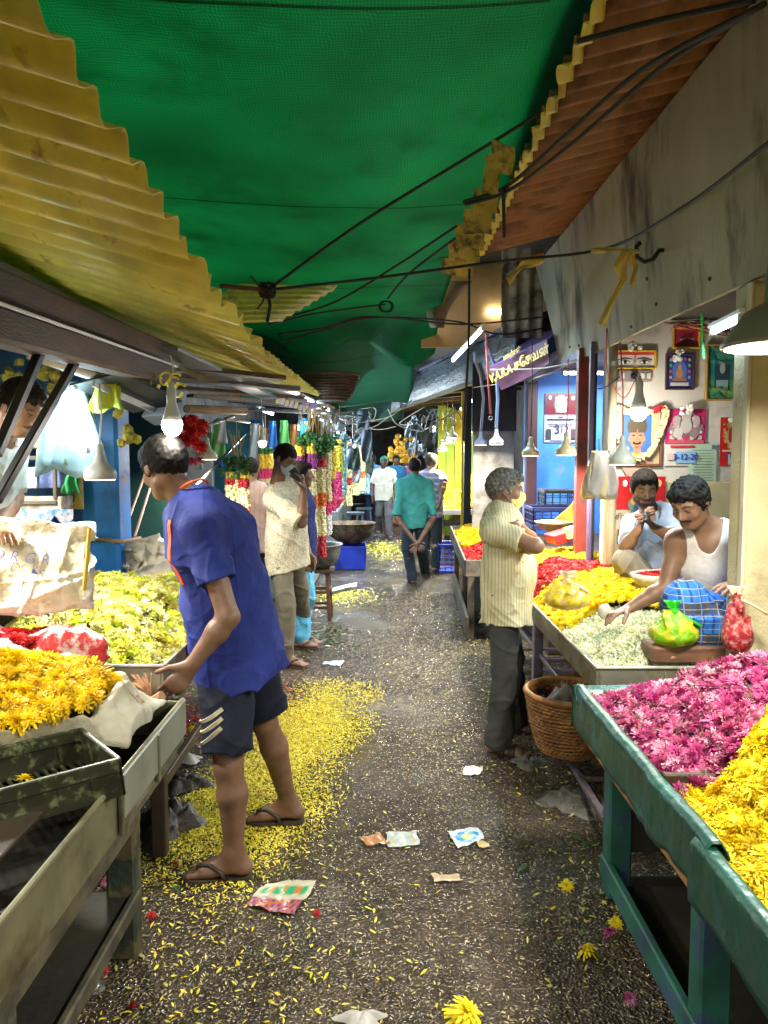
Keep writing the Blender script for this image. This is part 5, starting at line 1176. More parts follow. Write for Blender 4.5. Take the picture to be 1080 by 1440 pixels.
# ================================================================ PICTURES ON THE WALL (flat prints)
def picture(name, label, cat, x0, y0, x1, y1, Y, frame=None, fw=.015, bg=(.8,.8,.8), shapes=(), fm=None, th=.012):
    """pixel rectangle on the wall at depth Y; shapes: (kind, cx, cy, rx, ry, colour) in 0..1 of the print"""
    a = W(x0, y1, Y); b = W(x1, y0, Y); t = thing(name, label, cat, ((a.x+b.x)/2, Y, a.z)); w_, h_ = b.x-a.x, b.z-a.z
    if frame:
        fm = M('frame_%02d%02d%02d' % tuple(int(c*99) for c in frame), frame, .35, .2)
        for nm, q in (('l',(a.x-fw,a.x,a.z-fw,b.z+fw)),('r',(b.x,b.x+fw,a.z-fw,b.z+fw)),('t',(a.x,b.x,b.z,b.z+fw)),('b',(a.x,b.x,a.z-fw,a.z))):
            MB().bx(q[0],q[1],Y-.022,Y+.002,q[2],q[3],bev=.004).build('frame', fm, t)
    V = []; Fc = []; Cc = []
    def poly(pts, z, c):
        i = len(V)
        for p in pts: V.append((a.x+w_*p[0], Y-.003-min(.0012, .014/max(1, len(shapes)))*z, b.z-h_*p[1])); Cc.append(c)
        Fc.append(tuple(range(i, i+len(pts))))
    poly([(0,1),(1,1),(1,0),(0,0)], 0, bg)
    for k, s in enumerate(shapes):
        kd, cx, cy_, rx, ry, c = s[:6]
        if kd == 'e': poly([(cx+rx*math.cos(q), cy_-ry*math.sin(q)) for q in np.linspace(0, 2*math.pi, 19)[:-1]], k+1, c)
        elif kd == 'r': poly([(cx-rx,cy_+ry),(cx+rx,cy_+ry),(cx+rx,cy_-ry),(cx-rx,cy_-ry)], k+1, c)
        elif kd == 'p': poly(s[6], k+1, c)
    MB().bx(a.x,b.x,Y+.0005,Y+.004,a.z,b.z,bev=.001).build('backing', m_white, t)
    pr = mk('print', V, Fc, M('print_gloss', attr='Col', rough=.3, var=0), t, colors=np.array(Cc)); return t, a, b
PY = 5.288
sk = (.42,.22,.13); dk = (.03,.025,.02)
# garlanded portrait
t, a, b = picture('portrait', 'framed portrait of a moustached man in a turban with a flower garland round it', 'portrait', 866,578,928,652, PY, (.18,.08,.04), .018, (.55,.42,.26),
  [('r',.47,.42,.34,.40,(.06,.16,.50)),('e',.48,1.02,.34,.26,(.50,.33,.28)),('e',.48,.73,.09,.14,sk),('e',.47,.50,.165,.23,sk),('e',.30,.53,.03,.05,sk),('e',.64,.53,.03,.05,sk),
   ('p',0,0,0,0,(.09,.075,.05),[(.27,.41),(.67,.41),(.71,.28),(.66,.17),(.56,.115),(.40,.115),(.28,.18),(.24,.29)]),('e',.47,.62,.075,.018,dk),('e',.40,.60,.03,.02,dk),('e',.54,.60,.03,.02,dk),('e',.39,.46,.045,.012,dk),('e',.55,.46,.045,.012,dk),('e',.39,.485,.03,.012,(.6,.5,.45)),('e',.55,.485,.03,.012,(.6,.5,.45)),('e',.39,.485,.012,.012,dk),('e',.55,.485,.012,.012,dk),('r',.47,.40,.012,.05,(.6,.15,.08)),('e',.47,.68,.05,.010,(.35,.12,.09)),('e',.47,.54,.022,.035,(.36,.18,.10))])
def garland_path(name, label, pts, r, mats, parent=None, n=60, bl=.55):
    pts = [Vector(p) for p in pts]; L_ = [0]
    for i in range(len(pts)-1): L_.append(L_[-1]+(pts[i+1]-pts[i]).length)
    b = MB(); rg = random.Random(len(pts)+n)
    for k in range(n):
        s = L_[-1]*k/(n-1); i = max(j for j in range(len(L_)-1) if L_[j] <= s+1e-9); q = pts[i].lerp(pts[i+1], (s-L_[i])/max(1e-9, L_[i+1]-L_[i]))
        for j in range(3):
            a_ = rg.uniform(0,6.28); b.blob(q+Vector((math.cos(a_), -.3*rg.random(), math.sin(a_)))*r*.55, r*bl, mi=mats[int(k*len(mats[0:])/n)] if isinstance(mats[0], int) else 0, amp=.5, seg=6, sd=k*3+j)
    return b
yw = [M('garl_cream', (.70,.62,.34), .7, .3, 60), M('garl_yellow', (.72,.52,.05), .7, .3, 60), M('garl_red', (.42,.02,.03), .6, .3, 60), M('garl_green', (.03,.13,.03), .6, .4, 60), M('garl_orange', (.62,.16,.02), .7, .3, 60), M('garl_purple', (.22,.03,.20), .7, .3, 60), M('garl_white', (.62,.66,.60), .7, .2, 60), M('garl_pink', (.65,.05,.18), .7, .3, 60), M('garl_blue', (.30,.45,.55), .7, .2, 60)]
gp = [W(x, y, 5.24) for x, y in ((862,578),(864,592),(868,610),(876,628),(888,641),(902,645),(914,637),(924,618),(932,598),(938,577),(930,573),(918,578),(905,581),(895,580),(880,579),(870,572),(862,578))]
b_ = garland_path('g', '', gp, .024, [0,0,0,0,1,0,0,0,0,0,0,2,0,0,0,0], n=90)
g_ = thing('portrait_garland', 'cream flower garland draped around the framed portrait', 'garland', gp[0]); b_.build('blossoms', yw, g_)
def almond(cx, cy, rx, ry, c): return ('p',0,0,0,0,c,[(cx-rx,cy+.2*ry),(cx-.5*rx,cy-.8*ry),(cx+.1*rx,cy-ry),(cx+.7*rx,cy-.5*ry),(cx+rx,cy+.1*ry),(cx+.5*rx,cy+.8*ry),(cx-.3*rx,cy+.9*ry)][::-1])
def ornament(x0, x1, y0, y1, n, pal, seed, r=.05):
    rg = random.Random(seed); out = []
    for k in range(n):
        x = rg.uniform(0, .5); y = rg.uniform(0, 1); q = rg.uniform(.4, 1.2)*r; c = rg.choice(pal)
        for sx in (-1, 1): out.append(('e', (x0+x1)/2+sx*x*(x1-x0), y0+y*(y1-y0), q, q*.8, c))
    return out
picture('eyes_picture', 'yellow framed narrow picture showing only a pair of eyes', 'picture', 864,495,920,517, PY, (.60,.42,.03), .012, (.66,.62,.60),
  [('r',.5,.10,.5,.10,(.50,.06,.05)),('p',0,0,0,0,(.10,.08,.08),[(.05,.50),(.25,.34),(.44,.42),(.44,.48),(.25,.42),(.06,.56)]),('p',0,0,0,0,(.10,.08,.08),[(.95,.50),(.94,.56),(.75,.42),(.56,.48),(.56,.42),(.75,.34)]),almond(.25,.66,.15,.15,(.08,.06,.06)),almond(.75,.66,.15,.15,(.08,.06,.06)),almond(.25,.66,.13,.11,(.80,.78,.76)),almond(.75,.66,.13,.11,(.80,.78,.76)),('e',.26,.65,.04,.12,dk),('e',.74,.65,.04,.12,dk),('p',0,0,0,0,(.55,.42,.38),[(.47,.6),(.46,.95),(.54,.95),(.53,.6)]),('r',.5,.3,.02,.12,(.6,.1,.05))])
picture('shrine_picture', 'dark framed blue picture of a seated golden statue', 'picture', 937,499,974,546, PY, (.06,.03,.04), .012, (.03,.06,.28),
  [('e',.5,.48,.30,.30,(.08,.16,.5)),('e',.5,.55,.14,.16,(.42,.22,.10)),('e',.5,.36,.07,.08,(.46,.26,.12)),('r',.5,.74,.28,.04,(.30,.15,.06)),('r',.5,.88,.36,.05,(.5,.5,.5))]+[('e',x,y,.055,.05,c) for x,y,c in ((.14,.15,(.5,.35,.1)),(.14,.32,(.1,.4,.2)),(.14,.5,(.55,.08,.05)),(.14,.68,(.5,.3,.3)),(.86,.15,(.6,.4,.05)),(.86,.32,(.2,.45,.1)),(.86,.5,(.5,.1,.1)),(.86,.68,(.3,.3,.5)),(.5,.12,(.55,.2,.1)),(.32,.14,(.5,.5,.2)),(.68,.14,(.4,.1,.3)))])
picture('small_picture', 'small gold framed crimson picture above the blue statue picture', 'picture', 947,463,982,488, PY, (.55,.33,.04), .012, (.45,.03,.07), [('e',.55,.6,.3,.12,(.6,.55,.5)),('p',0,0,0,0,(.15,.02,.03),[(0,.9),(.5,.5),(1,.7),(1,1),(0,1)]),('e',.3,.35,.16,.2,(.3,.02,.06))])
picture('large_picture', 'large gold framed teal picture of bearded figures standing in a garden', 'picture', 993,487,1072,561, PY, (.42,.24,.05), .014, (.03,.20,.24),
  [('r',.5,.82,1*.5,.18,(.10,.30,.12)),('e',.28,.30,.07,.07,(.25,.35,.30)),('e',.28,.22,.10,.07,(.02,.05,.06)),('r',.28,.58,.14,.24,(.03,.07,.09)),('r',.28,.76,.11,.12,(.25,.45,.5)),('e',.28,.42,.05,.10,(.4,.5,.5)),('e',.62,.28,.06,.07,(.2,.3,.26)),('r',.62,.56,.12,.24,(.08,.30,.33)),('e',.85,.32,.06,.07,(.2,.3,.26)),('r',.85,.56,.10,.22,(.05,.22,.28)),('r',.6,.88,.25,.03,(.35,.4,.1))]+ornament(.0,1,.0,.3,26,[(.06,.30,.20),(.02,.16,.16),(.10,.36,.30)],6,.08)+ornament(.0,1,.8,1,16,[(.16,.34,.10),(.04,.2,.12)],7,.06)+[('e',.5,.08,.4,.10,(.08,.30,.16))])
t, a, b = picture('calendar', 'crimson calendar sheet with a many headed grey figure and a pinned date card', 'calendar', 934,575,993,655, PY-.003, None, 0, (.60,.60,.56),
  [('r',.5,.31,.5,.31,(.50,.02,.14)),('e',.5,.34,.40,.22,(.42,.36,.38))]+ornament(.08,.92,.08,.56,60,[(.5,.45,.45),(.2,.14,.16),(.55,.04,.14),(.62,.60,.58),(.3,.25,.27)],4,.045)+[('e',.5,.14,.12,.09,(.45,.40,.40)),('e',.25,.22,.09,.10,(.42,.36,.36)),('e',.75,.22,.09,.10,(.42,.36,.36)),('e',.5,.30,.14,.13,(.50,.46,.44)),('e',.3,.42,.12,.09,(.55,.5,.5)),('e',.7,.42,.12,.09,(.3,.2,.22)),('r',.5,.58,.45,.03,(.55,.1,.14)),('r',.42,.66,.30,.02,(.5,.04,.06)),('r',.5,.85,.25,.10,(.25,.45,.75)),('r',.14,.84,.09,.06,(.62,.45,.45))])
text_mesh('date', '3-12-20', .055, (a+b)/2+Vector((0,-.025,-.135)), (1,0,0), (0,0,1), M('ink_blue', (.02,.06,.30), .6), t, ext=.0005, bold=.001)
picture('notice_sheet', 'pale green printed notice sheet overlapping the crimson calendar', 'notice', 967,624,1008,683, PY-.008, None, 0, (.42,.58,.46), [('r',.5,.16+.065*k,.36+.04*math.sin(k*3),.008,(.15,.22,.18)) for k in range(12)]+[('r',.85,.08,.06,.05,(.1,.15,.3))])
t, a, b = picture('calendar', 'red calendar with a golden arch and a green shrine beside the pillar', 'calendar', 1011,587,1056,655, PY-.003, None, 0, (.50,.02,.02),
  [('e',.5,.36,.40,.33,(.50,.38,.10))]+ornament(.1,.9,.06,.6,40,[(.55,.45,.12),(.35,.22,.03),(.5,.02,.02),(.6,.5,.3)],5,.04)+[('e',.5,.38,.25,.24,(.30,.04,.04)),('e',.5,.38,.13,.20,(.05,.25,.08)),('e',.5,.22,.07,.06,(.55,.45,.08)),('e',.5,.55,.22,.05,(.55,.5,.4)),('r',.5,.69,.44,.02,(.6,.5,.5)),('r',.5,.87,.24,.11,(.35,.50,.55))])
text_mesh('date', '3 12 2020', .035, (a+b)/2+Vector((0,-.018,-.10)), (1,0,0), (0,0,1), M('ink_blue'), t, ext=.0005, bold=.0008)
t, a, b = picture('calendar', 'red topped calendar low on the wall behind the bearded vendor', 'calendar', 865,670,936,776, 5.205, None, 0, (.52,.46,.34), [('r',.5,.22,.5,.22,(.45,.015,.02)),('e',.17,.09,.05,.045,(.8,.7,.65)),('e',.86,.09,.06,.05,(.7,.45,.2)),('e',.40,.37,.16,.10,(.12,.30,.25)),('e',.36,.33,.07,.05,(.6,.4,.05)),('e',.47,.33,.07,.05,(.5,.1,.08)),('e',.42,.40,.08,.05,(.1,.15,.4)),('r',.20,.80,.18,.10,(.25,.12,.08)),('r',.20,.76,.14,.01,(.6,.5,.3)),('r',.20,.82,.14,.01,(.6,.5,.3))])
text_mesh('lettering', 'சிவ மலர்', .05, a+Vector((.11,-.012,.24)), (1,0,0), (0,0,1), M('ink_black', (.02,.02,.02), .6), t, ext=.0005)
t, a, b = picture('calendar', 'maroon and white calendar with a seated silver figure on the blue wall', 'calendar', 765,553,812,622, 8.19, None, 0, (.42,.44,.52),
  [('r',.5,.22,.5,.22,(.14,.012,.02)),('e',.5,.22,.20,.19,(.30,.27,.22))]+ornament(.32,.68,.05,.40,26,[(.45,.46,.48),(.2,.2,.24),(.45,.33,.15),(.3,.3,.34)],8,.035)+[('e',.5,.20,.13,.15,(.34,.36,.40)),('e',.5,.12,.07,.06,(.42,.44,.46)),('e',.5,.33,.16,.07,(.40,.30,.22)),('e',.16,.09,.05,.045,(.6,.55,.55)),('e',.86,.10,.06,.045,(.5,.38,.2)),('r',.5,.48,.09,.01,(.4,.05,.08)),('r',.5,.53,.42,.014,(.05,.05,.06)),('r',.5,.62,.40,.008,(.2,.2,.25)),('r',.5,.66,.36,.008,(.2,.2,.25)),('r',.5,.84,.30,.12,(.45,.50,.72)),('r',.13,.83,.08,.10,(.05,.05,.06)),('r',.88,.83,.08,.10,(.10,.06,.06))])
text_mesh('date', '3', .13, Vector((a.x*.62+b.x*.38, 8.165, a.z+.13)), (1,0,0), (0,0,1), M('ink_black'), t, ext=.0005, bold=.002); text_mesh('date', '12', .10, Vector((a.x*.40+b.x*.60, 8.165, a.z+.13)), (1,0,0), (0,0,1), M('ink_black'), t, ext=.0005, bold=.001)
# switchboard
t = thing('switchboard', 'grey switch board with a black plug under the eyes picture', 'switchboard', W(888,530,PY))
a, b = W(868,537,PY), W(915,521,PY)
MB().bx(a.x,b.x,PY-.03,PY+.005,a.z,b.z,bev=.004).build('box', M('switch_grey', (.22,.19,.20), .5), t)
for k, c_ in enumerate((.12,.72,.90)): x = a.x+(b.x-a.x)*c_; MB().bx(x-.012,x+.012,PY-.037,PY-.028,a.z+.02,b.z-.02).build('switch', m_lw, t)
x = a.x+(b.x-a.x)*.45; MB().lathe([(.022,0),(.020,.03),(.008,.045)], (x,PY-.03,(a.z+b.z)/2), 12, ax=(0,-1,-.3)).build('plug', m_black, t)
cable('black flex from the wall plug down to the bare bulb', [(x,PY-.07,(a.z+b.z)/2-.02), W(894,548,5.15), W(899,566,4.95)], .004, bkf)
cable('red twisted wire looping below the switch board', [W(853,462,5.2), W(854,520,5.2), W(868,552,5.2), W(880,558,5.2), W(893,535,5.2)], .004, M('red_flex'))
cable('thin wire from the switch board to the door frame', [W(833,546,5.25), W(850,545,5.2), W(872,530,5.2)], .004, bkf)
cable('bright green cord tied up at the ceiling of the picture shop', [W(987,440,3.7), W(988,480,3.7), W(990,505,3.7)], .006, M('green_cord', (.05,.55,.10), .5))
for i, (x, y, lb) in enumerate(((958,500,'above the blue statue picture'),(966,577,'on top of the crimson calendar'),(1036,586,'on the red calendar beside the pillar'),(893,488,'on the eyes picture'))):
    c = W(x, y, 5.22); b_ = MB()
    for k in range(9): b_.blob(c+Vector((random.uniform(-.045,.045), random.uniform(-.01,.01), random.uniform(-.03,.03))), .017, k % 2*0+(2 if k == 4 else 6)*0+0, amp=.4, seg=6, sd=k)
    tag(b_.build('flower_tuft', [yw[6], yw[2]], origin=c), 'small tuft of white flowers '+lb, 'flower tuft')
for i in range(7):
    pts = [W(random.uniform(930,1030), random.uniform(446,470), 4+random.random()) for _ in range(4)]
    tag(cable('tangled red or black wire under the picture shop ceiling', pts, .004, [M('red_flex'), bkf][i % 2], n=6), None, None, 'tangled wires under the picture shop ceiling')
# carrier bags on the pipe
def bag_bundle(name, label, c, w_, h_, m, n=5, dep=.06, parent=None, flare=.2, sd=0):
    t = thing(name, label, 'bag', c); c = Vector(c)
    for k in range(n):
        def fn(u, v):
            x = (u-.5)*w_*(1-.55*(1-v)**2+flare*v)+.012*math.sin(v*5+k)+.03*(k-n/2)/n; y = -dep*k/n-.018*math.sin(u*9+k*2+v*2)*v
            return c+Vector((x, y, -h_*v*(1+.08*math.sin(u*5+k+sd))))
        MB().grid(fn, 16, 12, th=.001).build('bag', m[k % len(m)], t, smooth=True)
    MB().tube([c+Vector((0,.02,.08)), c+Vector((0,0,0))], .004, 6).build('loop', bkf, t)
    return t
bag_bundle('carrier_bags', 'bundle of cream and clear carrier bags hanging on the drain pipe', W(843,634,5.1), .17, .30, [M('cream_bag', (.62,.55,.33), .5, .15, bump=.4, bs=14, trans=.3), M('clear_bag', (.50,.50,.50), .3, .15, bump=.4, bs=14, trans=.4)], 6)
# ================================================================ HANGING GARLANDS (left)
def strand(t, x, y, z0, segs, r, sd=0):
    """one strand of a garland, sections of coloured bloom"""
    z = z0; rg = random.Random(sd)
    for mi, L_ in segs:
        V0 = MB().blob((0,0,0), 1, amp=.5, seg=6, sd=1); v = np.array([tuple(q) for q in V0.V], np.float32); f = np.array(V0.F, np.int64); T = []
        n = int(L_/(r*.55))
        for k in range(n):
            for j in range(5):
                a_ = 6.28*j/5+rg.uniform(-.4,.4); p = (x+math.cos(a_)*r*.62+.004*math.sin((z-k*.02)*20), y+math.sin(a_)*r*.62, z-L_*k/n)
                T.append(T34(p, rotm(rg.uniform(0,6), rg.uniform(-1,1), 0, r*rg.uniform(.42,.60))))
        if T:
            vv, ff = merge_copies(v, f, np.array(T)); mk('flower_band', vv, ff, yw[mi], t)
        z -= L_
def garland(label, x, y, z0, strands, r=.035, head=True, group=None):
    t = thing('garland', label, 'garland', (x,y,z0), 0, group)
    if head:
        b = MB(); rg = random.Random(int(x*100))
        for k in range(60): b.blob(Vector((x+rg.gauss(0,.055), y+rg.gauss(0,.05), z0+rg.uniform(-.12,.02))), rg.uniform(.015,.028), amp=.6, seg=6, sd=k)
        b.build('leaf_top', yw[3], t)
        for k in range(7): MB().tube([Vector((x+.02*(k-3)*.6, y, z0-.04)), Vector((x+.0,y,z0+.20))+Vector((random.uniform(-.09,.09),0,random.uniform(-.05,.05)))], .005, 4).build('straw', M('straw', (.45,.33,.14), .7), t)
    MB().tube([(x,y,z0),(x,y,z0+.3)], .003, 5).build('string', whf, t)
    for i, (dx, dy, dz, segs) in enumerate(strands): strand(t, x+dx, y+dy, z0-.10-dz, segs, r, i*7+int(x*50))
    return t
Yg = 7.0
def gx(px, Y): return (px-540)/1080*Y
zt = W(437,612,Yg).z
garland('large hanging garland with purple, cream, orange and red bands beside the man on the phone', gx(434,Yg), Yg, zt, [(-.075,0,0,[(1,.10),(5,.14),(0,.22),(4,.14),(0,.26),(2,.10),(0,.30)]), (.03,.02,-.02,[(1,.10),(5,.14),(0,.24),(4,.13),(0,.34),(2,.08)])], .042)
garland('slender garland ending in a thick red tassel next to the large one', gx(451,Yg), Yg+.1, zt-.02, [(0,0,.02,[(3,.08),(2,.08),(0,.24),(4,.12),(0,.28),(2,.20)]), (.05,.05,.0,[(0,.50),(7,.10)])], .04)
garland('bluish white paper garland hanging behind the large one', gx(461,7.4), 7.4, zt, [(0,0,-.02,[(8,.50),(7,.18),(6,.20)]), (.045,.02,.02,[(1,.30),(7,.30)])], .036)
Y2 = 6.0
garland('white garland with leafy top and orange band just behind the polo man', gx(334,Y2), Y2, W(334,648,Y2).z, [(-.055,0,0,[(1,.05),(2,.05),(0,.42)]), (.0,.03,0,[(1,.06),(0,.5)]), (.055,0,0,[(1,.05),(2,.07),(0,.16),(4,.10),(0,.22)])], .042)
garland('short garland of green, yellow and pink behind the small glowing bulb', gx(374,7.6), 7.6, W(374,626,7.6).z, [(-.03,0,-.06,[(3,.06),(1,.14),(7,.10),(0,.2)]), (.03,0,-.06,[(3,.06),(1,.14),(7,.10),(0,.2)])], .04, head=False)
for i, (px, py, Y, mi) in enumerate(((486,624,11,[(0,.5),(2,.1),(0,.3)]),(496,626,11.4,[(6,.35),(2,.1),(0,.3)]),(505,628,12,[(0,.4),(4,.1),(0,.2)]),(470,620,9.6,[(1,.4),(7,.3)]),(512,620,13,[(8,.9)]),(478,612,10.4,[(8,.8)]))):
    garland('far hanging garland, %s from the left in the dark left stalls' % ('third','fourth','fifth','first','sixth','second')[i], gx(px,Y), Y, W(px,py,Y).z+.1, [(-.05,0,0,mi), (.05,0,0,mi)], .045, head=False)
t = thing('garland_rail', 'steel rail carrying the hanging garlands', 'rail', (gx(440,7),7,zt+.28))
MB().tube([(gx(405,6.6),6.6,zt+.30),(gx(470,7.8),7.8,zt+.30)], .012, 8).build('bar', m_tin, t); MB().tube([(gx(318,5.8),5.8,W(334,628,Y2).z+.2),(gx(352,6.2),6.2,W(334,628,Y2).z+.2)], .010, 8).build('bar', m_tin, t)
# red and orange flower bunch beside the bulb
t = thing('flower_bunch', 'bunch of red and orange paper flowers hanging beside the bulb', 'flower bunch', W(270,600,4.6))
for i in range(26):
    c = W(270+random.uniform(-14,14), 588+i*2.6 if i < 14 else 590+random.uniform(0,60), 4.6+random.uniform(-.05,.05)); v, q = POM[i % 5] if i % 2 else MUM[i % 5]
    vv, qq = merge_copies(v, q, np.array([T34(c, rotm(random.uniform(0,6), random.uniform(-1.5,1.5), 0, .045))])); mk('flower', vv, qq, yw[4] if i in (3,9,12) else F_RED[i % 2], t)
m_film = M('clear_film', (.60,.60,.57), .12, .3, 10, c2=(.22,.21,.19), mixs=8, bump=.8, bs=22, trans=.35, spec=.8, alpha=.38)
def film(name, label, c, rx, ry, hz, sd=0, m=None):
    rg = random.Random(sd); c = Vector(c)
    def fn(u, v):
        a = 2*math.pi*u; r = v*(1+.25*math.sin(a*3+sd)+.12*math.sin(a*7+sd*2)); x = rx*r*math.cos(a); y = ry*r*math.sin(a)
        return c+Vector((x, y, .004+hz*(1-v*v)*(.6+.8*abs(mnoise.noise(Vector((x*14, y*14, sd))))+.35*abs(mnoise.noise(Vector((x*40, y*40, sd))))) ))
    return tag(MB().grid(fn, 44, 12).build(name, m or m_film, origin=c, smooth=True), label, 'plastic bag')
# ================================================================ SACKS, CRATES AND SMALL THINGS, LEFT
m_pp = M('pp_white', (.50,.47,.37), .5); m_pp2 = M('pp_bag', (.66,.65,.56), .30, .15, 5, c2=(.48,.44,.28), mixs=4, bump=1.3, bs=16, trans=.12)
def pillow(name, label, cat, c, hw, hh, hd, m, tilt=0., yaw=0., sd=0, h=.012, parent=None, amp=.014, corner=True):
    """soft full sack, built as a smooth solid with creases"""
    R_ = Matrix.Rotation(yaw, 3, 'Z') @ Matrix.Rotation(tilt, 3, 'X'); c = Vector(c); X, Yv, Z = R_.col[0], R_.col[1], R_.col[2]
    P = [ell(c, (hw*1.0,hd*1.0,hh*1.0), (X, Yv, Z), .1)]
    for sx in (-1,1):
        for sz in (-1,1): P.append(cone(c+X*sx*hw*.55+Z*sz*hh*.5, c+X*sx*hw*.93+Z*sz*hh*.93, hd*.5, hd*.18, k=hd*.9))
    for sz in (-1,1): P.append(cone(c-X*hw*.8+Z*sz*hh*.85, c+X*hw*.8+Z*sz*hh*.85, hd*.3, k=hd*.9))
    for sx in (-1,1): P.append(cone(c+X*sx*hw*.85-Z*hh*.8, c+X*sx*hw*.85+Z*hh*.8, hd*.3, k=hd*.9))
    f1 = folds(amp, 20, X*.6+Z+Yv*.2, sd); f2 = folds(amp*.6, 46, X-Z*.5, sd+2)
    V, Q = fmesh(P, h, lambda p: f1(p)+f2(p)); t = thing(name, label, cat, c); mk('sack_cloth', V, Q, m, t, smooth=True); return t, X, Yv, Z
c0 = W(36,798,3.05)
t, X, Yv, Z = pillow('sack', 'bulging white sack with blue handwritten letters leaning against the pillar', 'sack', c0+Vector((-.06,.02,-.0)), .34, .19, .06, m_pp2, tilt=-.22, yaw=.10, sd=1, h=.008, amp=.018)
for s_, px, py, sz in (('D R G R', 30, 784, .062), ('D . K', 34, 800, .052), ('1', 32, 818, .06), ('S', 57, 808, .05)):
    p = W(px, py, 2.94); drape(text_mesh('handwriting', s_, sz, p, (1,.05,-.12), (0,.2,1), M('pen_blue', (.05,.07,.26), .6), t, ext=.0005, shear=.2, bold=-.0012), t.children[0], (0,1,0))
MB().tube([W(126,742,3.0), W(122,790,2.98), W(118,830,2.98)], .008, 6).build('hem_cord', M('yellow_cord', (.45,.33,.04), .6), t)
pillow('sack', 'crumpled empty beige sack standing behind the polo man', 'sack', W(212,808,4.75)+Vector((-.02,0,0)), .20, .19, .10, M('pp_grey', (.46,.42,.33), .5, .2, 5, bump=1.2, bs=18, trans=.1), tilt=-.2, sd=5, amp=.026, h=.010)
pillow('plastic_bag', 'clear plastic bag of red flowers lying open beside the blue tub', 'bag', Vector((-1.42,2.98,.93)), .26, .035, .11, M('clear_pink', (.62,.45,.42), .25, .3, 5, c2=(.45,.03,.03), mixs=9, mixt=(.5,.58), bump=.9, bs=20), sd=3, amp=.014, h=.010)
heap('rose_heap', 'red petals spilling from the clear bag beside the blue tub', 'g', lambda x, y: .985+.02*nz(x, y), -1.62, -1.22, 2.86, 3.12, mb_r, .022, POM, F_RED, 2600, lambda x, y: math.hypot((x+1.42)/.2, (y-2.99)/.12) < 1, zb=.9)
film('plastic_bag', 'twisted neck of a clear plastic bag at the far left edge', Vector((-1.50,2.86,.94)), .16, .09, .09, 21, M('clear_white', (.62,.60,.58), .22, .2, 5, bump=1, bs=24, trans=.25))
t = thing('tub', 'bright blue plastic tub rim showing behind the pale flowers', 'tub', W(118,866,3.75))
MB().open_lathe([(.20,0),(.26,.14),(.275,.145),(.275,.155),(.25,.15),(.19,.01)], W(118,866,3.9)+Vector((0,0,-.09)), 36).build('bowl', M('tub_blue', (.02,.25,.72), .35), t, smooth=True)
# lit bag cluster hanging left
lt = M('glow_bag', (.55,.70,.75), .35, .1, trans=.6, bump=.5, bs=12)
bag_bundle('carrier_bags', 'bundle of glowing translucent bags hanging left of the blue pillar', W(100,538,3.7), .26, .42, [lt, M('green_bag', (.45,.55,.30), .4, .1, trans=.5), lt, lt], 4, sd=2)
tube_light('cold white lamp tube behind the translucent hanging bags', W(97,552,3.56), W(113,630,3.56), 16, (.66,.92,1), r=.042, es=30)
bag_bundle('carrier_bags', 'yellow green cloth bag hanging on the timber beam', W(154,525,3.6), .12, .17, [M('lime_bag', (.42,.48,.02), .6, .1, trans=.2)], 3)
bag_bundle('carrier_bags', 'green and yellow handled bag hanging on the shelf side', W(105,655,4.0), .07, .14, [M('green_bag2', (.02,.25,.08), .5)], 3)
for i, (px, py) in enumerate(((170,570),(175,615),(52,530),(22,525),(78,532))):
    c = W(px, py, 4.2); b_ = MB()
    for k in range(10): b_.blob(c+Vector((random.gauss(0,.025), random.gauss(0,.02), random.gauss(0,.04))), .028, amp=.5, seg=7, sd=k+i)
    tag(b_.build('lime_bundle', M('lime_bundle', (.40,.36,.06), .6, .4, 20), origin=c), 'small hanging bundle of yellow limes, %s' % ('upper one right of the pillar','lower one right of the pillar','right of the vendor head','at the far left edge','beside the struts')[i], 'bundle')
for i, (px, py) in enumerate(((207,533),(219,534),(232,528),(243,535),(252,545),(246,530))):
    c = W(px, py, 3.7); tt_ = thing('yellow_ring', 'curled yellow peel hanging in the row under the timber beam', 'peel', c, 0, 'curled yellow peels under the timber beam')
    MB().tube([c+Vector((.026*math.cos(a), .01*math.sin(2*a), .030*math.sin(a)-.02*math.sin(a/2))) for a in np.linspace(.3,5.6,12)], .010, 6, sy=.5).build('peel', M('peel_yellow', (.62,.50,.04), .5), tt_)
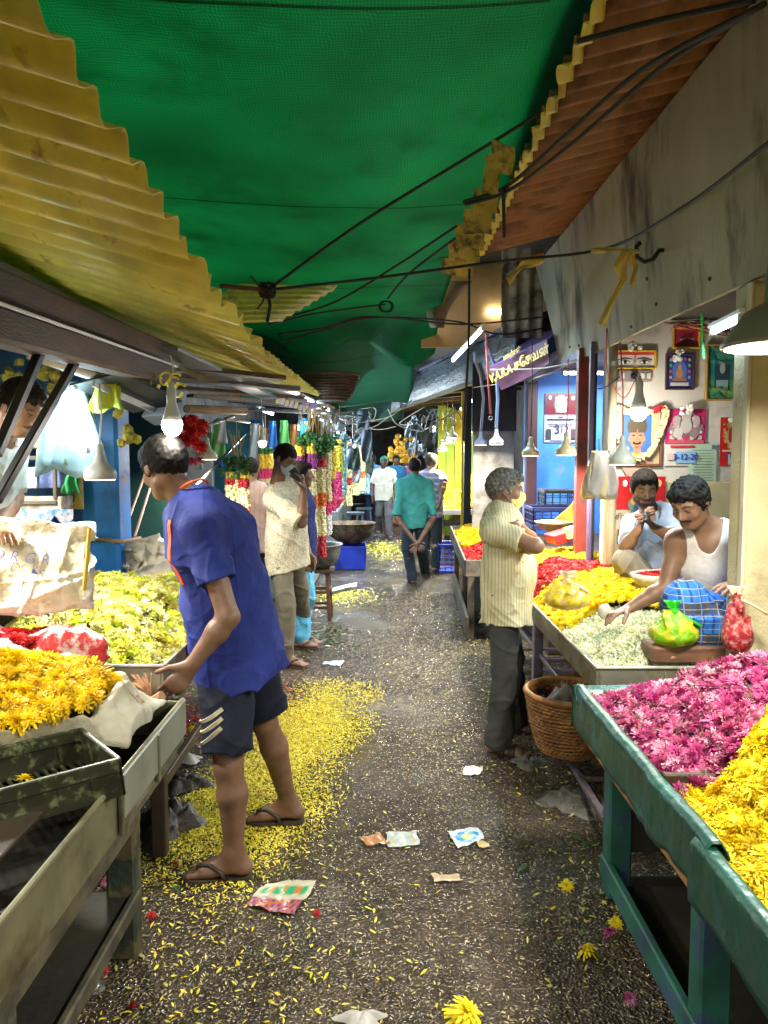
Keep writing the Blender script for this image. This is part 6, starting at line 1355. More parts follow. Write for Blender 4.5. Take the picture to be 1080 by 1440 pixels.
# shelves with boxes behind the vendor
t = thing('shelf_unit', 'dark wall shelf crammed with small goods behind the left vendor', 'shelf', W(50,700,4.4))
a, b = W(-40,700,4.4), W(92,598,4.4)
for z in (a.z-.02, (a.z*.45+b.z*.55), b.z): MB().bx(a.x,b.x,4.25,4.6,z-.012,z+.012).build('board', m_dark, t)
MB().bx(b.x-.02,b.x,4.25,4.6,a.z,b.z).build('side', m_dark, t)
for i, (px, py, w_, h_, c_, nm, lb) in enumerate(((58,708,62,20,(.24,.21,.17),'metal_box','grey metal cash box on the lower shelf'),(72,672,30,30,(.03,.05,.14),'picture_card','dark blue picture card on the shelf'),(40,672,26,30,(.30,.32,.38),'picture_card','pale picture card left of the dark blue one'),(10,672,24,30,(.20,.18,.10),'carton','brown carton at the left end of the shelf'),(8,704,26,8,(.45,.48,.05),'packet','yellow packet lying on the lower shelf'),(8,716,30,7,(.30,.40,.6),'packet','pale blue packet lying below the yellow one'),(35,618,50,26,(.12,.13,.10),'carton','dark olive carton on the upper shelf'),(70,640,34,18,(.35,.42,.20),'packet','clear packet of green garlands on the shelf'),(20,642,30,10,(.4,.35,.3),'packet','beige packet on the upper shelf'))):
    p = W(px, py, 4.28); s = 4.28/1080; tag(BX(nm, p.x-w_*s/2, p.x+w_*s/2, 4.26, 4.42, p.z-h_*s/2, p.z+h_*s/2, M('box_%d' % i, c_, .5, .25, 20, c2=tuple(min(1, q*2+.05) for q in c_), mixs=14), bev=.006), lb, nm.replace('_', ' '))
picture('poster', 'tan card with an oval mirror shape hung beside the pillar', 'card', 93,652,116,716, 4.5, None, 0, (.45,.33,.14), [('e',.5,.5,.28,.40,(.5,.42,.02)),('e',.5,.5,.17,.30,(.15,.2,.3))])
tag(MB().grid(lambda u, v: W(18+85*u, 716+(8 if v > .5 else 0)+14*v*abs(math.sin(u*9)), 4.2), 30, 4, th=.003).build('door_banner', M('banner', (.45,.38,.42), .6, .2, 8, c2=(.05,.22,.40), mixs=26), origin=W(60,722,4.2)), 'scalloped pale banner under the shelf', 'banner')
# brooms leaning at the green board, dark green panel
for k, (a, b, lb) in enumerate(((W(203,668,5.3), W(170,760,4.9),'left'), (W(212,682,5.3), W(186,765,4.9),'right'))):
    tag(MB().tube([a, b], .010, 8).build('broom_stick', M('stick', (.35,.22,.16), .6), origin=a), lb+' of two slanting sticks against the dark green board', 'stick')
# coir brush and the crate on the near left table
t = thing('coir_broom', 'small brown coir broom lying at the corner of the near left table', 'broom', W(200,965,2.7))
for i in range(46):
    a = W(212,985,2.62); rg = random.Random(i); b = W(200+rg.uniform(-16,14), 950+rg.uniform(-4,16), 2.72+rg.uniform(-.06,.08)); MB().tube([a, a.lerp(b,.5)+Vector((0,0,.01)), b], .0022, 4).build('bristle', M('coir', (.26,.12,.05), .9, .4, 30), t) if i < 46 else 0
MB().tube([W(228,978,2.6), W(208,990,2.62)], .017, 8).build('handle', M('coir_handle', (.30,.15,.07), .7), t)
def crate(name, label, org, ex, ey, ez, m, slots=True, group=None, floor=True, rows=3):
    """open plastic crate: origin corner, edge vectors; slotted walls and a lipped rim"""
    o = Vector(org); ex, ey, ez = Vector(ex), Vector(ey), Vector(ez); t = thing(name, label, 'crate', o+(ex+ey)/2, 0, group); th = .008
    def wall(p, e, nrm, nm):
        L_ = e.length; d = e/L_; H = ez.length; u = ez/H; n = max(3, int(L_/.075)); b = MB()
        b.bar(p+u*.02, p+u*.02+e, th, .04, up=nrm.cross(d)); b.bar(p+u*(H-.018), p+u*(H-.018)+e, th*1.8, .036)
        for k in range(n+1): b.bar(p+d*(L_*k/n), p+d*(L_*k/n)+u*H, th*.9, .012)
        for r_ in range(1, rows): b.bar(p+u*(H*r_/rows), p+u*(H*r_/rows)+e, th*.8, .010)
        if not slots: b.obox(p+e/2+u*H/2, e/2, nrm*.003, u*(H/2-.01))
        return b.build(nm, m, t)
    nx, ny = ex.normalized(), ey.normalized()
    wall(o, ex, ny, 'side'); wall(o+ey, ex, ny, 'side'); wall(o, ey, nx, 'end'); wall(o+ex, ey, nx, 'end')
    b = MB(); n = 30
    for k in range(n+1): b.bar(o+ex*(k/n)+ez*.06, o+ex*(k/n)+ey+ez*.06, .009 if rows < 5 else .005, .007)
    for k in range(5): b.bar(o+ey*(k/4)+ez*.05, o+ey*(k/4)+ex+ez*.05, .007, .008)
    b.build('base', m, t); return t
m_cr = M('crate_olive', (.022,.022,.010), .38, .4, 7, c2=(.11,.13,.055), mixs=28, mixt=(.52,.64), spec=.6)
Ac = W(166,1066,1.88)
crate('crate', 'dark olive plastic crate tilted on the near left table with one yellow bloom in it', Ac+Vector((.008,.01,-.10)), Vector((-.52,-.45,.0)), Vector((-.19,.24,-.01)), Vector((-.008,-.01,.10)), m_cr, slots=False)
tag(BX('board', -1.5, -.80, .9, 1.75, .853, .866, M('wet_board', (.03,.02,.012), .35, .4)), 'dark wet board under the tilted crate', 'board')
v, q = MUM[0]; p = W(34,1096,1.86); vv, qq = merge_copies(v, q, np.array([T34(p, rotm(0,-.5,0,.028))])); tag(mk('chrysanthemum', vv, qq, F_YEL[0], origin=p), 'single yellow chrysanthemum caught in the tilted olive crate', 'flower')
# steel bowls etc on right tray
t = thing('scale_pan', 'brass scale pan standing at the far end of the tray table', 'scale', W(780,742,6.5)); c = W(780,738,6.55)
MB().open_lathe([(.05,-.07),(.13,-.02),(.17,.03),(.175,.03),(.13,-.012),(0,-.062)], c, 30).build('pan', M('brass', (.45,.36,.20), .3, metal=.7), t, smooth=True); MB().tube([c+Vector((0,0,-.07)), c+Vector((0,0,-.16))], .02, 8).build('stand', m_tin, t)
crate('crate', 'grey black plastic crate stacked on the blue one against the blue wall', W(766,720,7.6), (.30,0,0), (0,.32,0), (0,0,.22), M('crate_grey', (.05,.055,.05), .5, .3))
crate('crate', 'dark blue plastic crate below the grey black one', W(750,745,7.2), (.42,0,0), (0,.4,0), (0,0,.21), M('crate_navy', (.015,.03,.13), .5, .3))
tag(BX('ledge', 1.40, 2.9, 6.45, 8.19, 0, .86, m_wood), 'low wooden ledge under the crates in the blue shop', 'ledge')
t = thing('gift_box', 'red cardboard box with a gold label lying on the yellow blooms', 'box', W(796,748,6.1))
MB().obox(W(796,752,6.1), Vector((.13,.02,.035)), Vector((-.02,.10,0)), Vector((-.01,0,.035))).build('carton', M('box_red', (.55,.02,.02), .4), t)
MB().obox(W(805,748,6.0), Vector((.055,.008,.014)), Vector((-.01,.05,0)), Vector((-.005,0,.042))).build('label', M('box_label', (.60,.50,.22), .5), t)
tag(MB().grid(lambda u, v: W(770+38*u+8*v, 745-45*u*(1-v)-3*v, 6.7)+Vector((0,.06*math.sin(u*6),0)), 14, 8, th=.003).build('orange_cloth', M('orange_cloth', (.70,.20,.02), .7, .2), origin=W(800,735,6.7), smooth=True), 'orange cloth propped against the red steel post', 'cloth')
# green knotted bag, red string bag, red flower tub
def knot_bag(name, label, cat, c, rx, rz, m, mk_, neck=.05, bend=Vector((0,0,0)), h=.008, sd=0, fill=None):
    c = Vector(c); P = [ell(c, (rx,rx*.8,rz), None, .03), ell(c+Vector((0,0,-rz*.35)), (rx*1.12,rx*.95,rz*.6), None, .05), cone(c+Vector((0,0,rz*.5)), c+Vector((0,0,rz*1.35)), rx*.55, .016, k=.05)]
    f1 = folds(.009, 75, (0,0,1), sd); V, Q = fmesh(P, h, lambda p: f1(p)*np.clip((p[:,2]-c.z)/rz+.6, .2, 1.6)); t = thing(name, label, cat, c); mk('bag_skin', V, Q, m, t, smooth=True)
    top = c+Vector((0,0,rz*1.33)); MB().tube([top-Vector((0,0,.02)), top+Vector((0,0,.015))], .018, 8).build('knot', mk_, t, smooth=True)
    MB().tube([top, top+Vector((.045,-.02,-.02)), top+Vector((.10,-.04,-.055))+bend], [.010,.012,.014], 7, sy=.5).build('tie', mk_, t, smooth=True); MB().grid(lambda u, v: top+Vector(((v-.5)*.07*(.4+u), .01*math.sin(v*9), .05*u)), 5, 8, th=.001).build('neck', mk_, t, smooth=True)
    return t
gm = M('green_film', (.26,.55,.015), .35, .3, 16, c2=(.78,.55,.03), mixs=22, mixt=(.48,.56), bump=1.2, bs=40, trans=.35, spec=.5)
knot_bag('plastic_bag', 'knotted bright green plastic bag filled with yellow flowers', 'bag', W(945,885,3.32)+Vector((0,-.02,0)), .088, .062, gm, M('green_knot', (.03,.55,.02), .3, .1, trans=.3))
knot_bag('plastic_bag', 'clear knotted bag of red petals squeezed against the pillar', 'bag', W(1037,885,3.05), .048, .095, M('red_film', (.38,.025,.03), .35, .4, 20, c2=(.50,.22,.20), mixs=40, mixt=(.48,.6), bump=1.3, bs=50, trans=.2), M('clear_knot', (.6,.5,.3), .4), sd=4)
tb_ = thing('flower_tub', 'cloth lined tub of red flowers between the two vendors', 'tub', W(935,815,4.3)); c = W(938,812,4.35)
MB().open_lathe([(.10,-.10),(.15,-.02),(.165,.02),(.150,.025),(.14,.0),(0,-.02)], c, 30, sx=1.25).build('cloth_rim', M('pp_white'), tb_, smooth=True)
heap('rose_heap', 'red petals in the cloth lined tub between the vendors', 'g', lambda x, y: c.z+.005, c.x-.16, c.x+.16, c.y-.12, c.y+.12, mb_r, .018, POM, F_RED, 5200, lambda x, y: math.hypot((x-c.x)/.17, (y-c.y)/.13) < 1, zb=c.z-.05)
knot_bag('plastic_bag', 'clear bag of yellow petals resting on the yellow heap', 'bag', W(798,838,3.9)+Vector((0,0,.0)), .10, .06, M('yellow_film', (.70,.50,.03), .3, .4, 20, c2=(.55,.35,.15), mixs=24, mixt=(.5,.6), bump=.4, bs=40), M('clear_knot'), sd=7)
t = thing('thread_ball', 'ball of white thread under the hand of the man in the vest', 'ball', W(850,862,3.75)); MB().blob(W(850,860,3.8), (.035,.035,.04), amp=.1).build('ball', M('thread', (.55,.50,.38), .8, bump=.6, bs=120), t, smooth=True)
# ================================================================ WICKER BASKETS
def basket(name, label, c, r0, r1, h_, m, tilt=0., n=44, rows=17, lip=True, sq=1.):
    t = thing(name, label, 'basket', c); c = Vector(c)
    for k in range(rows):
        v = k/(rows-1); r = r0+(r1-r0)*v**.6; z = h_*v; pts = []
        for i in range(n*2+1):
            a = 2*math.pi*i/(n*2); rr = r+(.007 if (i+k) % 2 else -.007); pts.append(c+Vector((rr*math.cos(a), rr*math.sin(a)*sq, z+tilt*rr*math.cos(a)+.003*math.sin(a*5+k))))
        MB().tube(pts, h_/rows*.52, 6).build('weave', m, t, smooth=True)
    b = MB()
    for i in range(n): a = 2*math.pi*i/n; b.tube([c+Vector(((r0+(r1-r0)*v**.6)*math.cos(a), (r0+(r1-r0)*v**.6)*math.sin(a)*sq, h_*v+tilt*r1*math.cos(a)*v)) for v in (0,.3,.6,1)], .005, 5)
    b.build('stakes', m, t)
    if lip: MB().tube([c+Vector(((r1+.006)*math.cos(a), (r1+.006)*math.sin(a)*sq, h_+.012+tilt*r1*math.cos(a))) for a in np.linspace(0,6.2832,50)], .017, 8).build('rim', m, t, smooth=True)
    MB().lathe([(0,.0),(r0,.0),(r0,.01),(0,.01)], c, 24, sy=sq).build('base', m, t); return t
m_wick = M('wicker', (.36,.17,.045), .5, .35, 12, c2=(.17,.07,.02), mixs=11, bump=.3, bs=120)
cb = Vector((.975,3.92,.17)); basket('wicker_basket', 'round brown wicker basket under the tray table behind the green table', cb, .15, .225, .29, m_wick)
heap('flower_scraps', 'dark red flower scraps filling the wicker basket', 'g', lambda x, y: .42+.02*nz(x,y), cb.x-.24, cb.x+.24, cb.y-.24, cb.y+.24, mb_r, .022, POM, [F_RED[0], M('dull_red', (.12,.01,.012), .6), M('scrap_green', (.06,.08,.02), .6)], 2600, lambda x, y: math.hypot(x-cb.x, y-cb.y) < .205, zb=.3)
film('plastic_film', 'crumpled clear plastic lying in the wicker basket', cb+Vector((-.04,-.05,.26)), .11, .10, .09, 3)
film('plastic_film', 'clear plastic bag on the ground beside the purple rack pipe', G(800,1128)+Vector((0,0,0)), .13, .16, .05, 5)
film('plastic_film', 'clear plastic scrap behind the sandals of the striped shirt man', G(745,1075), .10, .08, .04, 7)
film('plastic_film', 'clear plastic bag under the near left table', G(80,1400)+Vector((-.05,.1,.0)), .16, .14, .14, 9)
film('plastic_film', 'white plastic scrap beside the leg of the near left table', G(262,1070), .09, .05, .04, 11, M('white_film', (.5,.48,.44), .4, .2, trans=.2))
film('plastic_film', 'white plastic scrap at the bottom edge of the lane', G(508,1436), .07, .04, .03, 12, M('white_film'))
film('plastic_film', 'dull plastic sheet lying under the rack between basket and green table', G(850,1120)+Vector((.1,0,0)), .14, .12, .03, 15)
film('garbage_bag', 'slumped dark refuse bag beside the leg of the near left table', G(235,1165), .14, .18, .13, 13, M('dark_rag', (.022,.016,.010), .5, .5, 8, bump=.8, bs=25))
film('garbage_bag', 'dark heap of sweepings just behind the refuse bag', G(262,1105), .12, .10, .07, 14, M('dark_rag'))
basket('wicker_basket', 'dark bamboo basket perched on the end of the left roofs', Vector((-.62,8.5,2.30)), .20, .34, .26, M('dark_wicker', (.07,.04,.028), .7, .4, 12), n=30, rows=10)
# large dark basin like basket on the blue crate, aluminium tub on stool
t = thing('cane_basin', 'wide dark cane basin resting on the far blue crate', 'basin', Vector((gx(493,11.6),11.6,.37)))
MB().open_lathe([(.16,0),(.30,.10),(.36,.22),(.37,.30),(.385,.31),(.35,.30),(.28,.12),(0,.03)], Vector((gx(493,11.6),11.6,.37)), 34).build('bowl', M('dark_cane', (.07,.04,.025), .7, .5, 10, bump=.6, bs=40, c2=(.14,.10,.06), mixs=14), t, smooth=True)
crate('crate', 'blue plastic crate on the ground under the cane basin', (gx(466,11.4),11.3,.01), (.50,0,0), (0,.5,0), (0,0,.34), M('crate_blue', (.012,.04,.42), .4, .2), slots=False)
crate('crate', 'small blue plastic crate beside the dark sided table', (gx(617,11.0),10.9,.01), (.28,0,0), (0,.45,0), (0,0,.42), M('crate_blue'), rows=5)
ct = Vector((gx(446,7.9),7.9,0))
t = thing('stool', 'dark red wooden stool under the aluminium tub', 'stool', ct)
for sx in (-1,1):
    for sy_ in (-1,1): MB().bar(ct+Vector((.13*sx,.13*sy_,0)), ct+Vector((.105*sx,.105*sy_,.50)), .038, .038).build('leg', m_woodr, t)
for z in (.14,.30):
    for s_ in (-1,1): MB().bar(ct+Vector((-.12,.125*s_,z)), ct+Vector((.12,.125*s_,z)), .02, .03).build('stretcher', m_woodr, t); MB().bar(ct+Vector((.125*s_,-.12,z+.03)), ct+Vector((.125*s_,.12,z+.03)), .02, .03).build('stretcher', m_woodr, t)
MB().bx(ct.x-.17,ct.x+.17,ct.y-.17,ct.y+.17,.50,.53).build('seat', m_wood, t)
t = thing('basin', 'dented aluminium basin with red petals on the stool', 'basin', ct+Vector((0,0,.53)))
MB().open_lathe([(.11,0),(.20,.06),(.235,.16),(.24,.235),(.262,.245),(.262,.258),(.232,.25),(.22,.15),(.10,.03),(0,.03)], ct+Vector((0,0,.53)), 36).build('bowl', M('dull_alu', (.20,.20,.18), .45, .4, 8, metal=.4, c2=(.06,.06,.05), mixs=6, bump=.3), t, smooth=True)
heap('rose_heap', 'red petals at the bottom of the aluminium basin', 'g', lambda x, y: .72, ct.x-.2, ct.x+.2, ct.y-.2, ct.y+.2, mb_r, .025, POM, F_RED, 1500, lambda x, y: math.hypot(x-ct.x, y-ct.y) < .2, zb=.6)
tag(MB().obox(ct+Vector((.27,.12,.30)), Vector((.13,0,.03)), Vector((0,.12,0)), Vector((0,0,.015))).build('metal_sheet', m_tin, origin=ct), 'tin sheet leaning behind the stool', 'sheet')
for i, (px, Y) in enumerate(((500,14.0),(512,15.2))):
    c = Vector((gx(px,Y),Y,0)); t = thing('stool', 'far dark plastic stool, %s of the two beside the left stalls' % ('nearer','farther')[i], 'stool', c)
    for sx in (-1,1):
        for sy_ in (-1,1): MB().bar(c+Vector((.17*sx,.17*sy_,0)), c+Vector((.12*sx,.12*sy_,.62)), .04, .04).build('leg', M('stool_dark', (.02,.035,.05), .5), t)
    MB().bx(c.x-.16,c.x+.16,c.y-.16,c.y+.16,.62,.66).build('seat', M('stool_dark'), t)
# ================================================================ CLUTTER UNDER THE FAR ROOFS
rgc = random.Random(11)
dkc = [M('clut_%d' % i, c, .6, .3, 12) for i, c in enumerate(((.03,.035,.04),(.07,.05,.035),(.04,.07,.10),(.10,.11,.12),(.03,.05,.04),(.20,.24,.28)))]
for i in range(9):     # boards and poles under the left roof
    y0 = 4.4+i*.6; x = -1.0-.05*rgc.random(); z = 2.16+.05*rgc.random()
    tag(MB().bar((x-.7+.2*rgc.random(),y0,z+.05), (-.74+.1*rgc.random(),y0+.8,z+.05*rgc.random()), .10+.06*rgc.random(), .03, bev=.004).build('overhead_board', [m_wood, m_dark, M('tin_dark', (.10,.11,.11), .5)][i % 3], origin=(x,y0,z)), 'weathered plank tucked crosswise under the left roof', 'board', 'planks laid crosswise under the left roof')
tag(MB().bar(W(228,490,3.9), W(380,560,6.9), .16, .02, up=Vector((0,.6,1))).build('overhead_board', M('grey_board', (.09,.10,.10), .5, .3), origin=W(300,520,5)), 'long grey board running under the yellow sheets', 'board')
tag(MB().grid(lambda u, v: W(235+85*u, 500+38*u+14*math.sin(u*3.1)*(1-v)-0*v, 4.2+1.3*u), 16, 6, th=.01).build('roof_flap', M('olive_flap', (.16,.15,.07), .7, .3), origin=W(270,515,4.6)), 'olive cloth flap under the yellow roof', 'cloth')
tag(MB().tube([W(262,575,5.2), W(345,578,5.8)], .03, 8).build('bamboo_pole', M('bamboo', (.32,.24,.13), .6, .3), origin=W(300,576,5.5)), 'pale bamboo pole under the left roof', 'pole')
tag(MB().bar(W(235,618,4.9), W(330,585,6.2), .02, .02).build('strut', m_black, origin=W(280,600,5.5)), 'thin black strut slanting above the cream pendant lamp', 'strut')
tag(MB().bar(W(270,690,5.2), W(345,610,6.4), .02, .02).build('strut', m_black, origin=W(300,650,5.8)), 'thin black strut slanting below the cream pendant lamp', 'strut')
t = thing('file_row', 'row of cream packets strung up under the end of the yellow roof', 'packets', W(410,568,7.4))
for k in range(9): p = W(392+6.2*k, 560+2.0*k, 7.0+.09*k); MB().obox(p, Vector((.017,.008,0)), Vector((0,.02,0)), Vector((.01,0,.045))).build('packet', [M('packet_cream', (.50,.45,.28), .6), M('packet_lilac', (.42,.38,.44), .6)][k % 2], t)
for i in range(3): p = W(418+11*i, 560+5*i, 7.2); tag(BX('tag', p.x-.025, p.x+.025, p.y, p.y+.01, p.z-.03, p.z+.03, M('violet_tag', (.25,.18,.55), .5)), '%s of three small violet tags under the yellow roof end' % ('left','middle','right')[i], 'tag')
# back screens of the left stalls behind the garlands
for (a, b, m_, lb) in ((W(262,600,8.2), W(300,760,8.2), M('pale_screen', (.35,.38,.40), .6), 'pale screen behind the cream pendant lamp'), (W(300,590,9.0), W(372,780,9.0), M('teal_screen', (.02,.16,.22), .5, .4, 4), 'teal cloth screen behind the left garlands')):
    tag(BX('screen', a.x, b.x, a.y, a.y+.03, b.z, a.z, m_), lb, 'screen')
for i in range(26):
    px = rgc.uniform(262,430); Y = rgc.uniform(7.8,8.8); py = rgc.uniform(586,612); p = W(px, py, Y)
    m_ = [M('hb_blue', (.04,.22,.60), .4, .2, trans=.3), M('hb_green', (.10,.35,.08), .5, .2, trans=.2), M('hb_teal', (.05,.35,.38), .4, .2, trans=.3), M('hb_white', (.45,.50,.52), .4, trans=.3), M('hb_orange', (.5,.18,.03), .5)][i % 5]
    c = p; w_ = rgc.uniform(.06,.16); h_ = rgc.uniform(.2,.42)
    def fn(u, v): return c+Vector(((u-.5)*w_*(.6+.4*v), .015*math.sin(u*9+v*4), -h_*v))
    cn = ('blue','green','teal','white','orange')[i % 5]
    tag(MB().grid(fn, 6, 6, th=.002).build('hanging_packet', m_, origin=c, smooth=True), '%s packet hanging from the roof behind the left garlands' % cn, 'packet', '%s packets hung behind the left garlands' % cn)
t = tag(MB().grid(lambda u, v: W(462+20*u+2*math.sin(v*5), 632+62*v, 9.9)+Vector((0,.03*math.sin(u*12),0)), 10, 10, th=.003).build('shirt', M('lime_cloth', (.32,.60,.06), .6, .15), origin=W(472,660,9.9), smooth=True), 'lime green shirt hanging in a left stall', 'shirt')
tag(MB().blob(W(470,702,9.8), (.13,.1,.11), amp=.4).build('flower_bundle', yw[7], origin=W(470,702,9.8)), 'pink flower bundle below the lime green shirt', 'flower bundle')
tag(BX('counter', -2.2, -.92, 9.0, 11.0, 0, .80, M('pale_counter', (.25,.28,.28), .6, .3)), 'pale counter behind the cane basin', 'counter')
tag(BX('counter', -2.2, -.75, 12.4, 17.5, 0, .78, dkc[3]), 'dark counter along the far left stalls', 'counter')
tag(BX('counter', 1.0, 2.4, 14.0, 20, 0, .78, dkc[1]), 'brown counter along the far right stalls', 'counter')
CN = ('black','brown','deep blue','grey','dark green','pale blue')
for i in range(120):
    left = i % 2 == 0; Y = rgc.uniform(10.5, 21)
    if left: px = rgc.uniform(452,522)
    else: px = rgc.uniform(572,640); Y = rgc.uniform(13.6,22)
    py = rgc.uniform(575,640); p = W(px, py, Y)
    c = p; w_ = rgc.uniform(.08,.26); h_ = rgc.uniform(.12,.5); ci = rgc.choice((0,1,2,2,3,4,5,5))
    def fn(u, v): return c+Vector(((u-.5)*w_*(.7+.3*math.sin(v*3)), .03*math.sin(u*7+v*5+i), -h_*v+.02*math.sin(u*6+i)))
    sd_ = 'left' if left else 'right'
    tag(MB().grid(fn, 5, 6, th=.003).build('hanging_bag', dkc[ci], origin=c, smooth=True), '%s bag hanging from the roof in the far %s stalls' % (CN[ci], sd_), 'bag', '%s bags hung in the far %s stalls' % (CN[ci], sd_))
for i in range(26):
    left = i % 2 == 0; pts = []; Y = rgc.uniform(9.5,15); x0 = rgc.uniform(450,520) if left else rgc.uniform(575,640)
    for k in range(4): pts.append(W(x0+k*rgc.uniform(3,14)*(1 if rgc.random() > .3 else -1), 572+rgc.uniform(0,30)+8*math.sin(k*1.6), Y))
    tag(cable('loose wire tangled under the far %s roofs' % ('left' if left else 'right'), pts, .007, [bkf, whf, dkc[5]][i % 3], n=6), None, None, 'tangled wires under the far %s roofs' % ('left' if left else 'right'))
# ================================================================ PEOPLE
def plane_of(*a): return None
def clothmat(name, c=(.1,.1,.1), **k):
    d = dict(rough=.8, var=.16, vs=9, bump=.45, bs=26, spec=.25); d.update(k); return M(name, c, **d)
SK1, SK2, SK3 = (.19,.10,.058), (.24,.13,.075), (.12,.062,.038)
# ---- the man in the blue polo
J = dict(pel=W(331,908,3.17), waist=W(322,845,3.15), chest=W(300,765,3.12), neck=W(268,700,3.10), head=W(231,657,3.10), hf=Vector((-.66,.62,-.42)), hu=Vector((-.25,.22,.95)), bf=Vector((-.80,.52,-.25)), pf=Vector((-.9,.42,0)),
  shL=W(284,744,2.96), shR=W(334,740,3.27), elL=W(321,868,2.86), elR=W(290,850,3.45), wrL=W(270,935,2.84), wrR=W(262,925,3.42),
  hipL=W(316,938,3.08), hipR=W(356,932,3.26), knL=W(321,1078,2.98), knR=W(372,1015,3.30), anL=G(330,1234)+Vector((0,0,.09)), anR=G(406,1158)+Vector((0,0,.10)), ftL=Vector((-1,-.06,0)), ftR=Vector((-1,.05,-.05)), z=1.03, o=G(360,1200))
nbf = Vector(J['bf']).normalized(); npf = Vector(J['pf']).normalized()
t, _ = person('man in a navy polo shirt and dark shorts leaning towards the left stall', J, SK1,
  shirt=dict(m=clothmat('navy_polo', (.018,.030,.175)), sleeve=.62, collar=1, cm=clothmat('navy_collar', (.015,.02,.12)), hem=.15, loose=.012, flare=.03, fold=.009, ff=14, sw=.012, hn=Vector((.28,.0,-1))),
  pants=dict(kind='shorts', m=clothmat('navy_shorts', (.008,.010,.022), bump=.2), len=.86, loose=.012), hair='thick', h=.0055, belly=.02, fat=1.02, feet='flop',
  handL=(W(240,972,2.82)-W(270,935,2.84), Vector((-.2,.95,.1)), .38, dict(thumb=.5)), hseed=2)
side = [o for o in t.children if o.name.startswith('shirt')][0]
lat = nbf.cross(Vector((0,0,1))).normalized()
b = MB(); pp = []
for q in np.linspace(0, 6.28, 26): pp.append(J['neck']+Vector((0,0,.028))+lat*.072*math.cos(q)+nbf*.066*math.sin(q)+Vector((0,0,-.03*math.sin(q))))
b.tube(pp, .0045, 6).build('collar_piping', M('orange_trim', (.70,.09,.02), .7), side)
def on_surface(obj_, p, d):
    og = ORG[obj_.name]; me = obj_.data
    from mathutils.bvhtree import BVHTree
    key = obj_.name
    if key not in BV: BV[key] = BVHTree.FromPolygons([v.co for v in me.vertices], [tuple(f.vertices) for f in me.polygons])
    h = BV[key].ray_cast(Vector(p)-og-Vector(d).normalized()*.6, Vector(d).normalized())
    return (h[0]+og-Vector(d).normalized()*.003) if h[0] is not None else None
BV = {}
def strip_on(obj_, pts, w_, d, name, m, parent):
    P = [on_surface(obj_, p, d) for p in pts]; P = [p for p in P if p is not None]
    if len(P) < 2: return
    V = []; dn = Vector(d).normalized()
    for i, p in enumerate(P):
        tn = (P[min(i+1,len(P)-1)]-P[max(i-1,0)]).normalized(); s = tn.cross(dn).normalized(); V += [p+s*w_/2-dn*.001, p-s*w_/2-dn*.001, p+s*w_/2+dn*.02, p-s*w_/2+dn*.02]
    Fc = []
    for i in range(len(P)-1): a = i*4; Fc += [(a,a+1,a+5,a+4),(a+2,a,a+4,a+6),(a+1,a+3,a+7,a+5)]
    return mk(name, V, Fc, m, parent)
shorts = [o for o in t.children if o.name.startswith('shorts')][0]
cream = clothmat('cream_stripe', (.50,.46,.30))
for k in range(3):
    a = W(272+3*k, 1030+13*k, 2.9); b_ = W(310, 1002+12*k, 2.9); strip_on(shorts, [a.lerp(b_, q/10) for q in range(11)], .016, (0,1,0), 'stripe', cream, shorts)
strip_on(side, [W(250+2*q, 790+12*q, 2.9) if 0 else W(262-1.2*q+(.13*q*q), 730+7*q, 3.0) for q in range(14)], .022, (.75,.65,0), 'placket', M('orange_trim'), side)
# ---- the man in the striped shirt
J = stance(.675, 4.33, (1,-.04), 1.69)
J.update(head=W(711,689,4.33), hf=Vector((.97,-.10,-.10)), neck=W(698,728,4.33), shR=W(697,746,4.13), elR=W(754,768,4.02), wrR=W(722,770,4.34), shL=W(703,743,4.50), elL=W(752,764,4.55), wrL=W(728,738,4.22),
  anR=G(700,1062)+Vector((0,0,.085)), anL=G(722,1030)+Vector((0,0,.085)), ftR=Vector((.88,-.40,0)), ftL=Vector((.9,-.25,0)), bf=Vector((.97,-.1,0)), hipR=J['hipR']+Vector((.0,.01,0)))
J['knR'] = (J['hipR']+J['anR'])/2+Vector((.02,0,0)); J['knL'] = (J['hipL']+J['anL'])/2+Vector((.02,0,0))
person('grey haired man in a striped yellow shirt and face mask standing with folded arms', J, SK2,
  shirt=dict(m=clothmat('striped_shirt', (.52,.48,.30), wave=(0,.0165,(.36,.31,.19),.30), var=.06), sleeve=.66, collar=1, hem=.17, loose=.008, flare=.012, fold=.008, ff=17, sw=.008, seed=3),
  pants=dict(kind='long', m=clothmat('charcoal_trousers', (.038,.040,.036)), loose=.002, cuff=.018, fold=.008), hair='curly', hairc=(.085,.075,.060), hairn=(.26,.24,.21), h=.0055, belly=.012, fat=.90, feet='sandal', mask=M('yellow_mask', (.72,.62,.22), .8, .1, bump=.3, bs=120),
  handR=(Vector((-.1,.9,.1)), Vector((-1,0,0)), .3), handL=(Vector((-.3,-.8,.1)), Vector((0,.2,-1)), .45), hseed=5)
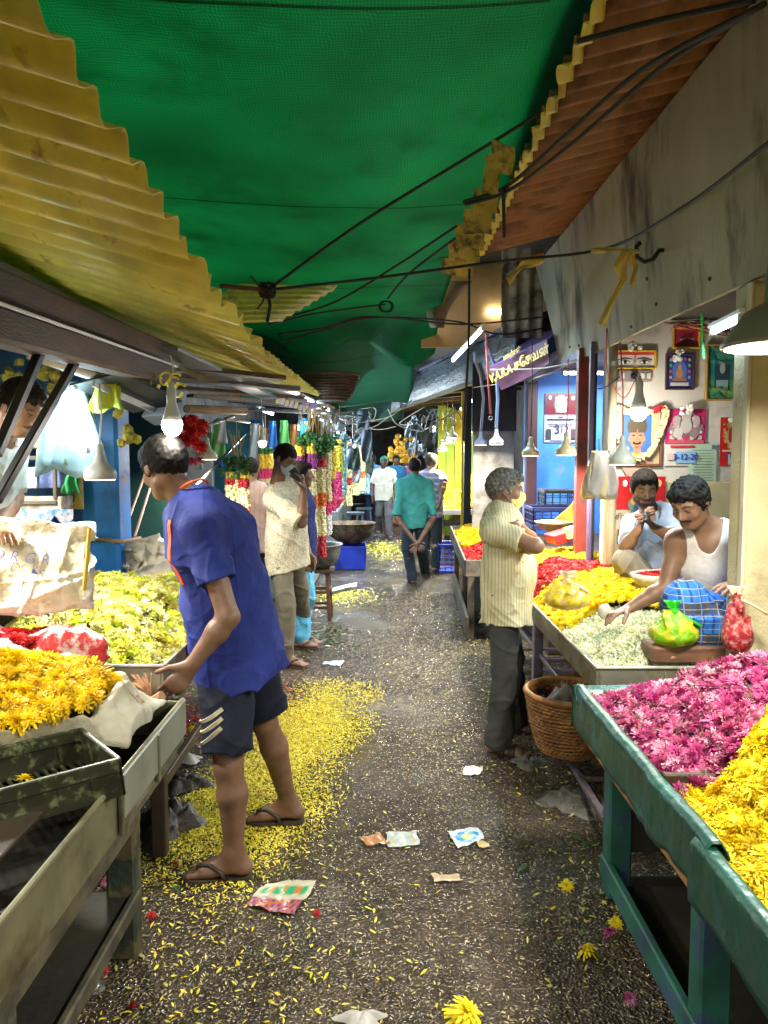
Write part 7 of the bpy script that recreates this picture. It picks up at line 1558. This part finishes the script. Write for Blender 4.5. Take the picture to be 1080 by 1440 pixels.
# ---- masked man with the patterned shirt, and the people next to him
J = stance(gx(400,6.1), 6.15, (.8,-.42), 1.76)
J.update(head=W(401,645,6.1), neck=W(388,682,6.12), hf=Vector((.72,-.42,-.50)), hu=Vector((.4,-.2,.9)), shR=W(384,703,5.98), elR=W(424,735,5.86), wrR=W(427,688,5.84), anR=G(402,937)+Vector((0,0,.085)), anL=G(426,905)+Vector((0,0,.085)), ftR=Vector((.9,-.2,0)))
J['knR'] = (J['hipR']+J['anR'])/2+Vector((.03,-.02,0)); J['knL'] = (J['hipL']+J['anL'])/2+Vector((.03,-.02,0))
person('masked man in a cream patterned shirt and grey trousers holding a phone to his face', J, SK1,
  shirt=dict(m=clothmat('patterned_shirt', (.56,.52,.38), c2=(.34,.31,.21), mixs=95, mixt=(.5,.56), mixd=2), sleeve=.98, collar=1, hem=.17, loose=.012, fold=.008, ff=18, sw=.014, seed=6),
  pants=dict(kind='long', m=clothmat('taupe_trousers', (.16,.145,.11)), loose=.004, fold=.008), hair='short', h=.0065, feet='flop', mask=M('blue_mask', (.48,.60,.62), .7, .05), handR=(W(424,664,5.8)-W(427,688,5.84), Vector((-1,.1,.1)), .55), hseed=9)
t = thing('phone', 'black mobile phone in the raised hand of the masked man', 'phone', W(417,668,5.78)); MB().obox(W(417,668,5.78), Vector((.022,.01,.018)), Vector((0,.004,0)), Vector((-.035,0,.045)), bev=.004).build('body', m_black, t)
J = stance(gx(421,6.75), 6.75, (1,.1), 1.64)
person('man in a navy t-shirt and pale blue wrap half hidden behind the masked man', J, SK1, shirt=dict(m=clothmat('navy_tee', (.02,.03,.12)), sleeve=.7, hem=.12, loose=.01), pants=dict(kind='lungi', m=clothmat('pale_blue_wrap', (.10,.38,.58)), len=.9), hair='thick', h=.009, toes=False)
J = stance(gx(352,7.3), 7.3, (.1,1), 1.68)
person('man in a pale pink shirt seen from behind beyond the white garland', J, SK2, shirt=dict(m=clothmat('pink_shirt', (.55,.40,.36), wave=(0,.05,(.5,.32,.30),.2)), sleeve=.7, hem=.14, loose=.012), pants=dict(kind='long', m=clothmat('dark_trousers', (.02,.02,.025))), hair='short', h=.01, toes=False)
# ---- the man with his hands behind his back
J = stance(gx(583,10.0), 10.0, (-.02,1), 1.66)
J.update(elL=W(558,728,9.9), elR=W(610,728,9.9), wrL=W(584,762,9.72), wrR=W(588,764,9.66), anL=G(580,822)+Vector((0,0,.085)), anR=G(598,812)+Vector((0,0,.085)))
person('man in a turquoise shirt walking away with his hands clasped behind him', J, SK3, shirt=dict(m=clothmat('turquoise_shirt', (.04,.25,.23)), sleeve=.95, collar=1, hem=.16, loose=.014, fold=.010, ff=16), pants=dict(kind='long', m=clothmat('slate_trousers', (.022,.036,.055)), loose=.006), hair='thick', h=.009, feet='flop', toes=False, handL=(Vector((.55,-.1,-.6)), Vector((0,-1,0)), .25, dict(spread=.12)), handR=(Vector((-.45,-.1,-.7)), Vector((0,-1,0)), .25, dict(spread=.12)))
J = stance(gx(540,15.8), 15.8, (.0,-1), 1.68)
J['anR'] += Vector((0,.28,.06)); J['knR'] += Vector((0,.05,0)); J['anL'] += Vector((0,-.18,0)); J['knL'] += Vector((0,-.12,0))
person('man in a white shirt and green cap walking towards the camera', J, SK3, shirt=dict(m=clothmat('white_shirt', (.62,.60,.52)), sleeve=.8, collar=1, hem=.16, loose=.012, fold=.008), pants=dict(kind='long', m=clothmat('grey_trousers', (.11,.11,.12)), loose=.012), hair='cap', h=.011, toes=False, beard=.3)
J = stance(gx(606,11.2), 11.2, (.55,.85), 1.72); J.update(elR=W(624,680,11.0), wrR=W(619,705,10.9))
person('grey haired man in a violet checked shirt bending to the far flower heap', J, SK2, shirt=dict(m=clothmat('violet_shirt', (.24,.24,.46), wave=(2,.085,(.50,.50,.58),.35)), sleeve=.8, hem=.14, loose=.012), pants=dict(kind='long', m=clothmat('dark_green_trousers', (.02,.03,.03))), hair='thick', hairc=(.05,.045,.04), h=.011, toes=False)
J = stance(gx(523,17.5), 17.5, (.0,1), 1.72)
person('man in a blue checked shirt far down the lane seen from behind', J, SK3, shirt=dict(m=clothmat('blue_check', (.05,.14,.34), wave=(2,.09,(.16,.26,.45),.3)), sleeve=.9, hem=.14, loose=.012), pants=dict(kind='long', m=clothmat('navy_trousers', (.012,.018,.05))), hair='thick', h=.014, toes=False)
J = stance(gx(557,18.5), 18.5, (.1,-1), 1.70)
person('far person in a blue shirt and orange wrap behind the man with the green cap', J, SK3, shirt=dict(m=clothmat('far_blue', (.03,.16,.30)), sleeve=.8, hem=.1), pants=dict(kind='lungi', m=clothmat('orange_wrap', (.50,.20,.07)), len=.9), hair='thick', h=.015, toes=False)
J = stance(gx(569,20), 20, (.1,-1), 1.66)
person('far person in a plum shirt under the golden flower bundle', J, SK3, shirt=dict(m=clothmat('plum', (.14,.03,.10)), sleeve=.8, hem=.1), pants=dict(kind='long', m=clothmat('dark_trousers')), hair='thick', h=.016, toes=False)
b = MB()
for k in range(46): b.blob(W(567,641,19)+Vector((random.gauss(0,.17), random.gauss(0,.12), random.gauss(0,.17))), .08, amp=.6, seg=7, sd=k)
tag(b.build('flower_bundle', M('gold_bundle', (.72,.40,.03), .6, .3, 20), origin=W(567,641,19)), 'golden flower bundle hanging above the heads far down the lane', 'flower bundle')
# ---- the seated vendors
J = dict(pel=W(925,808,5.12), waist=W(926,782,5.10), chest=W(926,757,5.04), neck=W(917,722,5.02), head=W(906,687,4.98), hf=Vector((-.10,-.94,-.30)), hu=Vector((-.05,-.3,.95)), bf=Vector((-.42,-.88,-.1)), pf=Vector((-.5,-.85,0)),
  shL=W(947,742,4.98), shR=W(894,741,5.10), elL=W(949,757,4.78), elR=W(880,769,4.82), wrL=W(920,742,4.70), wrR=W(898,744,4.72),
  hipL=W(938,815,5.05), hipR=W(912,813,5.14), knL=W(934,818,4.66), knR=W(879,790,4.82), anL=W(893,836,4.75), anR=W(922,836,4.80), ftL=Vector((-.8,-.3,-.1)), ftR=Vector((.8,-.3,-.1)), z=1.0, o=Vector((1.8,5.0,.75)))
person('bearded vendor in a light blue shirt sitting cross legged with his hands together', J, SK2, shirt=dict(m=clothmat('light_blue_shirt', (.42,.52,.70)), sleeve=.75, collar=1, hem=.10, loose=.010, fold=.009, ff=20), pants=dict(kind='long', m=clothmat('khaki', (.30,.26,.19)), fold=.010, loose=.006), hair='thick', h=.0055, beard=.95, moust=1, feet=None, down=True,
  handL=(W(907,725,4.66)-W(920,742,4.70), Vector((-.9,-.1,-.2)), .5), handR=(W(906,724,4.70)-W(898,744,4.72), Vector((.9,.1,.0)), .45), hseed=12)
J = dict(pel=W(1016,866,3.72), waist=W(1006,828,3.70), chest=W(1000,784,3.62), neck=W(997,743,3.58), head=W(970,707,3.50), hf=Vector((-.66,-.56,-.50)), hu=Vector((-.42,-.30,.86)), bf=Vector((-.40,-.90,-.20)), pf=Vector((-.35,-.93,0)),
  shL=W(1050,760,3.50), shR=W(953,762,3.66), elL=W(1072,822,3.46), elR=W(936,826,3.62), wrL=W(1048,822,3.30), wrR=W(884,856,3.60),
  hipL=W(1036,880,3.62), hipR=W(994,876,3.70), knL=W(1052,852,3.34), knR=W(962,850,3.40), anL=W(975,893,3.36), anR=W(1030,893,3.44), ftL=Vector((-.8,-.4,-.1)), ftR=Vector((.6,-.6,-.1)), z=.95, o=Vector((1.6,3.6,.75)))
blu = clothmat('plaid_wrap', (.025,.14,.48), wave=[(2,.13,(.05,.05,.05),.38), (0,.045,(.012,.05,.2),.25), (2,.028,(.30,.28,.24),.10), (0,.075,(.16,.20,.30),.06)], var=.25)
person('vendor in a white vest and blue plaid wrap reaching for the jasmine buds', J, SK2, shirt=dict(m=clothmat('white_vest', (.62,.58,.54)), vest=1, hem=.08, fold=.002), pants=dict(kind='lungi', m=blu, len=.85), hair='curly', h=.005, moust=1, feet=None, down=True,
  handL=(W(1010,826,3.24)-W(1048,822,3.30), Vector((-.1,.15,-1)), .30, dict(spread=.10)), handR=(W(855,866,3.58)-W(884,856,3.62), Vector((-.1,-.2,-1)), .35), hseed=15)
# ---- the vendor at the left edge
J = dict(pel=W(-42,752,3.45), waist=W(-38,715,3.45), chest=W(-25,660,3.42), neck=W(0,612,3.38), head=W(30,573,3.34), hf=Vector((.78,-.28,-.50)), hu=Vector((.45,-.1,.88)), bf=Vector((.85,-.45,-.2)), pf=Vector((.85,-.5,0)),
  shL=W(8,640,3.60), shR=W(-38,650,3.25), elL=W(20,700,3.55), elR=W(-52,712,3.12), wrL=W(-5,745,3.3), wrR=W(-20,733,3.02),
  hipL=W(-40,765,3.52), hipR=W(-50,768,3.38), knL=W(60,790,3.5), knR=W(20,800,3.3), anL=W(40,880,3.5), anR=W(5,880,3.35), ftL=Vector((.9,-.2,0)), ftR=Vector((.9,-.3,0)), z=1.0, o=Vector((-1.7,3.4,.86)))
person('moustached vendor in a pale shirt bending his head at the left edge', J, SK2, shirt=dict(m=clothmat('pale_shirt', (.50,.52,.50)), sleeve=.9, collar=1, hem=.1, loose=.01), pants=dict(kind='long', m=clothmat('dark_trousers')), hair='thick', h=.006, moust=1, feet=None, down=True, handR=(W(14,748,3.0)-W(-20,733,3.02), Vector((0,.1,-1)), .45), hseed=18)
# ================================================================ LITTER ON THE GROUND
def gz(x, y): return -.018*abs(mnoise.noise(Vector((x*1.3, y*.8, 0))))-.006*abs(mnoise.noise(Vector((x*5, y*5, 3))))
def petals(name, label, n, dens, size, mats, x0, x1, y0, y1, seed, tilt=.25, lift=.005, tpl=None, wd=.30):
    rg = random.Random(seed); T = [[] for _ in mats]
    V = np.array([(-1,-.0,0),(-.35,-wd,.12),(.4,-wd*.8,.14),(1,0,.02),(.4,wd*.8,.05),(-.35,wd,.06)], np.float32); Q = np.array([(0,1,4,5),(1,2,3,4)], np.int64)
    c = 0
    while c < n:
        x = rg.uniform(x0, x1); y = rg.uniform(y0, y1)
        if rg.random() > dens(x, y): continue
        c += 1; T[rg.randrange(len(mats))].append(T34((x, y, gz(x, y)+lift+rg.uniform(0,.006)), rotm(rg.uniform(0,6.28), rg.gauss(0,tilt), rg.gauss(0,tilt), size*rg.uniform(.6,1.3))))
    VV = []; QQ = []; II = []; off = 0
    for i, t_ in enumerate(T):
        if not t_: continue
        v, q = merge_copies(V, Q, np.array(t_)); VV.append(v); QQ.append(q+off); off += len(v); II.append(np.full(len(q), i))
    return tag(mk(name, np.concatenate(VV), np.concatenate(QQ), mats, None, ((x0+x1)/2,(y0+y1)/2,0), midx=np.concatenate(II)), label, 'petals', None, 'stuff')
def d_main(x, y):
    a = math.exp(-(((x+.45+.15*(5-y))/.33)**2)**1.5)*math.exp(-(((y-4.25)/1.25)**2)**2)
    n_ = mnoise.noise(Vector((x*3, y*1.6, 5))); return max(0, min(1, 1.08*(a*(1.0+1.3*n_)-.07)))
PY_ = [M('petal_y1', (.82,.76,.04), .5, .2, 40, trans=.2), M('petal_y2', (.70,.62,.10), .5, .2, 40, trans=.2), M('petal_y3', (.74,.56,.015), .5, .2, 40)]
PB_ = [M('petal_b1', (.42,.33,.16), .6, .3, 40), M('petal_b2', (.34,.30,.10), .6, .3, 40), M('petal_b3', (.36,.31,.20), .5, .3, 40), M('petal_b4', (.07,.05,.03), .6, .3, 40), M('petal_b5', (.20,.15,.07), .6)]
petals('petals', 'dense carpet of fallen yellow petals in the middle of the left half of the lane', 32000, d_main, .0092, PY_, -1.25, .25, 2.3, 6.3, 1, .5, lift=.008)
petals('petals', 'sparse yellow petals strewn over the near left part of the lane', 800, lambda x, y: max(0, min(1, .9*math.exp(-((x+.55)/.45)**2)*math.exp(-((y-2.4)/.8)**2)+.04)), .0125, PY_, -1.4, 1.2, 1.6, 6.5, 2)
petals('petals', 'trodden beige petal scraps scattered over the whole lane', 42000, lambda x, y: .5+.5*mnoise.noise(Vector((x*2, y*.7, 9))), .0072, PB_, -1.2, 1.3, 1.7, 9.5, 3, .15, lift=.002)
petals('petals', 'yellow petals dropped by the far tub and stool', 900, lambda x, y: math.exp(-((x+.55)/.3)**2-((y-9.2)/.35)**2), .02, PY_, -1.2, .2, 8.2, 10.4, 4)
petals('petals', 'yellow petals in a thin patch far down the lane', 500, lambda x, y: math.exp(-((x-.0)/.25)**2-((y-14)/.8)**2), .03, PY_, -1., .8, 12, 16, 5)
petals('petals', 'red petals on the ground behind the polo man', 800, lambda x, y: math.exp(-((x+.82)/.16)**2-((y-5.0)/.5)**2)+.8*math.exp(-((x+1.25)/.15)**2-((y-4.7)/.4)**2), .016, F_RED, -1.6, -.4, 3.8, 6.2, 6)
petals('leaf_litter', 'green leaf scraps along the foot of the right stalls', 900, lambda x, y: math.exp(-((x-.85)/.25)**2)*(.5+mnoise.noise(Vector((x*3,y*2,2)))), .014, [F_LEAF, PB_[1], PY_[1], M('scrap_dark', (.03,.025,.015), .7)], .3, 1.6, 2.2, 8, 7)
petals('leaf_litter', 'dark wet scraps under the left tables', 1500, lambda x, y: 1, .02, [M('scrap_dark'), PB_[4], F_LEAF, PB_[1]], -1.9, -.8, 1.2, 6.5, 8)
petals('leaf_litter', 'green stalks by the feet of the masked man', 400, lambda x, y: math.exp(-((x+.55)/.2)**2-((y-7.2)/.4)**2), .03, [F_LEAF, PB_[3], PB_[2]], -1.2, .2, 6.2, 8.2, 9)
def bloom(px, py, tpl, m, s, label, name='chrysanthemum'):
    p = G(px, py); p.z = gz(p.x, p.y)+.012; v, q = tpl; vv, qq = merge_copies(v, q, np.array([T34(p, rotm(px, .4, .3, s))])); tag(mk(name, vv, qq, m, origin=p), label, 'flower')
bloom(797,1248, MUM[0], F_YEL[0], .030, 'flattened yellow bloom right of centre on the near lane')
bloom(826,1342, POM[1], F_YEL[1], .040, 'crushed yellow bloom by the bottom rail of the green table')
bloom(866,1300, MUM[1], F_YEL[1], .028, 'small yellow bloom touching the bottom rail of the green table')
bloom(858,1314, MUM[2], F_PINK[1], .030, 'purple bloom beside the small yellow one at the bottom rail')
bloom(886,1408, MUM[3], F_PINK[2], .026, 'pale pink bloom near the bottom right of the lane')
bloom(654,1432, POM[3], F_YEL[1], .065, 'large trampled yellow flower clump at the bottom edge of the lane', 'flower_clump')
bloom(143,1368, POM[0], F_RED[1], .024, 'bright red rose head below the near left table', 'rose'); bloom(186,1417, POM[2], F_RED[0], .014, 'tiny red bud at the bottom left of the lane', 'rose_bud')
bloom(213,1290, POM[3], F_RED[1], .018, 'red bud at the foot of the left table leg', 'rose_bud'); bloom(247,1216, POM[4], F_RED[0], .014, 'red bud left of the front flip flop', 'rose_bud'); bloom(445,1287, POM[4], F_RED[0], .015, 'red bud right of the printed wrapper', 'rose_bud')
bloom(150,1243, MUM[1], F_PINK[2], .028, 'faded pink bloom on the shelf side of the near left table'); bloom(269,1028, POM[1], F_YEL[0], .030, 'yellow bloom on the dark ground behind the near left table')
bloom(742,1218, BUD[0], F_LEAF, .06, 'green leaf sprig lying below the blue wrapper', 'leaf_sprig'); bloom(822,1185, BUD[0], F_LEAF, .07, 'green leaf sprig beside the leg of the green table', 'leaf_sprig')
def wrapper(px, py, w_, h_, label, cols, yaw=0., sd=0):
    c = G(px, py); n = 18; V = []; Cc = []; rg = random.Random(sd); ang = yaw
    for i in range(n+1):
        for j in range(n+1):
            u, v = i/n-.5, j/n-.5; x = u*w_*(1+.05*math.sin(v*7+sd))+.25*v*h_*math.sin(sd); y = v*h_*(1+.05*math.sin(u*8+sd)+.5*u*math.sin(sd*2)); xx = c.x+x*math.cos(ang)-y*math.sin(ang); yy = c.y+x*math.sin(ang)+y*math.cos(ang)
            V.append((xx, yy, gz(xx, yy)+.010+.014*abs(mnoise.noise(Vector((xx*22, yy*22, sd)))))); Cc.append(cols(u, v))
    Fc = [(i*(n+1)+j, (i+1)*(n+1)+j, (i+1)*(n+1)+j+1, i*(n+1)+j+1) for i in range(n) for j in range(n)]
    tag(mk('wrapper', V, Fc, M('print_wrap', attr='Col', rough=.25, var=.15, bump=.3, bs=40), origin=c, colors=np.array(Cc), smooth=True), label, 'wrapper')
def c1(u, v):
    if v > .28: return (.45,.40,.28)
    if v > .02: return (.02,.30,.12) if abs(math.sin(u*14)) > .7 else ((.55,.16,.03) if abs(u) < .3 and v > .1 else (.5,.45,.33))
    if v > -.12: return (.45,.40,.30)
    return (.45,.11,.03) if abs(math.sin(u*24+v*9)) > .55 else (.02,.04,.20)
wrapper(395,1262,.20,.20,'crumpled printed wrapper with green, orange and navy markings near the front flip flop', c1, -.1, 1)
wrapper(657,1178,.15,.13,'blue and yellow wrapper lying in the middle of the lane', lambda u, v: (.62,.55,.03) if u*u+v*v < .035 else ((.03,.25,.50) if (u*u+v*v) < .13 else (.5,.55,.55)), .4, 2)
wrapper(566,1182,.14,.13,'pale plastic scrap left of the blue and yellow wrapper', lambda u, v: (.42,.46,.44) if abs(math.sin(u*9)) > .3 else (.45,.45,.16), .1, 3)
wrapper(526,1184,.10,.09,'orange scrap next to the pale plastic scrap', lambda u, v: (.45,.20,.07), .3, 4)
wrapper(628,1238,.11,.05,'flat beige paper scrap in the near lane', lambda u, v: (.40,.30,.16), 0, 5); wrapper(680,1190,.05,.05,'small beige leaf just right of the blue wrapper', lambda u, v: (.5,.36,.14), 0, 6)
wrapper(468,933,.16,.13,'pale blue scrap beside the sandals of the masked man', lambda u, v: (.35,.45,.5), 0, 7); wrapper(665,1085,.10,.12,'pale dried patch of paste near the striped shirt man', lambda u, v: (.45,.38,.30), 0, 8)
wrapper(700,1100,.02,.02,'tiny tan chip on the lane', lambda u, v: (.4,.3,.14), 0, 9)
